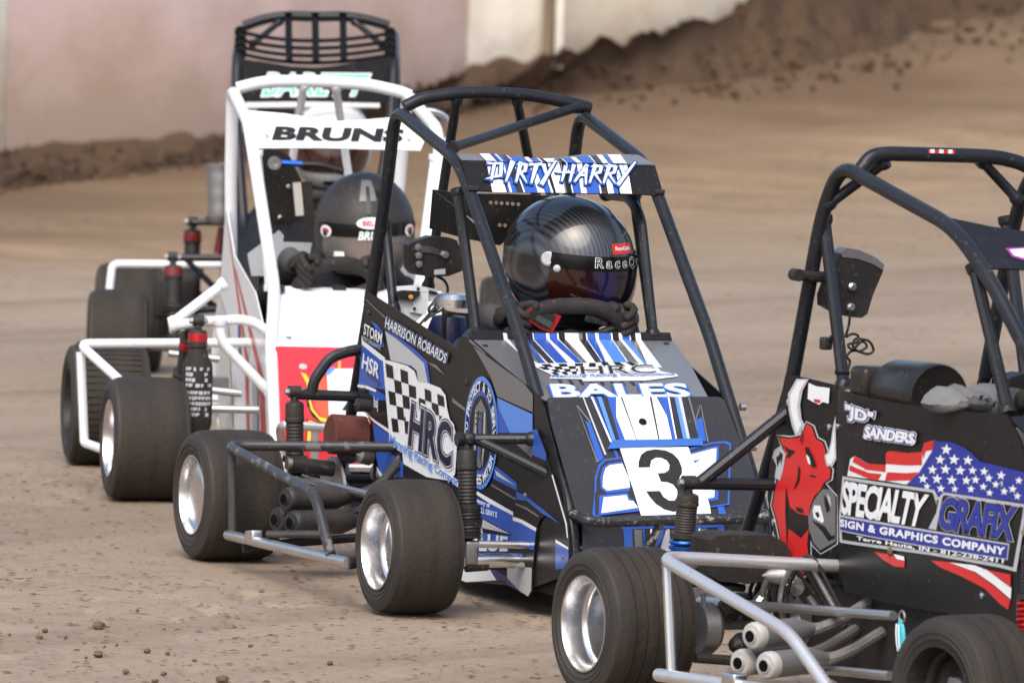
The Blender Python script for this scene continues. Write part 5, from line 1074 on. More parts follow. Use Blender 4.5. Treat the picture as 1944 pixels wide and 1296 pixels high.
    m2 = [(-0.655,-0.216,0.3602),(-0.655,-0.2122,0.3865),(-0.655,-0.1791,0.4345),(-0.655,-0.1436,0.4485),(-0.655,-0.0899,0.458)]
    tube('rear_hoop', m2, 0.0122, 'black_tube', car, 0.05)
    af = [(-0.6,-0.1922,0.2764),(-0.6,-0.1022,0.2711)]
    MB().lathe(af[0], V(af[1])-V(af[0]), [(0, 0.0), (0.0, 0.038), (0.004, 0.0435), (0.078, 0.0435), (0.082, 0.03), (0.11, 0.022)], 26).build('air_filter', 'filter_red', car)
    en = MB(); 
    for k in range(7): en.box((-0.47, 0.01, 0.20+0.022*k), (0.17-0.004*k, 0.16-0.003*k, 0.010))
    en.box((-0.47, 0.015, 0.27), (0.13, 0.13, 0.19)); en.lathe((-0.47, -0.055, 0.17), (0, -1, 0), [(0, 0.075), (0.03, 0.075), (0.04, 0.06), (0.04, 0)], 20); en.lathe((-0.56, 0.0, 0.33), (0, -1, 0), [(0, 0.035), (0.10, 0.035), (0.11, 0.028), (0.11, 0)], 16); en.box((-0.45, 0.0, 0.385), (0.09, 0.09, 0.03), None, 0.008)
    en.build('engine', 'engine_grey', car)
    rnd = random.Random(8)
    for k in range(9):
        c0 = Vector((-0.60+rnd.uniform(-0.03, 0.10), -0.09+rnd.uniform(-0.05, 0.06), 0.17+rnd.uniform(0, 0.20))); MB().lathe(c0, (rnd.uniform(-.3, .6), -1, rnd.uniform(-.4, .4)), [(0, 0.0), (0, rnd.uniform(0.008, 0.02)), (0.03, rnd.uniform(0.008, 0.02)), (0.034, 0.005), (0.04, 0.0)], 14).build('engine_fitting', rnd.choice(['engine_grey', 'dull_metal', 'black_plastic', 'satin_black']), car)
    for k in range(6):
        a = Vector((-0.63+0.025*k, 0.02-0.008*k, 0.19)); MB().tube(bend([a, a+V((0.02, -0.03, 0.10)), a+V((0.09, -0.01, 0.14+0.01*k)), a+V((0.14, 0.05, 0.05))], 0.06), 0.0045+0.001*(k % 3), 7).build('hose', ['black_plastic', 'satin_black', 'dull_metal'][k % 3], car)
    cb = [(-0.62,-0.2704,0.2094),(-0.62,-0.1743,0.1984)]
    MB().rod(cb[0], cb[1], 0.017, 16).build('starter_housing', 'black_plastic', car)
    MB().rod(lerp2(cb[0], cb[1], -0.1), lerp2(cb[0], cb[1], 0.06), 0.013, 14).build('starter_cap', 'dull_metal', car)
    MB().rod((-0.648, -0.38, 0.139), (-0.648, 0.53, 0.139), 0.016, 16).build('rear_axle', 'dull_metal', car)
    MB().lathe((-0.648, -0.16, 0.139), (0, -1, 0), [(0, 0.085), (0.006, 0.085), (0.006, 0.03)], 32).build('brake_disc', 'dull_metal', car)
    tube('rear_bumper', [(-0.80, -0.08, 0.16), (-0.90, -0.06, 0.20), (-0.90, 0.28, 0.20), (-0.80, 0.30, 0.16)], 0.0115, 'worn_tube', car)
    # ---- front bumper
    fb0 = (0.6671,-0.1,0.2245); fb = [(0.735,-0.0951,0.2171),(0.735,-0.0574,0.2139),(0.735,0.1541,0.2187),(0.735,0.2402,0.2222)]
    bm_ = tube('front_bumper', [fb0, fb[0], fb[1], fb[3], (fb[3][0], 0.30, fb[3][2]), (fb0[0], 0.32, fb0[2])], 0.0108, 'chipped_tube', car, 0.04)
    br = [(0.73,0.067,0.2062),(0.73,0.2233,0.2044)]
    for p in br: MB().rod(p, (0.70, p[1]-0.03, 0.12), 0.009).build('bumper_strut', 'chipped_tube', bm_)
    for p in [(0.4696,0.335,0.4286),(0.5374,0.335,0.3516)]: MB().lathe(p, (0, 1, 0), [(0, 0.008), (0.012, 0.008), (0.014, 0.0)], 8).build('panel_bolt', 'dull_metal', car)

    # ---- cockpit: seat, head support, wheel, dash, boxes
    seat(car, -0.30, 0.13, 0.10, 0.36, 0.45)
    hs = [(-0.3,-0.0212,0.8152),(-0.3,0.0865,0.8158),(-0.3,0.1972,0.8127),(-0.3,0.2,0.7386),(-0.3,0.0902,0.7165),(-0.3,0.0734,0.7056),(-0.3,-0.0079,0.7199)]
    hd = MB().prism(hs, (1, 0, 0), 0.012).build('head_support', 'seat_black', car)
    wg = [(-0.3,-0.0212,0.8152),(-0.3,-0.0079,0.7199),(-0.24,-0.108,0.7435),(-0.24,-0.1037,0.8262)]
    MB().prism(wg, (0.7, -0.7, 0), 0.010).build('support_wing', 'seat_black', hd)
    ed = [(-0.236,-0.1052,0.8274),(-0.236,-0.0478,0.7882),(-0.236,0.0073,0.7498),(-0.236,-0.0078,0.7611),(-0.236,-0.0329,0.7815)]
    MB().prism([ed[0], ed[1], (ed[2][0], ed[2][1], ed[2][2]), (ed[3][0], ed[3][1], ed[3][2]-0.006), (ed[4][0], ed[4][1], ed[4][2]-0.004)], (1, 0, 0), 0.003).build('edge_stripe', 'light_grey', hd)
    for p in [(-0.297,0.0484,0.797),(-0.297,0.0612,0.7967),(-0.297,0.0734,0.7959),(-0.297,0.0862,0.7957),(-0.297,0.0985,0.7949),(-0.297,0.1113,0.7941),(-0.297,0.0707,0.7492),(-0.297,0.083,0.7485)]: MB().lathe((p[0], p[1], p[2]), (1, 0, 0), [(0, 0.0042), (0.0015, 0.0042), (0.0015, 0)], 10).build('perforation', 'track_clay', hd)
    bx = [(-0.5,-0.0618,0.6903),(-0.5,-0.0565,0.6956),(-0.5,-0.0094,0.7108),(-0.5,0.0329,0.7082),(-0.5,0.0487,0.7021),(-0.5,0.0631,0.6708),(-0.5,0.0633,0.6372),(-0.5,0.0315,0.6253),(-0.5,-0.0084,0.6227),(-0.5,-0.0463,0.6286),(-0.5,-0.0578,0.64)]
    bo = MB().prism(bx, (1, 0, 0), 0.035).build('mounted_box', 'black_plastic', car)
    cl = [(-0.497,-0.0318,0.6887),(-0.497,-0.0141,0.6889),(-0.497,0.0151,0.6809),(-0.497,0.0263,0.6779),(-0.497,0.0267,0.6653),(-0.497,0.011,0.6693),(-0.497,-0.0136,0.6753),(-0.497,-0.0336,0.6761)]
    MB().prism(cl, (1, 0, 0), 0.004).build('clamp', 'polished', bo)
    for p in [(-0.497,-0.0417,0.6869),(-0.497,-0.04,0.6698),(-0.497,-0.0382,0.6509),(-0.497,0.0209,0.6715)]: MB().lathe(p, (1, 0, 0), [(0, 0.0075), (0.006, 0.0075), (0.007, 0)], 12).build('bolt', 'dull_metal', bo)
    MB().prism([(-0.4985,-0.0017,0.6387),(-0.4985,0.0237,0.6415),(-0.4985,0.0241,0.6295),(-0.4985,-0.0014,0.6282)], (1, 0, 0), 0.001).build('sticker', 'light_grey', bo)
    wb = MB().prism([(-0.52,-0.0782,0.6006),(-0.52,-0.0318,0.6043),(-0.52,0.013,0.5953),(-0.52,0.0182,0.5722),(-0.52,-0.006,0.5678),(-0.52,-0.0095,0.5404),(-0.52,-0.0161,0.5404),(-0.52,-0.0311,0.5255),(-0.52,-0.0719,0.5482)], (1, 0, 0), 0.004).build('mount_plate', 'white', car)
    wc = MB().prism([(-0.512,-0.0434,0.6016),(-0.512,-0.0078,0.5988),(-0.512,-0.0076,0.5642),(-0.512,-0.0134,0.541),(-0.512,-0.0491,0.547),(-0.512,-0.042,0.5638)], (1, 0, 0), 0.004).build('bracket_plate', 'white', wb)
    for p in [(-0.508,-0.0335,0.5967),(-0.508,-0.0408,0.5543)]: MB().lathe(p, (1, 0, 0), [(0, 0.0035), (0.002, 0.0035), (0.002, 0)], 10).build('bolt', 'satin_black', wb)
    MB().prism([(-0.503,-0.0881,0.5892),(-0.503,-0.0662,0.5936),(-0.503,-0.0306,0.5919),(-0.503,-0.0303,0.5835),(-0.503,-0.0476,0.5707),(-0.503,-0.0788,0.5746)], (1, 0, 0), 0.012).build('lamp_housing', 'black_plastic', wb)
    MB().lathe((-0.5,-0.0523,0.5797), (1, 0, 0), [(0, 0.0055), (0.004, 0.005), (0.005, 0)], 12).build('amber_lamp', 'lamp_amber', wb)
    for pts in ([(-0.515,-0.0285,0.5889),(-0.515,-0.002,0.5913),(-0.515,0.0205,0.5831),(-0.515,0.0366,0.5686),(-0.515,0.0261,0.5517),(-0.515,0.0021,0.5409),(-0.515,-0.0152,0.5261)], [(-0.515,0.0102,0.624),(-0.515,0.0282,0.6168),(-0.515,0.0389,0.598),(-0.515,0.0298,0.5727),(-0.515,0.0172,0.5537),(-0.515,-0.0047,0.5451),(-0.515,-0.0051,0.5556),(-0.515,0.0098,0.5725),(-0.515,0.0146,0.5642),(-0.515,-0.0089,0.5366),(-0.515,-0.026,0.5176)]):
        MB().tube(bend(pts, 0.02), 0.0032, 7).build('cable', 'black_plastic', car)
    MB().lathe((-0.4,0.0115,0.5665), (0, 0, 1), [(0, 0.0), (0.0, 0.045), (0.018, 0.045), (0.028, 0.035), (0.03, 0)], 24).build('tank_cap', 'polished', car)
    tk = MB(); tk.lathe((-0.4,0.0006,0.5016), (0, 0, 1), [(-0.12, 0.0), (-0.12, 0.050), (0.01, 0.048), (0.045, 0.036), (0.05, 0.0)], 24); tk.build('fuel_tank', 'navy', car)  # no real tank: navy body added in place of the driver's right upper arm
    MB().box((0.03, CY, 0.53), (0.03, 0.40, 0.03)).build('dash_bar', 'black_matte', car)
    sc = (0.02,0.1201,0.5189)
    sw, pt, sv, uv, nv = steering_wheel(car, sc, (-1, 0, 0.30), (0, 0, 1), 0.120, 0.088, True, 0.0175)
    ds = [(0.055,0.0058,0.578),(0.055,0.008,0.5876),(0.055,0.0215,0.5984),(0.055,0.0313,0.6069),(0.055,0.0881,0.5824),(0.055,0.0834,0.5727),(0.055,0.0691,0.5475),(0.055,0.046,0.5533)]
    dd = MB().prism(ds, (1, 0, 0.2), 0.02).build('dash_display', 'anodised_red', sw)
    MB().prism([(0.0575,0.0124,0.5794),(0.0575,0.0134,0.5866),(0.0575,0.0268,0.6011),(0.0575,0.0344,0.6035),(0.0575,0.0758,0.5812),(0.0575,0.0723,0.5728),(0.0575,0.0629,0.5536),(0.0575,0.0449,0.5582)], (1, 0, 0.2), 0.004).build('display_face', 'black_plastic', dd)
    MB().prism([(0.061,0.0278,0.5751),(0.061,0.0338,0.5852),(0.061,0.0673,0.5695),(0.061,0.0615,0.5563)], (1, 0, 0.2), 0.004).build('screen', 'screen_grey', dd)
    MB().box((0.02, 0.1844, 0.5734), (0.012, 0.06, 0.022), Matrix.Rotation(-0.2, 3, 'X'), 0.003).build('dash_pod', 'carbon', sw)
    return car, (O, YAW), (pt, sv, uv, nv, sc)
carB, posB, swB = car_blue()

def grip(sw, ang, side, drop=0.0):
    pt, s, u, n, c = sw; G = pt(ang); o = (G-V(c)).normalized()
    return (G, (u*1.0+n*0.1), o, n, G+n*0.075+o*0.035-V((0, 0, 0.03+drop)))
gb = [grip(swB, math.radians(30), -1), grip(swB, math.radians(150), 1)]
dB = driver('person in a dark suit and glossy carbon helmet driving the blue car', carB, 'b', (posB[0][0], posB[0][1], 0), -math.pi/2+math.radians(posB[1]), (-0.25, 0.135, 0.13), (-0.13, 0.168, 0.700), gb, 'suit_blue')
hB = helmet(dB, (-0.13, 0.166, 0.692), 0.50, 0.10, 0.03, 'carbon', 'visor_tint_sheen', 0.99, visor_el=(-0.62, 0.14), wrap=1.25, band='gloss_black')
head(dB, (-0.125, 0.166, 0.685), 0.5, 0.1)
helmet_text(hB, 'RaceQuip', -0.55, 0.75, 0.0, 0.195, [('white', 0.045), ('gloss_black', 0.002)], 0.0078, 1.5)
helmet_badge(hB, 'orange_red', 0.05, 0.335, 0.26, 0.085, 0.0015, square=True, name='badge')
helmet_badge(hB, 'red', 0.05, 0.335, 0.245, 0.075, 0.0022, square=True, name='badge')
helmet_text(hB, 'RaceQuip', -0.15, 0.25, 0.295, 0.375, [('white', 0.02)], 0.0032)
for s in (-0.18, 0.18):
    MB().tube([helmet_point(math.pi*(t/12)*0.9+0.15, 0.95+s-abs(t-6)*0.04)*1.002 for t in range(13)], 0.0012, 5).build('seam', 'mid_grey', hB)

# ================================================================== black car cut by the right edge
def car_black():
    O = (0.8778,18.0675,0.0); YAW = 27; CY = 0.11; T = 0.0142
    car = car_root('race_car', 'black race car with a red bull and flag print at right', O, YAW)
    wheel(car, (-0.64, -0.40, 0.143), 0.1445, 0.182, 0.0895, 0, -1, grooves=5, dish=0.30, seed=2)
    wheel(car, (0.555,-0.3289,0.141), 0.142, 0.150, 0.088, 0.16, -1, dark=True, grooves=3, seed=0.4)
    wheel(car, (-0.64, 0.56, 0.143), 0.1445, 0.175, 0.0895, 0, 1, grooves=5); wheel(car, (0.62, 0.54, 0.141), 0.142, 0.14, 0.088, 0.16, 1, dark=True)
    R = [(-0.5607,-0.1,0.6162),(-0.4669,-0.1,0.9377),(-0.4335,-0.1,1.0144),(-0.3838,-0.1,1.0364),(0.0377,-0.1,0.9405),(0.0864,-0.1,0.9216),(0.1774,-0.1,0.8556),(0.3092,-0.1,0.7502)]
    side = [R[0], R[1], lerp2(R[2], R[3], 0.6), R[4], R[6], (0.55, -0.10, 0.545), (0.84, -0.10, 0.28), (0.86, -0.10, 0.12)]
    tube('cage_tube', side, T, 'black_tube', car, 0.07, 12); tube('cage_tube', [mir(p, CY) for p in side], T, 'black_tube', car, 0.07, 12)
    H = [(-0.36,-0.0836,1.0186),(-0.36,-0.0609,1.0474),(-0.36,-0.0284,1.0526),(-0.36,0.1558,1.0502),(-0.36,0.2177,1.0476),(-0.36,0.2758,1.0345)]
    hp = tube('cage_tube', [H[0], H[1], H[2], H[3], H[4], H[5], (-0.36, 0.32, H[5][2]-0.03)], T, 'black_tube', car, 0.05, 12)
    st = [(-0.344,0.0541,1.0619),(-0.344,0.1111,1.0616),(-0.344,0.1114,1.0539),(-0.344,0.0544,1.055)]
    MB().prism(st, (1, 0, 0.4), 0.002).build('tube_sticker', 'red', hp)
    for k in range(3): MB().prism([lerp2(st[0], st[1], 0.06+0.34*k), lerp2(st[0], st[1], 0.22+0.34*k), lerp2(st[3], st[2], 0.22+0.34*k), lerp2(st[3], st[2], 0.06+0.34*k)], (1, 0, 0.4), 0.001).build('sticker_mark', 'white', hp).location = (0.0012, 0, 0.0005)
    b0 = (-0.36,-0.0256,1.0389); b1 = (-0.4532,-0.1,0.9481)
    tube('cage_brace', [b0, b1], 0.0105, 'black_tube', car); b2 = [(-0.37,0.1816,1.0428),(-0.37,0.2691,0.9645)]; tube('cage_brace', b2, 0.0105, 'black_tube', car)
    u = [(-0.4838,-0.088,0.9262),(-0.3798,-0.088,0.6097)]; tube('cage_brace', u, 0.0125, 'black_tube', car); tube('cage_brace', [mir(p, CY) for p in u], 0.0125, 'black_tube', car)
    u = [(0.0936,-0.088,0.8753),(0.2429,-0.088,0.6141)]; tube('cage_brace', u, 0.0125, 'black_tube', car); tube('cage_brace', [mir(p, CY) for p in u], 0.0125, 'black_tube', car)
    for yy in (-0.10, 0.32):
        tube('frame_rail', [(-0.80, yy, 0.17), (-0.58, yy, 0.09), (0.70, yy, 0.08), (0.86, yy, 0.13)], 0.0138, 'black_tube', car)
        tube('frame_rail', [(side[0][0], yy, side[0][2]), (-0.70, yy, 0.34), (-0.80, yy, 0.17)], 0.0125, 'black_tube', car)
    for xx, zz in ((-0.80, 0.17), (-0.40, 0.085), (0.05, 0.083), (0.60, 0.082), (0.86, 0.13)): tube('cross_tube', [(xx, -0.10, zz), (xx, 0.32, zz)], 0.0115, 'black_tube', car)
    MB().box((0.05, CY, 0.068), (1.25, 0.42, 0.006)).build('floor_pan', 'black_matte', car)
    MB().prism([(-0.50, -0.09, 0.08), (-0.50, 0.31, 0.08), (-0.53, 0.31, 0.45), (-0.53, -0.09, 0.45)], (1, 0, 0), 0.004).build('firewall', 'black_matte', car)
    MB().prism([(-0.55, 0.332, 0.09), (0.82, 0.332, 0.09), (0.82, 0.332, 0.26), (0.60, 0.332, 0.45), (0.26, 0.332, 0.60), (0.0, 0.332, 0.54), (-0.55, 0.332, 0.62), (-0.62, 0.332, 0.32)], (0, 1, 0), 0.003).build('left_side_panel', 'panel_black', car)
    MB().prism([(0.26, -0.10, 0.612), (0.26, 0.32, 0.612), (0.62, 0.31, 0.47), (0.62, -0.09, 0.47)], (0.3, 0, 1), 0.003).build('hood', 'panel_black', car)
    MB().prism([(0.625, -0.09, 0.468), (0.625, 0.31, 0.468), (0.83, 0.31, 0.24), (0.86, 0.31, 0.10), (0.86, -0.09, 0.10), (0.83, -0.09, 0.24)], (0.7, 0, 0.7), 0.003).build('nose_panel', 'panel_black', car)

    # ---- rear side panel with the bull head
    P = Panel(((0.0,-0.113,0.0),(1.0,0.0,0.0),(0.0,0.0,1.0)), [(-0.5654,0.6215),(-0.4747,0.6202),(-0.3702,0.6166),(-0.3578,0.6124),(-0.3339,0.3031),(-0.3502,0.265),(-0.465,0.2573),(-0.5466,0.2821),(-0.5724,0.2973),(-0.6031,0.3356),(-0.619,0.3813),(-0.6174,0.4404),(-0.6,0.495),(-0.5897,0.5371),(-0.5906,0.5488)], 'rear_side_panel', 'panel_black', car)
    P.poly('light_grey', [(-0.5911,0.5038),(-0.5613,0.5053),(-0.5364,0.5062),(-0.5077,0.5105),(-0.4918,0.5188),(-0.4754,0.5399),(-0.4407,0.5343),(-0.4242,0.514),(-0.3965,0.5092),(-0.382,0.4921),(-0.3733,0.4674),(-0.3589,0.4587),(-0.3627,0.438),(-0.3848,0.4293),(-0.3385,0.4093),(-0.3325,0.3209),(-0.3596,0.309),(-0.3994,0.2941),(-0.4354,0.3073),(-0.4391,0.3166),(-0.4311,0.2821),(-0.455,0.2447),(-0.4799,0.2502),(-0.508,0.2714),(-0.556,0.2795),(-0.5696,0.3113),(-0.5874,0.3445),(-0.6049,0.3674),(-0.5977,0.3961),(-0.5871,0.4243),(-0.5585,0.461),(-0.5698,0.481)], 1)
    P.poly('panel_black', [(-0.5868,0.5025),(-0.5623,0.5027),(-0.5361,0.5036),(-0.5052,0.5084),(-0.4871,0.5177),(-0.4734,0.5376),(-0.4448,0.5324),(-0.4282,0.512),(-0.4006,0.5071),(-0.3872,0.4911),(-0.3783,0.466),(-0.3641,0.4576),(-0.3675,0.4389),(-0.3902,0.4291),(-0.3435,0.408),(-0.3373,0.3217),(-0.3626,0.3109),(-0.3989,0.2967),(-0.4312,0.3093),(-0.4407,0.319),(-0.4365,0.282),(-0.4566,0.2471),(-0.4756,0.2522),(-0.5042,0.2737),(-0.5516,0.2814),(-0.5642,0.3123),(-0.5821,0.3457),(-0.5994,0.3681),(-0.5922,0.3961),(-0.5818,0.4239),(-0.553,0.4612),(-0.5647,0.4824)], 2)
    P.poly('red', [(-0.5819,0.501),(-0.5634,0.4997),(-0.5358,0.5007),(-0.5025,0.5059),(-0.482,0.5165),(-0.4712,0.535),(-0.4495,0.5302),(-0.4327,0.5097),(-0.4051,0.5049),(-0.393,0.4899),(-0.3838,0.4645),(-0.3699,0.4564),(-0.3728,0.4398),(-0.3962,0.4289),(-0.4072,0.4156),(-0.4305,0.4018),(-0.4442,0.383),(-0.4501,0.3643),(-0.4467,0.3359),(-0.4519,0.309),(-0.4425,0.2819),(-0.4583,0.2498),(-0.4709,0.2544),(-0.5001,0.2761),(-0.5467,0.2836),(-0.5582,0.3134),(-0.5762,0.347),(-0.5933,0.3689),(-0.5862,0.3961),(-0.5759,0.4235),(-0.5469,0.4615),(-0.5591,0.4839)], 3)
    for m, q, l in zip(['light_grey','white','light_grey','white','mid_grey','light_grey','panel_black','panel_black','panel_black','white','panel_black','white','panel_black','panel_black','panel_black','panel_black','panel_black','light_grey','white','red','panel_black','panel_black','dark_red','panel_black'],
      [[(-0.5159,0.6162),(-0.4674,0.6196),(-0.49,0.5969),(-0.4982,0.5684),(-0.4907,0.5427),(-0.4765,0.5322),(-0.486,0.5132),(-0.5112,0.5072),(-0.5287,0.5277),(-0.5431,0.5558),(-0.5478,0.5848)],[(-0.5096,0.6129),(-0.4775,0.6164),(-0.5002,0.5946),(-0.5083,0.5646),(-0.5004,0.5419),(-0.4886,0.5312),(-0.5055,0.5133),(-0.5192,0.5315),(-0.5334,0.5566),(-0.5372,0.5827)],[(-0.3579,0.56),(-0.3519,0.5052),(-0.3487,0.4793),(-0.3626,0.4635),(-0.386,0.4625),(-0.396,0.4815),(-0.3809,0.4895),(-0.3727,0.5092),(-0.3666,0.5389)],[(-0.3598,0.5453),(-0.3567,0.5048),(-0.3531,0.4818),(-0.3659,0.4676),(-0.3816,0.467),(-0.3881,0.481),(-0.3759,0.4879),(-0.3666,0.5083)],[(-0.3954,0.4191),(-0.3652,0.4195),(-0.3461,0.4068),(-0.3397,0.3244),(-0.3661,0.3145),(-0.3985,0.302),(-0.4254,0.3131),(-0.4442,0.3361),(-0.4498,0.3614),(-0.4327,0.3914),(-0.411,0.4089)],[(-0.3797,0.4124),(-0.3659,0.4049),(-0.3609,0.3879),(-0.3724,0.3956)],[(-0.537,0.3977),(-0.5241,0.3725),(-0.4915,0.3633),(-0.4511,0.3624),(-0.4469,0.3388),(-0.4758,0.3184),(-0.5071,0.3271),(-0.5288,0.3309),(-0.5376,0.3653)],[(-0.4955,0.4544),(-0.4869,0.4464),(-0.489,0.4257),(-0.5002,0.4129),(-0.5102,0.4076),(-0.4977,0.4278)],[(-0.4545,0.4376),(-0.4396,0.4413),(-0.4211,0.4377),(-0.4362,0.4369)],[(-0.4666,0.476),(-0.4468,0.4798),(-0.438,0.4596),(-0.4563,0.4608)],[(-0.4707,0.4894),(-0.4587,0.4922),(-0.4361,0.4744),(-0.4225,0.4566),(-0.4426,0.4562),(-0.4524,0.4729),(-0.465,0.4791)],[(-0.4273,0.3846),(-0.4032,0.3862),(-0.3866,0.3598),(-0.3922,0.354),(-0.4267,0.3606),(-0.4326,0.3738)],[(-0.422,0.3704),(-0.4101,0.3745),(-0.4034,0.3664),(-0.4122,0.3626)],[(-0.436,0.3559),(-0.3839,0.3492),(-0.3555,0.333),(-0.3437,0.3371),(-0.3432,0.3299),(-0.3668,0.3232),(-0.3922,0.3382)],[(-0.3915,0.4083),(-0.3726,0.3984),(-0.3653,0.3816),(-0.3768,0.3747),(-0.3872,0.3912)],[(-0.5593,0.4868),(-0.5343,0.4808),(-0.5096,0.4795),(-0.533,0.4651),(-0.5483,0.4643),(-0.5379,0.4726)],[(-0.5428,0.4089),(-0.5361,0.4008),(-0.5267,0.3429),(-0.5287,0.2898),(-0.5414,0.3591)],[(-0.6003,0.4596),(-0.5923,0.4751),(-0.5683,0.4846),(-0.5476,0.4702),(-0.5557,0.4401),(-0.5663,0.4185),(-0.5882,0.4224),(-0.5827,0.4465)],[(-0.468,0.6125),(-0.4373,0.6086),(-0.3847,0.6095),(-0.3867,0.5802),(-0.4109,0.5811),(-0.4226,0.5749),(-0.4471,0.578),(-0.4693,0.582)],[(-0.4445,0.5841),(-0.4173,0.5846),(-0.4198,0.578),(-0.4423,0.5784)],[(-0.5838,0.4611),(-0.5702,0.4682),(-0.5664,0.4597),(-0.5775,0.444)],[(-0.5724,0.4739),(-0.5579,0.4693),(-0.5625,0.4483)],[(-0.4887,0.5253),(-0.4785,0.5116),(-0.4832,0.4936),(-0.493,0.5015)],[(-0.5015,0.3746),(-0.474,0.3743),(-0.4673,0.3661),(-0.4918,0.3668)]],
      [4,5,4,5,4,5,4,5,4,5,6,5,6,5,5,4,4,4,4,5,5,5,4,5]): P.poly(m, q, l)
    P.finish(); P.rivets([(-0.5502,0.5684),(-0.3863,0.5357),(-0.5897,0.3374)], 0.0065, 'polished')
    # ---- curved front side panel: name, flag and sign-writing
    S = Panel([(-0.357,-0.116),(-0.335,-0.121),(-0.3,-0.127),(-0.25,-0.132),(-0.15,-0.136),(0.6,-0.138)], [(0.0076,0.6118),(0.1372,0.6078),(0.2638,0.6067),(0.4236,0.6096),(0.5806,0.6153),(0.6812,0.621),(0.7285,0.583),(0.7814,0.5208),(0.8361,0.4305),(0.8508,0.2414),(0.745,0.2474),(0.5902,0.2399),(0.4128,0.2359),(0.2726,0.2341),(0.1682,0.2362),(0.0862,0.2376),(0.0513,0.2757),(0.0221,0.4514)], 'side_panel', 'panel_black', car)
    for m, q, l in zip(['white','red','red','red','red','red','flag_blue'], [[(0.0915,0.4868),(0.1123,0.4939),(0.1677,0.485),(0.2387,0.4885),(0.2427,0.5133),(0.322,0.5184),(0.3742,0.5251),(0.3817,0.542),(0.4201,0.5506),(0.4147,0.5301),(0.3656,0.4857),(0.3265,0.4598),(0.238,0.4591),(0.0799,0.4538)],[(0.1123,0.4939),(0.1677,0.485),(0.2386,0.4891),(0.2396,0.4757),(0.1623,0.473),(0.1029,0.4826)],[(0.0926,0.4753),(0.1691,0.4684),(0.2252,0.4706),(0.2114,0.4573),(0.1765,0.4569),(0.0884,0.4656)],[(0.2376,0.51),(0.2513,0.5161),(0.322,0.5184),(0.3742,0.5251),(0.3761,0.501),(0.3179,0.4951),(0.2402,0.491)],[(0.2455,0.4762),(0.319,0.4809),(0.3655,0.4871),(0.3375,0.4694),(0.238,0.4591)],[(0.3741,0.5265),(0.3816,0.5429),(0.4218,0.5513),(0.4174,0.5332),(0.3886,0.5278),(0.3799,0.5127)],[(0.4189,0.5505),(0.4884,0.5523),(0.5292,0.5474),(0.5585,0.5401),(0.594,0.5269),(0.6625,0.5255),(0.7646,0.5216),(0.7689,0.4665),(0.6786,0.465),(0.464,0.4571),(0.4455,0.4489),(0.426,0.4593),(0.3206,0.4601),(0.3656,0.4857),(0.4118,0.5299)]], [1,2,2,2,2,2,2]): S.poly(m, q, l)
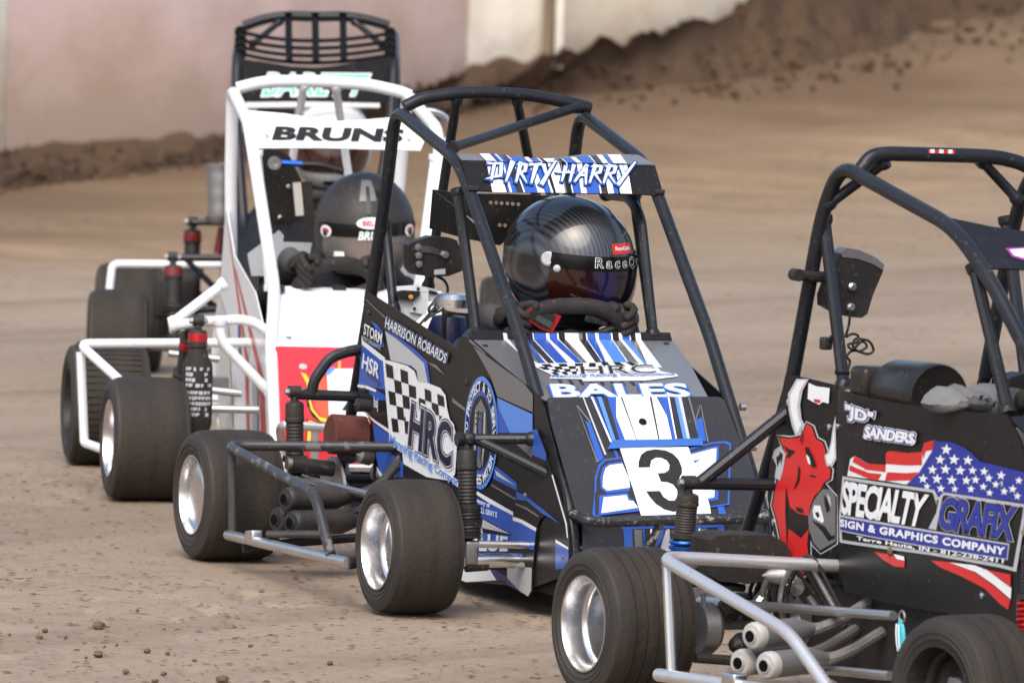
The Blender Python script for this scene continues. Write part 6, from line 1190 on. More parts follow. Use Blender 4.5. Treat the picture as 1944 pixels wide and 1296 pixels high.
    for q in [[(0.4678,0.5485),(0.4723,0.5415),(0.4876,0.5418),(0.475,0.5365),(0.4782,0.5293),(0.4659,0.533),(0.4525,0.5283),(0.4575,0.5358),(0.446,0.5401),(0.4615,0.5411)],[(0.4461,0.5272),(0.4502,0.5208),(0.4643,0.521),(0.4527,0.5162),(0.4556,0.5095),(0.4443,0.5129),(0.4319,0.5086),(0.4366,0.5155),(0.426,0.5195),(0.4402,0.5204)],[(0.4979,0.5327),(0.5024,0.5257),(0.5177,0.526),(0.5051,0.5208),(0.5083,0.5136),(0.496,0.5173),(0.4827,0.5125),(0.4877,0.5201),(0.4763,0.5243),(0.4917,0.5253)],[(0.5495,0.535),(0.5536,0.5286),(0.5676,0.5289),(0.556,0.5241),(0.559,0.5175),(0.5477,0.5209),(0.5355,0.5165),(0.5401,0.5234),(0.5296,0.5274),(0.5437,0.5282)],[(0.4186,0.5059),(0.4226,0.4997),(0.4364,0.4999),(0.425,0.4952),(0.4279,0.4887),(0.4168,0.4921),(0.4048,0.4878),(0.4093,0.4946),(0.399,0.4984),(0.4129,0.4993)],[(0.4676,0.5115),(0.4719,0.5049),(0.4864,0.5052),(0.4745,0.5002),(0.4775,0.4933),(0.4658,0.4968),(0.4531,0.4923),(0.4579,0.4995),(0.447,0.5035),(0.4617,0.5045)],[(0.5223,0.5144),(0.5266,0.5079),(0.541,0.5081),(0.5291,0.5032),(0.5321,0.4964),(0.5205,0.4998),(0.5079,0.4953),(0.5127,0.5025),(0.5018,0.5065),(0.5164,0.5074)],[(0.5678,0.5169),(0.5713,0.5114),(0.5833,0.5116),(0.5734,0.5075),(0.5759,0.5018),(0.5663,0.5047),(0.5559,0.501),(0.5598,0.5069),(0.5508,0.5103),(0.5629,0.5111)],[(0.6106,0.5188),(0.6141,0.5133),(0.6261,0.5135),(0.6162,0.5094),(0.6187,0.5038),(0.6091,0.5067),(0.5987,0.5029),(0.6026,0.5089),(0.5937,0.5122),(0.6057,0.513)],[(0.3851,0.4863),(0.3891,0.4801),(0.403,0.4804),(0.3916,0.4756),(0.3944,0.4691),(0.3833,0.4724),(0.3713,0.4681),(0.3758,0.4749),(0.3655,0.4788),(0.3794,0.4797)],[(0.4373,0.4911),(0.4416,0.4845),(0.4561,0.4848),(0.4441,0.4798),(0.4472,0.4729),(0.4355,0.4764),(0.4227,0.4719),(0.4275,0.4791),(0.4166,0.4831),(0.4313,0.484)],[(0.4922,0.4938),(0.4964,0.4872),(0.5109,0.4875),(0.499,0.4825),(0.502,0.4757),(0.4904,0.4792),(0.4777,0.4747),(0.4825,0.4818),(0.4716,0.4859),(0.4862,0.4868)],[(0.5465,0.4971),(0.5502,0.4912),(0.5631,0.4915),(0.5525,0.4871),(0.5552,0.481),(0.5449,0.4841),(0.5337,0.4801),(0.5379,0.4865),(0.5283,0.49),(0.5412,0.4909)],[(0.5805,0.501),(0.584,0.4956),(0.596,0.4958),(0.5861,0.4917),(0.5886,0.486),(0.579,0.4889),(0.5686,0.4852),(0.5725,0.4911),(0.5636,0.4945),(0.5756,0.4952)],[(0.6286,0.5083),(0.6321,0.5028),(0.644,0.503),(0.6342,0.4989),(0.6366,0.4933),(0.6271,0.4962),(0.6167,0.4924),(0.6206,0.4984),(0.6117,0.5017),(0.6237,0.5025)],[(0.6735,0.518),(0.6772,0.5122),(0.6898,0.5124),(0.6794,0.508),(0.682,0.502),(0.6719,0.5051),(0.6608,0.5011),(0.665,0.5074),(0.6555,0.511),(0.6683,0.5118)],[(0.7387,0.5135),(0.7419,0.5085),(0.7529,0.5087),(0.7438,0.5049),(0.7461,0.4996),(0.7373,0.5023),(0.7277,0.4989),(0.7313,0.5043),(0.7231,0.5075),(0.7342,0.5082)],[(0.6098,0.4905),(0.6131,0.4854),(0.6243,0.4856),(0.6151,0.4817),(0.6174,0.4765),(0.6085,0.4792),(0.5987,0.4757),(0.6024,0.4812),(0.5941,0.4843),(0.6053,0.485)],[(0.6548,0.4988),(0.6581,0.4937),(0.6692,0.494),(0.66,0.4901),(0.6623,0.4849),(0.6534,0.4875),(0.6438,0.4841),(0.6474,0.4896),(0.6391,0.4927),(0.6503,0.4934)],[(0.7175,0.4967),(0.721,0.4913),(0.7328,0.4915),(0.7231,0.4874),(0.7255,0.4818),(0.716,0.4847),(0.7057,0.4809),(0.7096,0.4868),(0.7008,0.4902),(0.7127,0.4909)],[(0.6868,0.4891),(0.6901,0.484),(0.7011,0.4843),(0.692,0.4804),(0.6943,0.4752),(0.6855,0.4778),(0.6758,0.4744),(0.6794,0.4799),(0.6712,0.483),(0.6823,0.4837)],[(0.6333,0.4808),(0.6364,0.4761),(0.6467,0.4763),(0.6382,0.4727),(0.6403,0.4678),(0.632,0.4703),(0.623,0.467),(0.6264,0.4722),(0.6187,0.4751),(0.6291,0.4757)],[(0.5647,0.482),(0.5679,0.4769),(0.5791,0.4772),(0.5699,0.4733),(0.5723,0.468),(0.5633,0.4707),(0.5535,0.4672),(0.5572,0.4728),(0.5488,0.4759),(0.5601,0.4766)],[(0.5045,0.4759),(0.5076,0.4712),(0.5181,0.4714),(0.5095,0.4678),(0.5116,0.4629),(0.5032,0.4654),(0.4941,0.4621),(0.4975,0.4673),(0.4897,0.4702),(0.5003,0.4709)],[(0.4004,0.4712),(0.4035,0.4664),(0.414,0.4666),(0.4053,0.463),(0.4075,0.458),(0.3991,0.4606),(0.3898,0.4573),(0.3933,0.4625),(0.3854,0.4654),(0.3961,0.4661)],[(0.4529,0.4731),(0.4564,0.4677),(0.4685,0.4679),(0.4586,0.4637),(0.4611,0.458),(0.4513,0.4609),(0.4408,0.4571),(0.4447,0.4631),(0.4357,0.4665),(0.4479,0.4673)],[(0.7352,0.4852),(0.7385,0.4801),(0.7495,0.4803),(0.7404,0.4765),(0.7427,0.4712),(0.7339,0.4739),(0.7243,0.4704),(0.7279,0.4759),(0.7196,0.479),(0.7307,0.4798)]]: S.poly('white', q, 3)
    S.poly('light_grey', [(0.0617,0.4516),(0.1895,0.4547),(0.4289,0.4601),(0.4444,0.4473),(0.4638,0.4588),(0.769,0.4651),(0.77,0.4526),(0.7421,0.3404),(0.6768,0.3423),(0.4179,0.3393),(0.0603,0.3271),(0.0516,0.3757)], 4)
    S.poly('panel_black', [(0.0733,0.446),(0.1899,0.4489),(0.4235,0.4545),(0.4428,0.4301),(0.4391,0.4411),(0.47,0.4543),(0.7593,0.4594),(0.7579,0.4486),(0.7303,0.3471),(0.6762,0.3493),(0.4174,0.3455),(0.0729,0.3336),(0.0629,0.3768)], 5)
    S.poly('light_grey', [(0.4141,0.3874),(0.4408,0.4185),(0.4502,0.4479),(0.464,0.4563),(0.457,0.4343),(0.4433,0.3874)], 6)
    S.poly('light_grey', [(0.0604,0.3796),(0.3985,0.3845),(0.7159,0.389),(0.7108,0.3586),(0.401,0.3519),(0.0614,0.3488)], 6)
    S.poly('flag_blue', [(0.0641,0.3753),(0.3988,0.3807),(0.7112,0.386),(0.7081,0.3608),(0.4008,0.3544),(0.0644,0.3517)], 7)
    for m, q, l in zip(['red','white','red','white','red'], [[(0.2075,0.324),(0.2678,0.3256),(0.3258,0.3186),(0.3241,0.3063),(0.2851,0.3049),(0.2426,0.3129)],[(0.2808,0.3274),(0.3225,0.3269),(0.3247,0.3195),(0.2971,0.3193)],[(0.4244,0.3294),(0.5103,0.3344),(0.5926,0.3231),(0.6647,0.3054),(0.7224,0.2864),(0.7162,0.2691),(0.6872,0.2753),(0.6249,0.2988),(0.5375,0.312),(0.4602,0.3199)],[(0.495,0.3329),(0.5864,0.337),(0.6374,0.3326),(0.6837,0.3198),(0.7257,0.3091),(0.7242,0.2886),(0.6645,0.3079),(0.5924,0.3251)],[(0.6323,0.3333),(0.7217,0.3336),(0.7235,0.3109),(0.6836,0.3218)]], [2,3,2,3,4]): S.poly(m, q, l)
    S.layer = 8
    S.text('SPECIALTY', [(0.0685,0.3808),(0.3879,0.3863),(0.4162,0.4504),(0.0719,0.4453)], [('white', 0.035)], 0.85)
    S.text('GRAFIX', [(0.45,0.3909),(0.7293,0.3953),(0.7442,0.458),(0.4662,0.4514)], [('light_grey', 0.07), ('panel_black', 0.05), ('flag_blue', 0.032)], 0.88)
    S.text('SIGN & GRAPHICS COMPANY', [(0.0645,0.3574),(0.7027,0.366),(0.705,0.3812),(0.0657,0.3724)], [('white', 0.045)], 1.1)
    S.text('Terre Haute, IN - 812-238-2411', [(0.141,0.3386),(0.6989,0.35),(0.7007,0.3601),(0.1415,0.3474)], [('white', 0.03)], 1.05)
    S.text('"JD"', [(0.07,0.5588),(0.1908,0.5534),(0.1948,0.5825),(0.0723,0.5888)], [('white', 0.16), ('flag_blue', 0.12), ('white', 0.05)])
    S.text('SANDERS', [(0.1561,0.5325),(0.3499,0.5372),(0.3553,0.5577),(0.1631,0.5553)], [('white', 0.17), ('flag_blue', 0.125), ('white', 0.05)], 0.95)
    S.finish(); S.rivets([(0.6149,0.2841),(0.0137,0.5409),(0.6741,0.4936)], 0.006, 'polished')
    lump = (0.2716,0.331); b, f = ball(0.0085, 10, 8); MB().add([S.at(lump, 0.004)+V((x*(1+0.2*math.sin(9*z*100)), y*0.6, z)) for x, y, z in b], f).build('mud_spot', 'clod_soil', S.obj)
    L = Panel(((0.0,-0.106,0.0),(1.0,0.0,0.0),(0.0,0.0,1.0)), [(-0.4805,0.2328),(-0.3114,0.2293),(0.0537,0.2363),(0.3559,0.2503),(0.4545,0.2556),(0.4629,0.1474),(-0.3195,0.0584),(-0.4441,0.0758),(-0.4704,0.1716)], 'lower_side_panel', 'satin_black', car)
    # ---- roof visor
    VF = Panel(((0.185,0.11,0.862),(0.0,1.0,0.0),(-0.8799,0.0,0.4752)), [(-0.2205,0.027),(-0.1321,0.0239),(-0.0088,0.021),(0.2138,0.0324),(0.2325,0.1307),(0.2142,0.1729),(0.052,0.1449),(-0.0686,0.1552),(-0.1304,0.1702),(-0.2136,0.2031),(-0.2117,0.1486),(-0.2137,0.0859)], 'roof_visor', 'panel_black', car)
    VF.poly('purple', [(-0.1381,0.0933),(-0.0924,0.0971),(-0.1151,0.0503),(-0.1385,0.0641)], 1); VF.poly('white', [(-0.1322,0.0878),(-0.0952,0.0915),(-0.112,0.0566),(-0.1321,0.0683)], 2); VF.finish()
    # ---- rear suspension and engine side
    s0, s1 = (-0.6,-0.2936,0.4135), (-0.62,-0.293,0.2162)
    shock(car, s0, s1, spring='anodised_blue', r=0.0215, coils=6, split=0.48)
    m1 = [(-0.6,-0.2957,0.4115),(-0.6,-0.1097,0.4071)]; MB().rod((m1[0][0], m1[0][1]-0.012, m1[0][2]), m1[1], 0.012).build('rear_shock_mount', 'black_tube', car)
    m2 = [(-0.6,-0.2687,0.4133),(-0.5662,-0.1,0.5525)]; MB().rod(m2[0], m2[1], 0.013).build('rear_shock_mount', 'black_tube', car)
    ab = [(-0.5,-0.2956,0.3133),(-0.5,-0.2823,0.3205),(-0.5,-0.2523,0.3226),(-0.5,-0.1645,0.3207),(-0.5,-0.1364,0.3069),(-0.5,-0.1219,0.2873),(-0.5,-0.1338,0.2437),(-0.5,-0.1609,0.2343),(-0.5,-0.2157,0.231),(-0.5,-0.2706,0.2346),(-0.5,-0.2918,0.2455)]
    MB().prism(ab, (1, 0, 0), 0.10).build('air_box', 'black_matte', car)
    dg = [(-0.52,-0.1243,0.2623),(-0.52,-0.1822,0.1849)]; MB().rod(dg[0], dg[1], 0.013).build('silver_brace', 'steel_tube', car)
    en = MB(); en.box((-0.50, 0.02, 0.20), (0.16, 0.16, 0.20), None, 0.01)
    for k in range(6): en.box((-0.50, 0.02, 0.12+0.03*k), (0.19, 0.19, 0.008))
    en.lathe((-0.50, -0.08, 0.16), (0, -1, 0), [(0, 0.07), (0.02, 0.07), (0.03, 0.055), (0.03, 0)], 22); en.build('engine', 'engine_grey', car)
    rnd = random.Random(18)
    for k in range(12):
        c0 = Vector((-0.52+rnd.uniform(-0.12, 0.14), -0.15+rnd.uniform(-0.06, 0.05), 0.11+rnd.uniform(0, 0.16))); MB().lathe(c0, (rnd.uniform(-.3, .9), -1, rnd.uniform(-.4, .4)), [(0, 0.0), (0, rnd.uniform(0.008, 0.022)), (0.03, rnd.uniform(0.008, 0.022)), (0.034, 0.006), (0.042, 0.0)], 14).build('engine_fitting', rnd.choice(['engine_grey', 'dull_metal', 'black_plastic', 'satin_black']), car)
    for k in range(7):
        a = Vector((-0.60+0.035*k, -0.14-0.006*k, 0.15)); MB().tube(bend([a, a+V((0.02, -0.03, 0.07)), a+V((0.07, -0.01, 0.10+0.012*k)), a+V((0.12, 0.06, 0.02))], 0.05), 0.004+0.001*(k % 3), 7).build('hose', ['black_plastic', 'satin_black', 'dull_metal'][k % 3], car)
    gm = [(-0.6,-0.2406,0.134),(-0.6,-0.2583,0.1368)]
    MB().lathe(gm[1], (0, 1, 0), [(-0.01, 0.05), (0.02, 0.05), (0.03, 0.042), (0.03, 0)], 24).build('hub', 'dull_metal', car)
    MB().rod((-0.64, -0.38, 0.143), (-0.64, 0.54, 0.143), 0.016, 16).build('rear_axle', 'dull_metal', car)
    for pts in ([(-0.56,-0.2854,0.2452),(-0.56,-0.2605,0.2423)], [(-0.56,-0.308,0.261),(-0.56,-0.264,0.2579)]): MB().rod(pts[0], pts[1], 0.0065).build('link_rod', 'steel_tube', car)
    tube('link_rod', [(-0.58,-0.2658,0.204),(-0.58,-0.2616,0.1728),(-0.58,-0.2455,0.1362)], 0.005, 'dull_metal', car); tube('link_rod', [(-0.56,-0.2891,0.0844),(-0.56,-0.2098,0.078)], 0.010, 'worn_tube', car); tube('link_rod', [(-0.54,-0.2645,0.2236),(-0.54,-0.1998,0.2176)], 0.008, 'black_tube', car)
    # ---- nerf bar
    a0 = (-0.3168,-0.116,0.2805); cx = (-0.3168,-0.5009,0.3026); yo = cx[1]
    dn = [(0.1948,-0.5009,0.2152),(0.2316,-0.5009,0.2047),(0.3483,-0.5009,0.1314)]
    rl = [(-0.3042,-0.5009,0.0836),(0.4047,-0.5009,0.1139)]
    nb = MB().tube(bend([a0, cx, dn[0], dn[2]], 0.05), 0.0122, 12).build('nerf_bar', 'bright_steel', car)
    MB().rod(rl[0], rl[1], 0.0125, 12).build('lower_rail', 'bright_steel', nb)
    MB().rod((rl[0][0]+0.035, yo+0.01, rl[0][2]), (cx[0]+0.012, yo+0.01, cx[2]-0.014), 0.010).build('post', 'steel_tube', nb)
    cl = (-0.0072,-0.5009,0.1061)
    MB().box((cl[0], yo, cl[2]), (0.05, 0.03, 0.028), None, 0.004).build('clamp', 'polished', nb)
    r1 = [(-0.7153,-0.2,0.174),(0.0416,-0.2,0.2257)]; MB().rod(r1[0], r1[1], 0.0092).build('radius_rod', 'steel_tube', car)
    r2 = [(-0.2073,-0.22,0.1005),(0.0739,-0.22,0.1186)]; MB().rod(r2[0], r2[1], 0.0092).build('radius_rod', 'steel_tube', car)
    mo = [(-0.1348,-0.4,0.172),(-0.178,-0.4,0.1174),(-0.0778,-0.4,0.1234)]
    for p in mo: muffler(car, p, (p[0]-0.052, p[1]+0.135, p[2]+0.004), 0.0252, 'muffler_grey', 'muffler_cap')
    for p in mo: tube('exhaust_pipe', [(p[0]-0.06, p[1]+0.155, p[2]), (p[0]-0.06, p[1]+0.21, p[2]+0.015), (p[0]-0.08, p[1]+0.29, p[2]+0.05)], 0.0115, 'engine_grey', car, 0.05)
    # ---- turquoise tag on a ring, front damper
    tg = [(0.092,-0.21,0.2286),(0.0928,-0.21,0.1914),(0.1282,-0.21,0.2128)]
    ring = [V(tg[0])+V((0.011*math.cos(a), 0, 0.011*math.sin(a))) for a in [2*math.pi*k/16 for k in range(17)]]
    rg = MB().tube(ring, 0.0024, 6, cap=False).build('ring', 'dull_metal', car)
    b, f = ball(1, 16, 12); MB().add([V(tg[1])+V((x*0.014-0.006*z, y*0.006, z*0.034)) for x, y, z in b], f).build('tag', 'turquoise', rg)
    for k in (-0.6, 0.1): MB().tube([V(tg[1])+V((0.013*k-0.006*z, -0.0068*math.sqrt(max(0, 1-z*z)), z*0.034)) for z in (-0.75, -0.3, 0.2, 0.7)], 0.0014, 5).build('tag_stripe', 'white', rg)
    shock(car, (0.58,-0.2217,0.4317), (0.6,-0.2281,0.221), spring='anodised_red', r=0.0215)
    MB().rod((0.62, -0.36, 0.141), (0.62, 0.50, 0.141), 0.0155, 14).build('front_axle', 'chrome', car)
    # ---- mounted box, cable and cockpit
    bx = [(-0.475,-0.061,0.8461),(-0.475,-0.0549,0.8577),(-0.475,-0.04,0.867),(-0.475,-0.0135,0.8632),(-0.475,0.0222,0.8495),(-0.475,0.0412,0.8356),(-0.475,0.0388,0.8214),(-0.475,0.0199,0.7789),(-0.475,0.0092,0.7423),(-0.475,-0.0028,0.7346),(-0.475,-0.0257,0.7361),(-0.475,-0.05,0.7415),(-0.475,-0.0835,0.7576),(-0.475,-0.0852,0.7769),(-0.475,-0.0656,0.8307)]
    bo = MB().prism(bx, (1, 0, 0), 0.03).build('mounted_box', 'black_plastic', car)
    tf = [(-0.473,-0.056,0.8571),(-0.473,-0.0411,0.8671),(-0.473,-0.0147,0.8634),(-0.473,0.0211,0.8496),(-0.473,0.0401,0.8358),(-0.473,0.0379,0.8254),(-0.473,0.0128,0.838),(-0.473,-0.0184,0.8472),(-0.473,-0.0491,0.8494)]
    MB().prism(tf, (1, 0, 0), 0.034).build('box_lid', 'mid_grey', bo)
    for p, r, m in (((-0.473,-0.0292,0.7932), 0.0088, 'polished'), ((-0.473,-0.0306,0.7547), 0.0085, 'dull_metal')): MB().lathe(p, (1, 0, 0), [(0, r), (0.006, r), (0.009, r*0.6), (0.009, 0)], 16).build('connector', m, bo)
    ar = [(-0.49,-0.1389,0.8149),(-0.49,-0.1305,0.8218),(-0.49,-0.0775,0.8104),(-0.49,-0.0464,0.7989)]; MB().tube([ar[0], ar[2], ar[3]], 0.011, 10).build('box_arm', 'satin_black', car); MB().lathe(ar[0], (1, 0, 0), [(-0.012, 0.012), (0.012, 0.012)], 14).build('clamp', 'satin_black', car)
    cb = [(-0.44,-0.0474,0.7526),(-0.44,-0.0496,0.7219),(-0.44,-0.0565,0.6988),(-0.44,-0.0438,0.7084),(-0.44,-0.0261,0.7045),(-0.44,-0.0299,0.6911),(-0.44,-0.0516,0.6873),(-0.44,-0.0424,0.6757),(-0.44,-0.0169,0.6949),(-0.44,-0.0077,0.6834),(-0.44,-0.0247,0.6718),(-0.44,-0.0427,0.6834),(-0.44,-0.0346,0.6988),(-0.44,-0.0038,0.6949),(-0.44,0.0094,0.6737),(-0.44,-0.007,0.668),(-0.44,-0.0381,0.6776),(-0.44,-0.055,0.6642),(-0.44,-0.0416,0.6565),(-0.44,-0.0495,0.6373)]
    MB().tube(bend([(p[0]+0.004*math.sin(3*i), p[1], p[2]) for i, p in enumerate(cb)], 0.03), 0.0026, 7).build('cable', 'black_plastic', car)
    kk = (-0.4356,-0.1,0.6896); MB().box(kk, (0.02, 0.02, 0.024), None, 0.004).build('tube_clip', 'satin_black', car)
    for p in [(-0.4146,-0.088,0.7008),(-0.3899,-0.088,0.6376)]: MB().lathe((p[0], p[1], p[2]-0.003), (0.1, 0, 1), [(0, 0.0145), (0.007, 0.0145)], 14).build('cable_tie', 'hole_black', car)
    tk = (-0.06,-0.0623,0.6182)
    MB().lathe((tk[0]-0.19, tk[1], tk[2]), (1, 0, 0), [(0, 0.0), (0, 0.045), (0.03, 0.058), (0.15, 0.0625), (0.185, 0.0625), (0.19, 0.060), (0.186, 0.054), (0.182, 0.0)], 36).build('fuel_tank', 'seat_black', car)
    MB().box((tk[0]-0.21, tk[1]-0.025, tk[2]+0.012), (0.06, 0.075, 0.06), None, 0.012).build('tank_bracket', 'seat_black', car)
    seat(car, -0.10, 0.16, 0.10, 0.36, 0.45)
    dsh = [(0.1,-0.0171,0.6646),(0.1,0.0233,0.6765),(0.1,0.0618,0.6733),(0.1,0.0637,0.6313),(0.1,-0.0019,0.6315)]; MB().prism(dsh, (1, 0, 0), 0.05).build('dash_pod', 'black_plastic', car)
    sc = (0.20, 0.13, 0.60)
    sw, pt, sv, uv, nv = steering_wheel(car, sc, (-1, 0, 0.30), (0, 0, 1), 0.115, 0.10, False, 0.015)
    return car, (O, YAW), (pt, sv, uv, nv, V(sc))
carK, posK, swK = car_black()
gk = [grip(swK, math.radians(15), -1), grip(swK, math.radians(165), 1)]
elb = (0.06,-0.0535,0.6198)
dK = driver('person in a grey suit at the right edge, only the bent elbow in view', carK, 'k', (posK[0][0], posK[0][1], 0), -math.pi/2+math.radians(posK[1]), (-0.03, 0.17, 0.16), (0.10, 0.24, 0.75), gk, 'suit_grey', elbows=(elb, None))
hK = helmet(dK, (0.10, 0.24, 0.745), 0.3, 0.05, 0, 'helmet_matte', 'visor_dark', 0.97); head(dK, (0.105, 0.24, 0.74), 0.3, 0.05)
# loose folded sleeve cloth over the elbow
fold = [[(0.1,-0.1758,0.6192),(0.1,-0.1688,0.6348),(0.1,-0.1528,0.647),(0.1,-0.1415,0.652),(0.1,-0.1272,0.6469),(0.1,-0.1059,0.6556),(0.1,-0.1019,0.6524),(0.1,-0.0721,0.6445),(0.1,-0.0463,0.6411),(0.1,-0.0344,0.6332),(0.1,-0.0238,0.6242),(0.1,-0.0232,0.6107),(0.1,-0.0331,0.6029),(0.1,-0.0946,0.6032),(0.1,-0.1561,0.6057)], [(0.122,-0.1678,0.6205),(0.122,-0.1643,0.6277),(0.122,-0.152,0.6366),(0.122,-0.1343,0.6421),(0.122,-0.1216,0.6418),(0.122,-0.1139,0.6409),(0.122,-0.1029,0.6252),(0.122,-0.0973,0.614),(0.122,-0.1201,0.6074),(0.122,-0.1634,0.6076)]]
for i, pts in enumerate(fold):
    bm = bmesh.new(); P3 = [V(p) for p in pts]; cc = sum(P3, Vector())/len(P3); k = len(P3); rows = []
    for ring, (sc_, dx) in enumerate(((1.0, -0.03), (1.0, 0.0), (0.86, 0.014), (0.60, 0.026), (0.30, 0.032))):
        rows.append([cc+(p-cc)*sc_+V((dx+0.0015*math.sin(2*j+ring), 0, 0.0012*math.cos(1.5*j+ring))) for j, p in enumerate(P3+[P3[0]])])
    mb = MB(); mb.grid(rows); mb.add(rows[-1][:-1], [tuple(range(k))]); mb.build('sleeve', 'suit_grey', dK, smooth=85)
for q in [[(0.148,-0.0963,0.633),(0.148,-0.0934,0.6402),(0.148,-0.0871,0.6408),(0.148,-0.0924,0.6316)],[(0.148,-0.0848,0.6338),(0.148,-0.0747,0.636),(0.148,-0.0734,0.6346),(0.148,-0.0803,0.6329),(0.148,-0.0744,0.6284),(0.148,-0.0776,0.6285)],[(0.148,-0.0629,0.6295),(0.148,-0.0603,0.6278),(0.148,-0.0637,0.6183),(0.148,-0.0689,0.6195)]]: MB().prism(q, (1, 0, 0.1), 0.004).build('sleeve_mark', 'black_paint', dK)

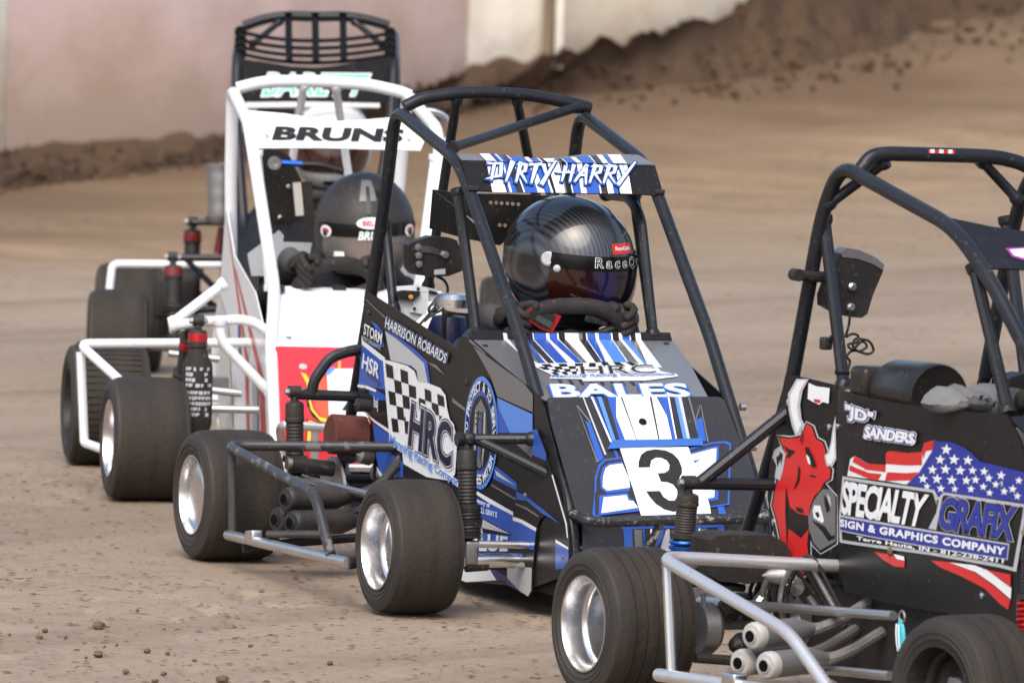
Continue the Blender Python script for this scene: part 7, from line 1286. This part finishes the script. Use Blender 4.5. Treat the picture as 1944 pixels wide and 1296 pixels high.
# ================================================================== white car
def car_white():
    O = (-0.5285,22.8097,0.0); YAW = 9; CY = 0.125; T = 0.0150
    car = car_root('race_car', 'white caged race car with a red nose following the blue car', O, YAW)
    wheel(car, (0.40, -0.37, 0.140), 0.1415, 0.176, 0.086, 0.03, -1, dish=0.36, seed=0.3)
    wheel(car, (-0.53, -0.355, 0.144), 0.1445, 0.190, 0.086, 0, -1, dark=True, blocks=True)
    wheel(car, (0.40, 0.56, 0.140), 0.1415, 0.16, 0.086, 0.03, 1); wheel(car, (-0.53, 0.58, 0.144), 0.1445, 0.19, 0.086, 0, 1, dark=True)
    R = [(-0.52,-0.0623,0.3612), (-0.49,-0.0786,0.7024), (-0.46,-0.0852,0.9021), (-0.43,-0.0834,0.9224), (-0.05,-0.0969,0.8448), (0.03,-0.0954,0.7878), (0.15,-0.05,0.4741), (0.45,-0.0928,0.3589), (0.51,-0.0822,0.1345), (0.52,-0.068,0.0693)]
    tube('cage_tube', [R[0], R[1], R[2], R[4], R[5], R[6], R[7], R[8], R[9]], T, 'white_tube', car, 0.04, 12)
    tube('cage_tube', [mir(p, CY) for p in [R[0], R[1], R[2], R[4], R[5], R[6], R[7], R[8], R[9]]], T, 'white_tube', car, 0.04, 12)
    H = [(-0.445,-0.076,0.9081),(-0.445,-0.011,0.9262),(-0.445,0.1025,0.9305),(-0.445,0.2341,0.9266),(-0.445,0.317,0.9101),(-0.445,0.3388,0.9019)]; tube('cage_tube', H, T, 'white_tube', car, 0.04, 12)
    for pts in ([(-0.445,0.0838,0.9225),(-0.6,0.0741,0.6558)], [(-0.445,0.1596,0.9221),(-0.6,0.2236,0.6786)]): tube('cage_brace', pts, 0.0095, 'white_tube', car)
    q = [(-0.4,0.3587,0.8684),(-0.4,0.3909,0.8693),(-0.4,0.4177,0.8584),(-0.4,0.4332,0.8356),(-0.4,0.4373,0.8008),(-0.4,0.3818,0.7935)]; tube('cage_brace', q, 0.008, 'steel_tube', car, 0.05)
    u = [(0.03,-0.0855,0.788),(0.06,-0.0489,0.4629)]; tube('cage_brace', u, 0.010, 'white_tube', car); tube('cage_brace', [mir(p, CY) for p in u], 0.0125, 'white_tube', car)
    for yy in (-0.075, 0.325):
        tube('frame_rail', [(-0.70, yy, 0.17), (-0.48, yy, 0.09), (0.46, yy, 0.085), (0.52, yy, 0.10)], 0.0135, 'white_tube', car); tube('frame_rail', [(-0.52, yy, 0.45), (-0.66, yy, 0.32), (-0.70, yy, 0.17)], 0.0125, 'white_tube', car)
    for xx, zz in ((-0.70, 0.17), (-0.30, 0.088), (0.10, 0.087), (0.50, 0.095)): tube('cross_tube', [(xx, -0.075, zz), (xx, 0.325, zz)], 0.0115, 'white_tube', car)
    MB().box((-0.05, CY, 0.072), (1.0, 0.40, 0.006)).build('floor_pan', 'black_matte', car)
    # hood, nose, roof visor
    Hd = Panel(((0.45,0.125,0.362),(0.0,1.0,0.0),(-0.9452,0.0,0.3265)), [(-0.1726,0.3579),(0.2206,0.3478),(0.1807,0.0003),(-0.212,-0.0015)], 'hood', 'white', car)
    Hd.rivets([(-0.1721,0.0495)], 0.007, 'dull_metal')
    MB().box((0.15,-0.0382,0.4747), (0.03, 0.022, 0.016), None, 0.003).build('latch', 'satin_black', Hd.obj)
    NP = Panel(((0.53,0.125,0.1),(0.0,1.0,0.0),(-0.2772,0.0,0.9608)), [(-0.2136,0.2736),(0.18,0.2744),(0.1876,-0.0036),(-0.2087,-0.0049),(-0.2133,0.0489)], 'nose_panel', 'white', car)
    N_ = lambda m, pts, l: NP.poly(m, pts, l)
    for m, q, l in zip(['nose_red','panel_black','yellow','red','nose_red','orange_red','white','sky_blue','gold','panel_black','yellow','red','panel_black','light_grey'], [[(-0.2095,0.2712),(-0.2075,0.2737),(0.1788,0.2755),(0.1767,0.0075),(-0.1819,0.0009),(-0.2033,0.1123),(-0.2057,0.1221)],[(-0.1541,0.217),(-0.1396,0.1976),(-0.1397,0.1729),(-0.1374,0.1385),(-0.1254,0.1116),(-0.1084,0.0997),(-0.0865,0.0965),(0.0063,0.0986),(0.0063,0.1072),(-0.0864,0.1039),(-0.1083,0.1071),(-0.118,0.1192),(-0.1289,0.1387),(-0.1324,0.1681),(-0.1323,0.1977),(-0.1468,0.2134)],[(-0.1517,0.2146),(-0.1395,0.2099),(-0.1298,0.1953),(-0.1288,0.1485),(-0.1228,0.1289),(-0.1083,0.1108),(-0.0864,0.1064),(0.0063,0.1085),(0.0063,0.1011),(-0.0864,0.0977),(-0.1059,0.101),(-0.1277,0.1264),(-0.1354,0.1582),(-0.1384,0.1902)],[(-0.1286,0.1929),(-0.0956,0.2109),(-0.0858,0.2136),(0.0315,0.2164),(0.0308,0.1102),(-0.0864,0.1076),(-0.1083,0.1145),(-0.1228,0.1339)],[(-0.2033,0.1123),(-0.1863,0.1016),(-0.1819,0.0009),(-0.1914,0.0486)],[(-0.1177,0.1734),(-0.1054,0.1984),(-0.092,0.2073),(-0.0864,0.1076),(-0.1059,0.1133),(-0.1204,0.1364)],[(-0.0907,0.2086),(-0.076,0.2237),(-0.0418,0.225),(0.0315,0.2263),(0.0308,0.1127),(-0.0864,0.1088),(-0.0885,0.1642)],[(-0.098,0.2121),(-0.0833,0.226),(-0.0687,0.2264),(-0.0858,0.2087)],[(-0.0649,0.2413),(-0.0588,0.2427),(-0.0589,0.2241),(-0.065,0.224)],[(-0.1376,0.1064),(-0.0816,0.0917),(-0.0816,0.0855),(-0.1315,0.0992),(-0.1306,0.05),(-0.1403,0.0498)],[(-0.1339,0.1028),(-0.0816,0.088),(-0.0817,0.0818),(-0.1279,0.0919),(-0.1293,0.0525),(-0.1379,0.0523)],[(-0.1279,0.0968),(-0.0865,0.0903),(-0.1109,0.0873)],[(-0.057,0.128),(-0.0201,0.1831),(-0.0202,0.1609),(-0.0424,0.1258)],[(-0.155,0.2244),(-0.154,0.2318),(-0.1467,0.2344),(-0.137,0.2309),(-0.137,0.2235),(-0.1468,0.2208)]], [1,2,3,2,2,3,4,5,5,3,4,5,5,3]): N_(m, q, l)
    NP.finish()
    VF = Panel(((0.03,0.125,0.797),(0.0,1.0,0.0),(-0.7572,0.0,0.6531)), [(-0.2185,-0.0052),(-0.0534,0.0011),(0.1734,0.0008),(0.1846,0.0307),(0.1487,0.1136),(0.1021,0.1077),(0.0407,0.0971),(-0.0086,0.0923),(-0.0741,0.1008),(-0.1363,0.1128),(-0.2205,0.1198),(-0.2268,0.0559)], 'roof_visor', 'white', car)
    VF.layer = 1; VF.text('BRUNS', [(-0.1757,0.0202),(0.1323,0.0238),(0.1435,0.0702),(-0.1614,0.0674)], [('black_paint', 0.05)], 1.02); VF.rivets([(-0.187,0.0329),(0.1474,0.0326)], 0.006, 'dull_metal')
    # right side panel, cream white with red and orange streaks
    S = Panel(((0.0,-0.088,0.0),(1.0,0.0,0.0),(0.0,0.0,1.0)), [(-0.5,0.6),(-0.47,0.62),(-0.3,0.52),(0.1,0.46),(0.42,0.33),(0.47,0.1),(-0.48,0.09),(-0.58,0.3)], 'side_panel', 'white', car)
    for m, pts in (('orange_red', [(-0.46, 0.60), (-0.43, 0.58), (0.02, 0.30), (0.10, 0.10), (0.05, 0.10), (-0.04, 0.30)]), ('red', [(-0.30, 0.50), (-0.26, 0.49), (0.30, 0.28), (0.42, 0.10), (0.33, 0.10), (0.22, 0.28)]), ('cream', [(-0.55, 0.42), (-0.35, 0.35), (-0.20, 0.12), (-0.46, 0.10)]), ('flag_blue', [(-0.18, 0.38), (-0.14, 0.37), (-0.10, 0.30), (-0.14, 0.30)]), ('light_grey', [(0.12, 0.30), (0.22, 0.26), (0.26, 0.12), (0.15, 0.12)])): S.poly(m, pts)
    S.finish()
    MB().prism([(-0.50, 0.345, 0.60), (-0.30, 0.345, 0.50), (0.10, 0.345, 0.46), (0.45, 0.345, 0.34), (0.50, 0.345, 0.10), (-0.48, 0.345, 0.09), (-0.56, 0.345, 0.30)], (0, 1, 0), 0.003).build('left_side_panel', 'white', car)
    # outriggers
    A = [(0.28,-0.304,0.3957),(0.28,-0.1815,0.4947)]; tube('outrigger', [A[0], A[1]], 0.0118, 'white_tube', car)
    B = [(0.32,-0.3136,0.3923),(0.32,-0.2603,0.4033),(0.32,-0.1448,0.4133),(0.32,-0.1078,0.4033),(0.32,-0.0701,0.3714)]; tube('outrigger', B, 0.0118, 'white_tube', car, 0.04)
    D = [(0.34,-0.1998,0.4135),(0.34,-0.1957,0.3626),(0.34,-0.0707,0.2392)]; tube('outrigger', D, 0.0118, 'white_tube', car, 0.04)
    for sy, nm in ((0, 1), (1, 2)):
        top = (0.37,-0.2527,0.4119); bot = (0.39,-0.2522,0.1465)
        if sy: top = (0.22,-0.2534,0.3785); bot = (0.1,-0.2551,0.188)
        if not sy:
            so = shock(car, top, bot, r=0.0215, band='anodised_red', split=0.5, coils=6)
            a, b = V(top), V(bot); ax = (b-a).normalized(); Ln = (b-a).length
            MB().lathe(a, ax, [(0.062, 0.018), (0.066, 0.0205), (0.085, 0.027), (0.10, 0.0345), (0.13, 0.036), (Ln-0.03, 0.0355), (Ln-0.012, 0.030), (Ln-0.008, 0.02)], 28).build('shock_cover', 'black_matte', so)
            rnd = random.Random(3); mb = MB(); side = Vector((0, 1, 0)); 
            for row in range(9):
                h = 0.105+0.0125*row+ (0.004 if row > 3 else 0); x = -0.9
                while x < 0.75:
                    wd = rnd.uniform(0.12, 0.34); 
                    if rnd.random() < 0.80:
                        pts = []
                        for an, hh in ((x, h), (x+wd*0.8, h), (x+wd*0.8, h+0.0085*rnd.uniform(0.5, 1)), (x, h+0.0085)):
                            pts.append(a+ax*hh+V((math.cos(an), math.sin(an), 0))*0.0368)
                        mb.add(pts, [(0, 1, 2, 3)])
                    x += wd
            mb.build('cover_print', 'light_grey', so, smooth=0)
        else: shock(car, top, bot, r=0.02, band='anodised_red', coils=6)
    # nerf bar
    nbp = [(0.05,-0.0399,0.3419), (0.05,-0.4897,0.3289), (0.2,-0.4036,0.252)]
    nb = MB().tube(bend(nbp, 0.03), 0.0108, 12).build('nerf_bar', 'white_tube', car)
    po = [(0.055,-0.4859,0.3097),(0.055,-0.4706,0.099),(0.2,-0.4315,0.0927)]
    MB().tube(bend([po[0], po[1], po[2]], 0.01), 0.0105).build('post', 'white_tube', nb)
    for pts in ([(0.3,-0.2868,0.2532),(0.3,-0.1386,0.2413)], [(0.36,-0.2203,0.2089),(0.36,-0.1057,0.2089)], [(-0.05,-0.2675,0.3034),(-0.05,-0.1493,0.2928)]): MB().rod(pts[0], pts[1], 0.0092).build('link_rod', 'steel_tube', car)
    MB().box((-0.2,-0.1323,0.2252), (0.06, 0.05, 0.03)).build('bracket', 'mid_grey', car)
    MB().rod((0.40, -0.35, 0.14), (0.40, 0.55, 0.14), 0.015, 14).build('front_axle', 'chrome', car); MB().rod((-0.53, -0.34, 0.144), (-0.53, 0.56, 0.144), 0.016, 14).build('rear_axle', 'dull_metal', car)
    fb = [(0.6,-0.0888,0.1968),(0.6,-0.0352,0.1884),(0.6,0.0352,0.1885)]; fbo = tube('front_bumper', [(0.52, R[9][1], R[9][2]+0.06), fb[0], fb[2], (fb[2][0], 0.30, fb[2][2]), (0.52, 0.33, fb[2][2])], 0.0105, 'steel_tube', car, 0.03)
    ps = [(0.595,-0.0053,0.1862),(0.595,-0.004,0.109)]; MB().rod(ps[0], ps[1], 0.010).build('bumper_strut', 'steel_tube', fbo)
    # cockpit
    hb = [(-0.42,-0.0208,0.7614),(-0.42,-0.0035,0.7691),(-0.42,0.0228,0.7669),(-0.42,0.0525,0.7518),(-0.42,0.0838,0.6917),(-0.42,0.0786,0.6713),(-0.42,0.0639,0.5867),(-0.42,-0.0061,0.5849),(-0.42,-0.039,0.6972)]; hs = MB().prism(hb, (1, 0, 0), 0.02).build('head_support', 'seat_black', car)
    MB().prism([(-0.38,0.0566,0.6905),(-0.38,0.0755,0.6924),(-0.38,0.0854,0.6145),(-0.38,0.0665,0.6125)], (1, 0, 0), 0.012).build('support_strap', 'cream', hs)
    MB().prism([(-0.385,0.0761,0.6921),(-0.385,0.1023,0.6943),(-0.385,0.1117,0.5902),(-0.385,0.0883,0.5896)], (1, 0, 0), 0.03).build('support_pad', 'black_matte', hs)
    for p in [(-0.417,0.0511,0.6794),(-0.417,0.0331,0.6059)]: MB().lathe(p, (1, 0, 0), [(0, 0.006), (0.004, 0.006), (0.005, 0)], 10).build('bolt', 'polished', hs)
    fit = [(-0.36,0.0072,0.7381),(-0.36,0.0246,0.7386),(-0.36,0.0742,0.737)]; MB().rod(fit[1], fit[2], 0.0075, 8).build('hose_fitting', 'anodised_blue', car); ft = MB().lathe(fit[0], (1, 0, 0), [(0, 0.013), (0.004, 0.016), (0.010, 0.016), (0.010, 0.008), (0.002, 0.008)], 18).build('hose_collar', 'polished', car)
    tube('hose', [(-0.4,0.0797,0.7334),(-0.4,0.1205,0.7344),(-0.4,0.1795,0.7186)], 0.008, 'seat_black', car)
    MB().prism([(-0.12,-0.0797,0.5372),(-0.12,-0.0078,0.594),(-0.12,0.0042,0.5806),(-0.12,0.0023,0.5668),(-0.12,0.0716,0.5662),(-0.12,0.0639,0.5202),(-0.12,-0.018,0.486),(-0.12,-0.0688,0.4848)], (1, 0, 0.3), 0.01).build('inner_panel', 'light_grey', car)
    seat(car, -0.30, 0.14, 0.08, 0.36, 0.42)
    sc = (0.1,0.1053,0.4519)
    sw, pt, sv, uv, nv = steering_wheel(car, sc, (-1, 0, 0.45), (0, 0, 1), 0.100, 0.093, False, 0.0165)
    tp = (0.085,0.1065,0.543); MB().lathe((tp[0], tp[1]-0.011, tp[2]-0.001), (0, 1, 0), [(0, 0.0185), (0.022, 0.0185)], 16).build('tape_wrap', 'cream', sw)
    return car, (O, YAW), (pt, sv, uv, nv, V(sc))
carW, posW, swW = car_white()
gw = [grip(swW, math.radians(42), -1), grip(swW, math.radians(138), 1)]
hw = (-0.08,0.1885,0.6123)
dW = driver('person in black with a matte black helmet driving the white car', carW, 'w', (posW[0][0], posW[0][1], 0), -math.pi/2+math.radians(posW[1]), (-0.22, hw[1]*0.6+0.05, 0.10), (hw[0], hw[1], hw[2]), gw, 'suit_black')
hW = helmet(dW, (hw[0], hw[1], hw[2]), -0.06, 0.08, 0.04, 'helmet_matte', 'visor_clear', 0.93, visor_el=(-0.66, 0.10), wrap=1.05, band='gloss_black', opening=True); head(dW, (hw[0]+0.005, hw[1], hw[2]-0.012), -0.06, 0.06)
helmet_badge(hW, 'white', 0.02, 0.20, 0.27, 0.105, 0.0075); helmet_text(hW, 'BELL', -0.13, 0.17, 0.155, 0.245, [('red', 0.02)], 0.0088)
helmet_text(hW, 'BRUNS', -0.22, 0.38, -0.09, 0.055, [('white', 0.035)], 0.0078, slant=0.06)
for s in (-1, 1):
    helmet_badge(hW, 'white', s*0.92, 0.02, 0.15, 0.10, 0.0080); helmet_badge(hW, 'red', s*0.92, 0.02, 0.09, 0.05, 0.0088)
MB().grid(helmet_patch(-0.22, 0.20, 0.62, 1.15, 0.002, 10, 6)).build('helmet_panel', 'mid_grey', hW); MB().grid(helmet_patch(-0.05, 0.05, 0.36, 0.95, 0.004, 4, 6)).build('helmet_panel', 'dark_grey', hW)

# ================================================================== dark car at the back of the line
def car_dark():
    O = (-0.6556,25.7154,0.0); YAW = 0.5; CY = 0.113; T = 0.0140
    car = car_root('race_car', 'dark race car with a netted roof at the back behind the white car', O, YAW)
    wheel(car, (0.40, -0.37, 0.140), 0.1415, 0.155, 0.086, 0.05, -1, dark=True)
    rw = (-0.55,-0.3707,0.1582)
    wheel(car, (-0.55, rw[1], 0.144), 0.1445, 0.18, 0.086, 0, -1, dark=True); wheel(car, (0.40, 0.62, 0.140), 0.1415, 0.155, 0.086, 0.05, 1, dark=True); wheel(car, (-0.55, 0.66, 0.144), 0.1445, 0.18, 0.086, 0, 1, dark=True)
    R = [(-0.48,-0.0916,0.3311), (-0.44,-0.1005,0.7565), (-0.4,-0.0905,0.9486), (-0.12,-0.0944,0.8689), (-0.02,-0.0918,0.7276), (0.1,-0.0594,0.4513), (0.45,-0.0346,0.1725)]
    rail = [R[0], R[1], (R[2][0]-0.02, R[2][1], R[2][2]-0.015), R[3], R[4], R[5], R[6], (0.47, R[6][1], 0.10)]
    rt_ = tube('cage_tube', rail, T, 'black_tube', car, 0.035, 12); lt_ = tube('cage_tube', [mir(p, CY) for p in rail], T, 'black_tube', car, 0.035, 12)
    H = [(-0.4,-0.0861,0.9405),(-0.4,-0.0319,0.9624),(-0.4,0.0275,0.9732),(-0.4,0.1024,0.9725),(-0.4,0.1795,0.9777),(-0.4,0.2421,0.9706),(-0.4,0.3024,0.9552)]; tube('cage_tube', H, T, 'black_tube', car, 0.05, 12)
    for pts in ([(-0.4,0.0131,0.9589),(-0.3,-0.0601,0.8957)], [(-0.4,0.2073,0.9657),(-0.3,0.2899,0.9053)]): tube('cage_brace', pts, 0.0085, 'black_tube', car)
    # roof net: three straps crossed by cords, wrapped on the side rails
    straps = [[(-0.4,0.0328,0.9796),(-0.4,0.0337,0.9671),(-0.24,0.0386,0.9139),(-0.13,0.0436,0.8642)],[(-0.4,0.104,0.982),(-0.4,0.105,0.9696),(-0.24,0.1094,0.9164),(-0.13,0.1141,0.8667)],[(-0.4,0.178,0.9846),(-0.4,0.1789,0.9722),(-0.24,0.183,0.9189),(-0.13,0.1873,0.8692)]]
    for s in straps:
        mb = MB(); P3 = [V(p) for p in s]; mb.grid([[p+V((0.018, -0.0095, 0.004)), p+V((0.018, 0.0095, 0.004))] for p in P3]); mb.grid([[p+V((0.018, 0.0095, 0.002)), p+V((0.018, -0.0095, 0.002))] for p in P3]); mb.build('net_strap', 'visor_black', car)
    cords = [[(-0.27,-0.0904,0.9306),(-0.27,-0.0281,0.9198),(-0.27,0.0367,0.9138),(-0.27,0.1086,0.9139),(-0.27,0.1828,0.92),(-0.27,0.2446,0.9292),(-0.27,0.3062,0.9406)],[(-0.22,-0.0887,0.9116),(-0.22,-0.0265,0.9015),(-0.22,0.0381,0.8959),(-0.22,0.1099,0.8961),(-0.22,0.184,0.902),(-0.22,0.2456,0.9109),(-0.22,0.3072,0.9215)],[(-0.17,-0.0871,0.8951),(-0.17,-0.025,0.8843),(-0.17,0.0395,0.8783),(-0.17,0.1112,0.8785),(-0.17,0.1851,0.8845),(-0.17,0.2466,0.8937),(-0.17,0.3081,0.9051)],[(-0.14,-0.086,0.8791),(-0.14,-0.0239,0.8676),(-0.14,0.0405,0.8612),(-0.14,0.1122,0.8612),(-0.14,0.186,0.8675),(-0.14,0.2474,0.877),(-0.14,0.3088,0.889)]]
    for c in cords: MB().tube(bend(c, 0.05), 0.0055, 6).build('net_cord', 'visor_black', car)
    for c in cords:
        for p in (c[0], c[-1]): MB().lathe(p, (0.8, 0, -0.2), [(-0.007, 0.0165), (0.007, 0.0165)], 12).build('cord_wrap', 'hole_black', car)
    VF = Panel(((-0.03,0.113,0.705),(0.0,1.0,0.0),(-0.4744,0.0,0.8803)), [(-0.2118,0.1871),(-0.1857,0.1826),(-0.1312,0.1764),(-0.0618,0.1668),(-0.0001,0.1656),(0.049,0.1724),(0.1102,0.1857),(0.1641,0.1974),(0.2021,0.2071),(0.2102,0.0719),(-0.1978,0.0508)], 'roof_visor', 'visor_black', car)
    VF.layer = 2; VF.text('BARETT', [(-0.1372,0.0763),(0.1235,0.0877),(0.146,0.1501),(-0.1225,0.1425)], [('white', 0.06), ('teal', 0.02)], 1.05); VF.finish()
    MB().prism([(0.0,-0.0839,0.7567),(0.0,0.105,0.7657),(0.0,0.2867,0.7675),(0.0,0.2871,0.7572),(0.0,0.1054,0.7527),(0.0,-0.0834,0.743)], (1, 0, 0.3), 0.01).build('visor_edge', 'white', VF.obj)
    # body behind the white car
    for yy in (-0.092, 0.318): tube('frame_rail', [(-0.70, yy, 0.17), (-0.48, yy, 0.09), (0.47, yy, 0.09)], 0.0135, 'black_tube', car)
    MB().box((-0.05, CY, 0.072), (1.0, 0.40, 0.006)).build('floor_pan', 'black_matte', car)
    MB().prism([(-0.50, -0.108, 0.55), (0.05, -0.108, 0.47), (0.42, -0.108, 0.34), (0.46, -0.108, 0.10), (-0.48, -0.108, 0.09), (-0.56, -0.108, 0.30)], (0, -1, 0), 0.003).build('side_panel', 'panel_black', car); MB().prism([(-0.50, 0.335, 0.55), (0.05, 0.335, 0.47), (0.42, 0.335, 0.34), (0.46, 0.335, 0.10), (-0.48, 0.335, 0.09), (-0.56, 0.335, 0.30)], (0, 1, 0), 0.003).build('left_side_panel', 'panel_black', car)
    MB().prism([(0.05, -0.10, 0.47), (0.05, 0.325, 0.47), (0.42, 0.325, 0.34), (0.42, -0.10, 0.34)], (0.3, 0, 1), 0.003).build('hood', 'panel_black', car); MB().prism([(0.425, -0.10, 0.34), (0.425, 0.325, 0.34), (0.47, 0.325, 0.10), (0.47, -0.10, 0.10)], (1, 0, 0.2), 0.003).build('nose_panel', 'panel_black', car)
    nbp = [(-0.15,-0.1186,0.3192),(-0.15,-0.2241,0.3201),(-0.15,-0.3955,0.3121),(-0.15,-0.4073,0.3032),(0.05,-0.4068,0.241)]; nb = MB().tube(bend([nbp[0], nbp[2], nbp[3], nbp[4], (0.20, nbp[4][1], 0.16)], 0.03), 0.0105, 10).build('nerf_bar', 'white_tube', car)
    so = shock(car, (-0.52,-0.2066,0.409), (-0.53,-0.2044,0.24), r=0.0235, band='dark_red', split=0.7)
    shock(car, (0.34,-0.2343,0.367), (0.38,-0.2233,0.1337), r=0.0235, band='dark_red')
    for pts, r in (([(-0.5,-0.206,0.4071),(-0.5,-0.1786,0.4096),(-0.5,-0.1206,0.4101)], 0.009), ([(0.3,-0.2368,0.3621),(0.3,-0.0978,0.3662)], 0.010), ([(0.3,-0.2043,0.3626),(0.3,-0.1218,0.2853)], 0.008), ([(0.1,-0.2368,0.3069),(0.1,-0.0953,0.201)], 0.009), ([(0.2,-0.2105,0.2177),(0.2,-0.0802,0.2291)], 0.010)): tube('suspension_tube', pts, r, 'black_tube', car)
    MB().prism([(-0.5,-0.1788,0.4142),(-0.5,-0.1448,0.449),(-0.5,-0.1403,0.4063),(-0.5,-0.1753,0.4021)], (1, 0, 0), 0.01).build('gusset', 'black_paint', car)
    cn = [(-0.45,-0.1287,0.4127),(-0.45,-0.1369,0.5711)]; mb = MB(); Lc = (V(cn[1])-V(cn[0])).length
    mb.lathe(cn[0], V(cn[1])-V(cn[0]), [(0, 0.030), (0.01, 0.034)]+[(Lc*(0.08+0.8*k/12), 0.0365 if k % 4 else 0.0355) for k in range(13)]+[(Lc*0.95, 0.038), (Lc, 0.0385), (Lc, 0.034), (Lc*0.6, 0.033), (Lc*0.6, 0.0)], 28); mb.build('air_canister', 'dull_metal', car)
    MB().rod((-0.5,-0.1362,0.3269), (-0.5,-0.1248,0.3977), 0.013).build('red_damper', 'dark_red', car)
    MB().box((0.1,-0.2281,0.2518), (0.22, 0.12, 0.12), None, 0.02).build('engine', 'black_matte', car)
    MB().rod((0.40, -0.35, 0.14), (0.40, 0.60, 0.14), 0.015, 14).build('front_axle', 'dull_metal', car); MB().rod((-0.55, rw[1], 0.144), (-0.55, 0.65, 0.144), 0.016, 14).build('rear_axle', 'dull_metal', car)
    seat(car, -0.32, 0.13, 0.08, 0.36, 0.42)
    MB().prism([(-0.4,0.0552,0.6224),(-0.4,0.0583,0.7267),(-0.4,0.0193,0.7254),(-0.4,-0.0426,0.7265),(-0.4,-0.0391,0.6191)], (1, 0, 0), 0.02).build('head_support', 'black_matte', car)
    sc = (0.06, 0.13, 0.45); sw, pt, sv, uv, nv = steering_wheel(car, sc, (-1, 0, 0.4), (0, 0, 1), 0.10, 0.08, False, 0.016)
    return car, (O, YAW), (pt, sv, uv, nv, V(sc))
carD, posD, swD = car_dark()
gd = [grip(swD, math.radians(25), -1), grip(swD, math.radians(155), 1)]
hd_ = (-0.12,0.1601,0.6577)
dD = driver('person with a white helmet driving the dark car at the back', carD, 'd', (posD[0][0], posD[0][1], 0), -math.pi/2+math.radians(posD[1]), (-0.24, 0.14, 0.10), hd_, gd, 'suit_black')
hD = helmet(dD, hd_, 0.05, 0.05, 0, 'helmet_white', 'visor_dark', 0.86, visor_el=(-0.50, 0.10), wrap=1.1); head(dD, hd_, 0.05, 0.05)
for k in range(4): helmet_badge(hD, 'red', -0.12+0.15*k, 0.42, 0.055, 0.07, 0.003, square=True, name='red_mark')

# s8_end
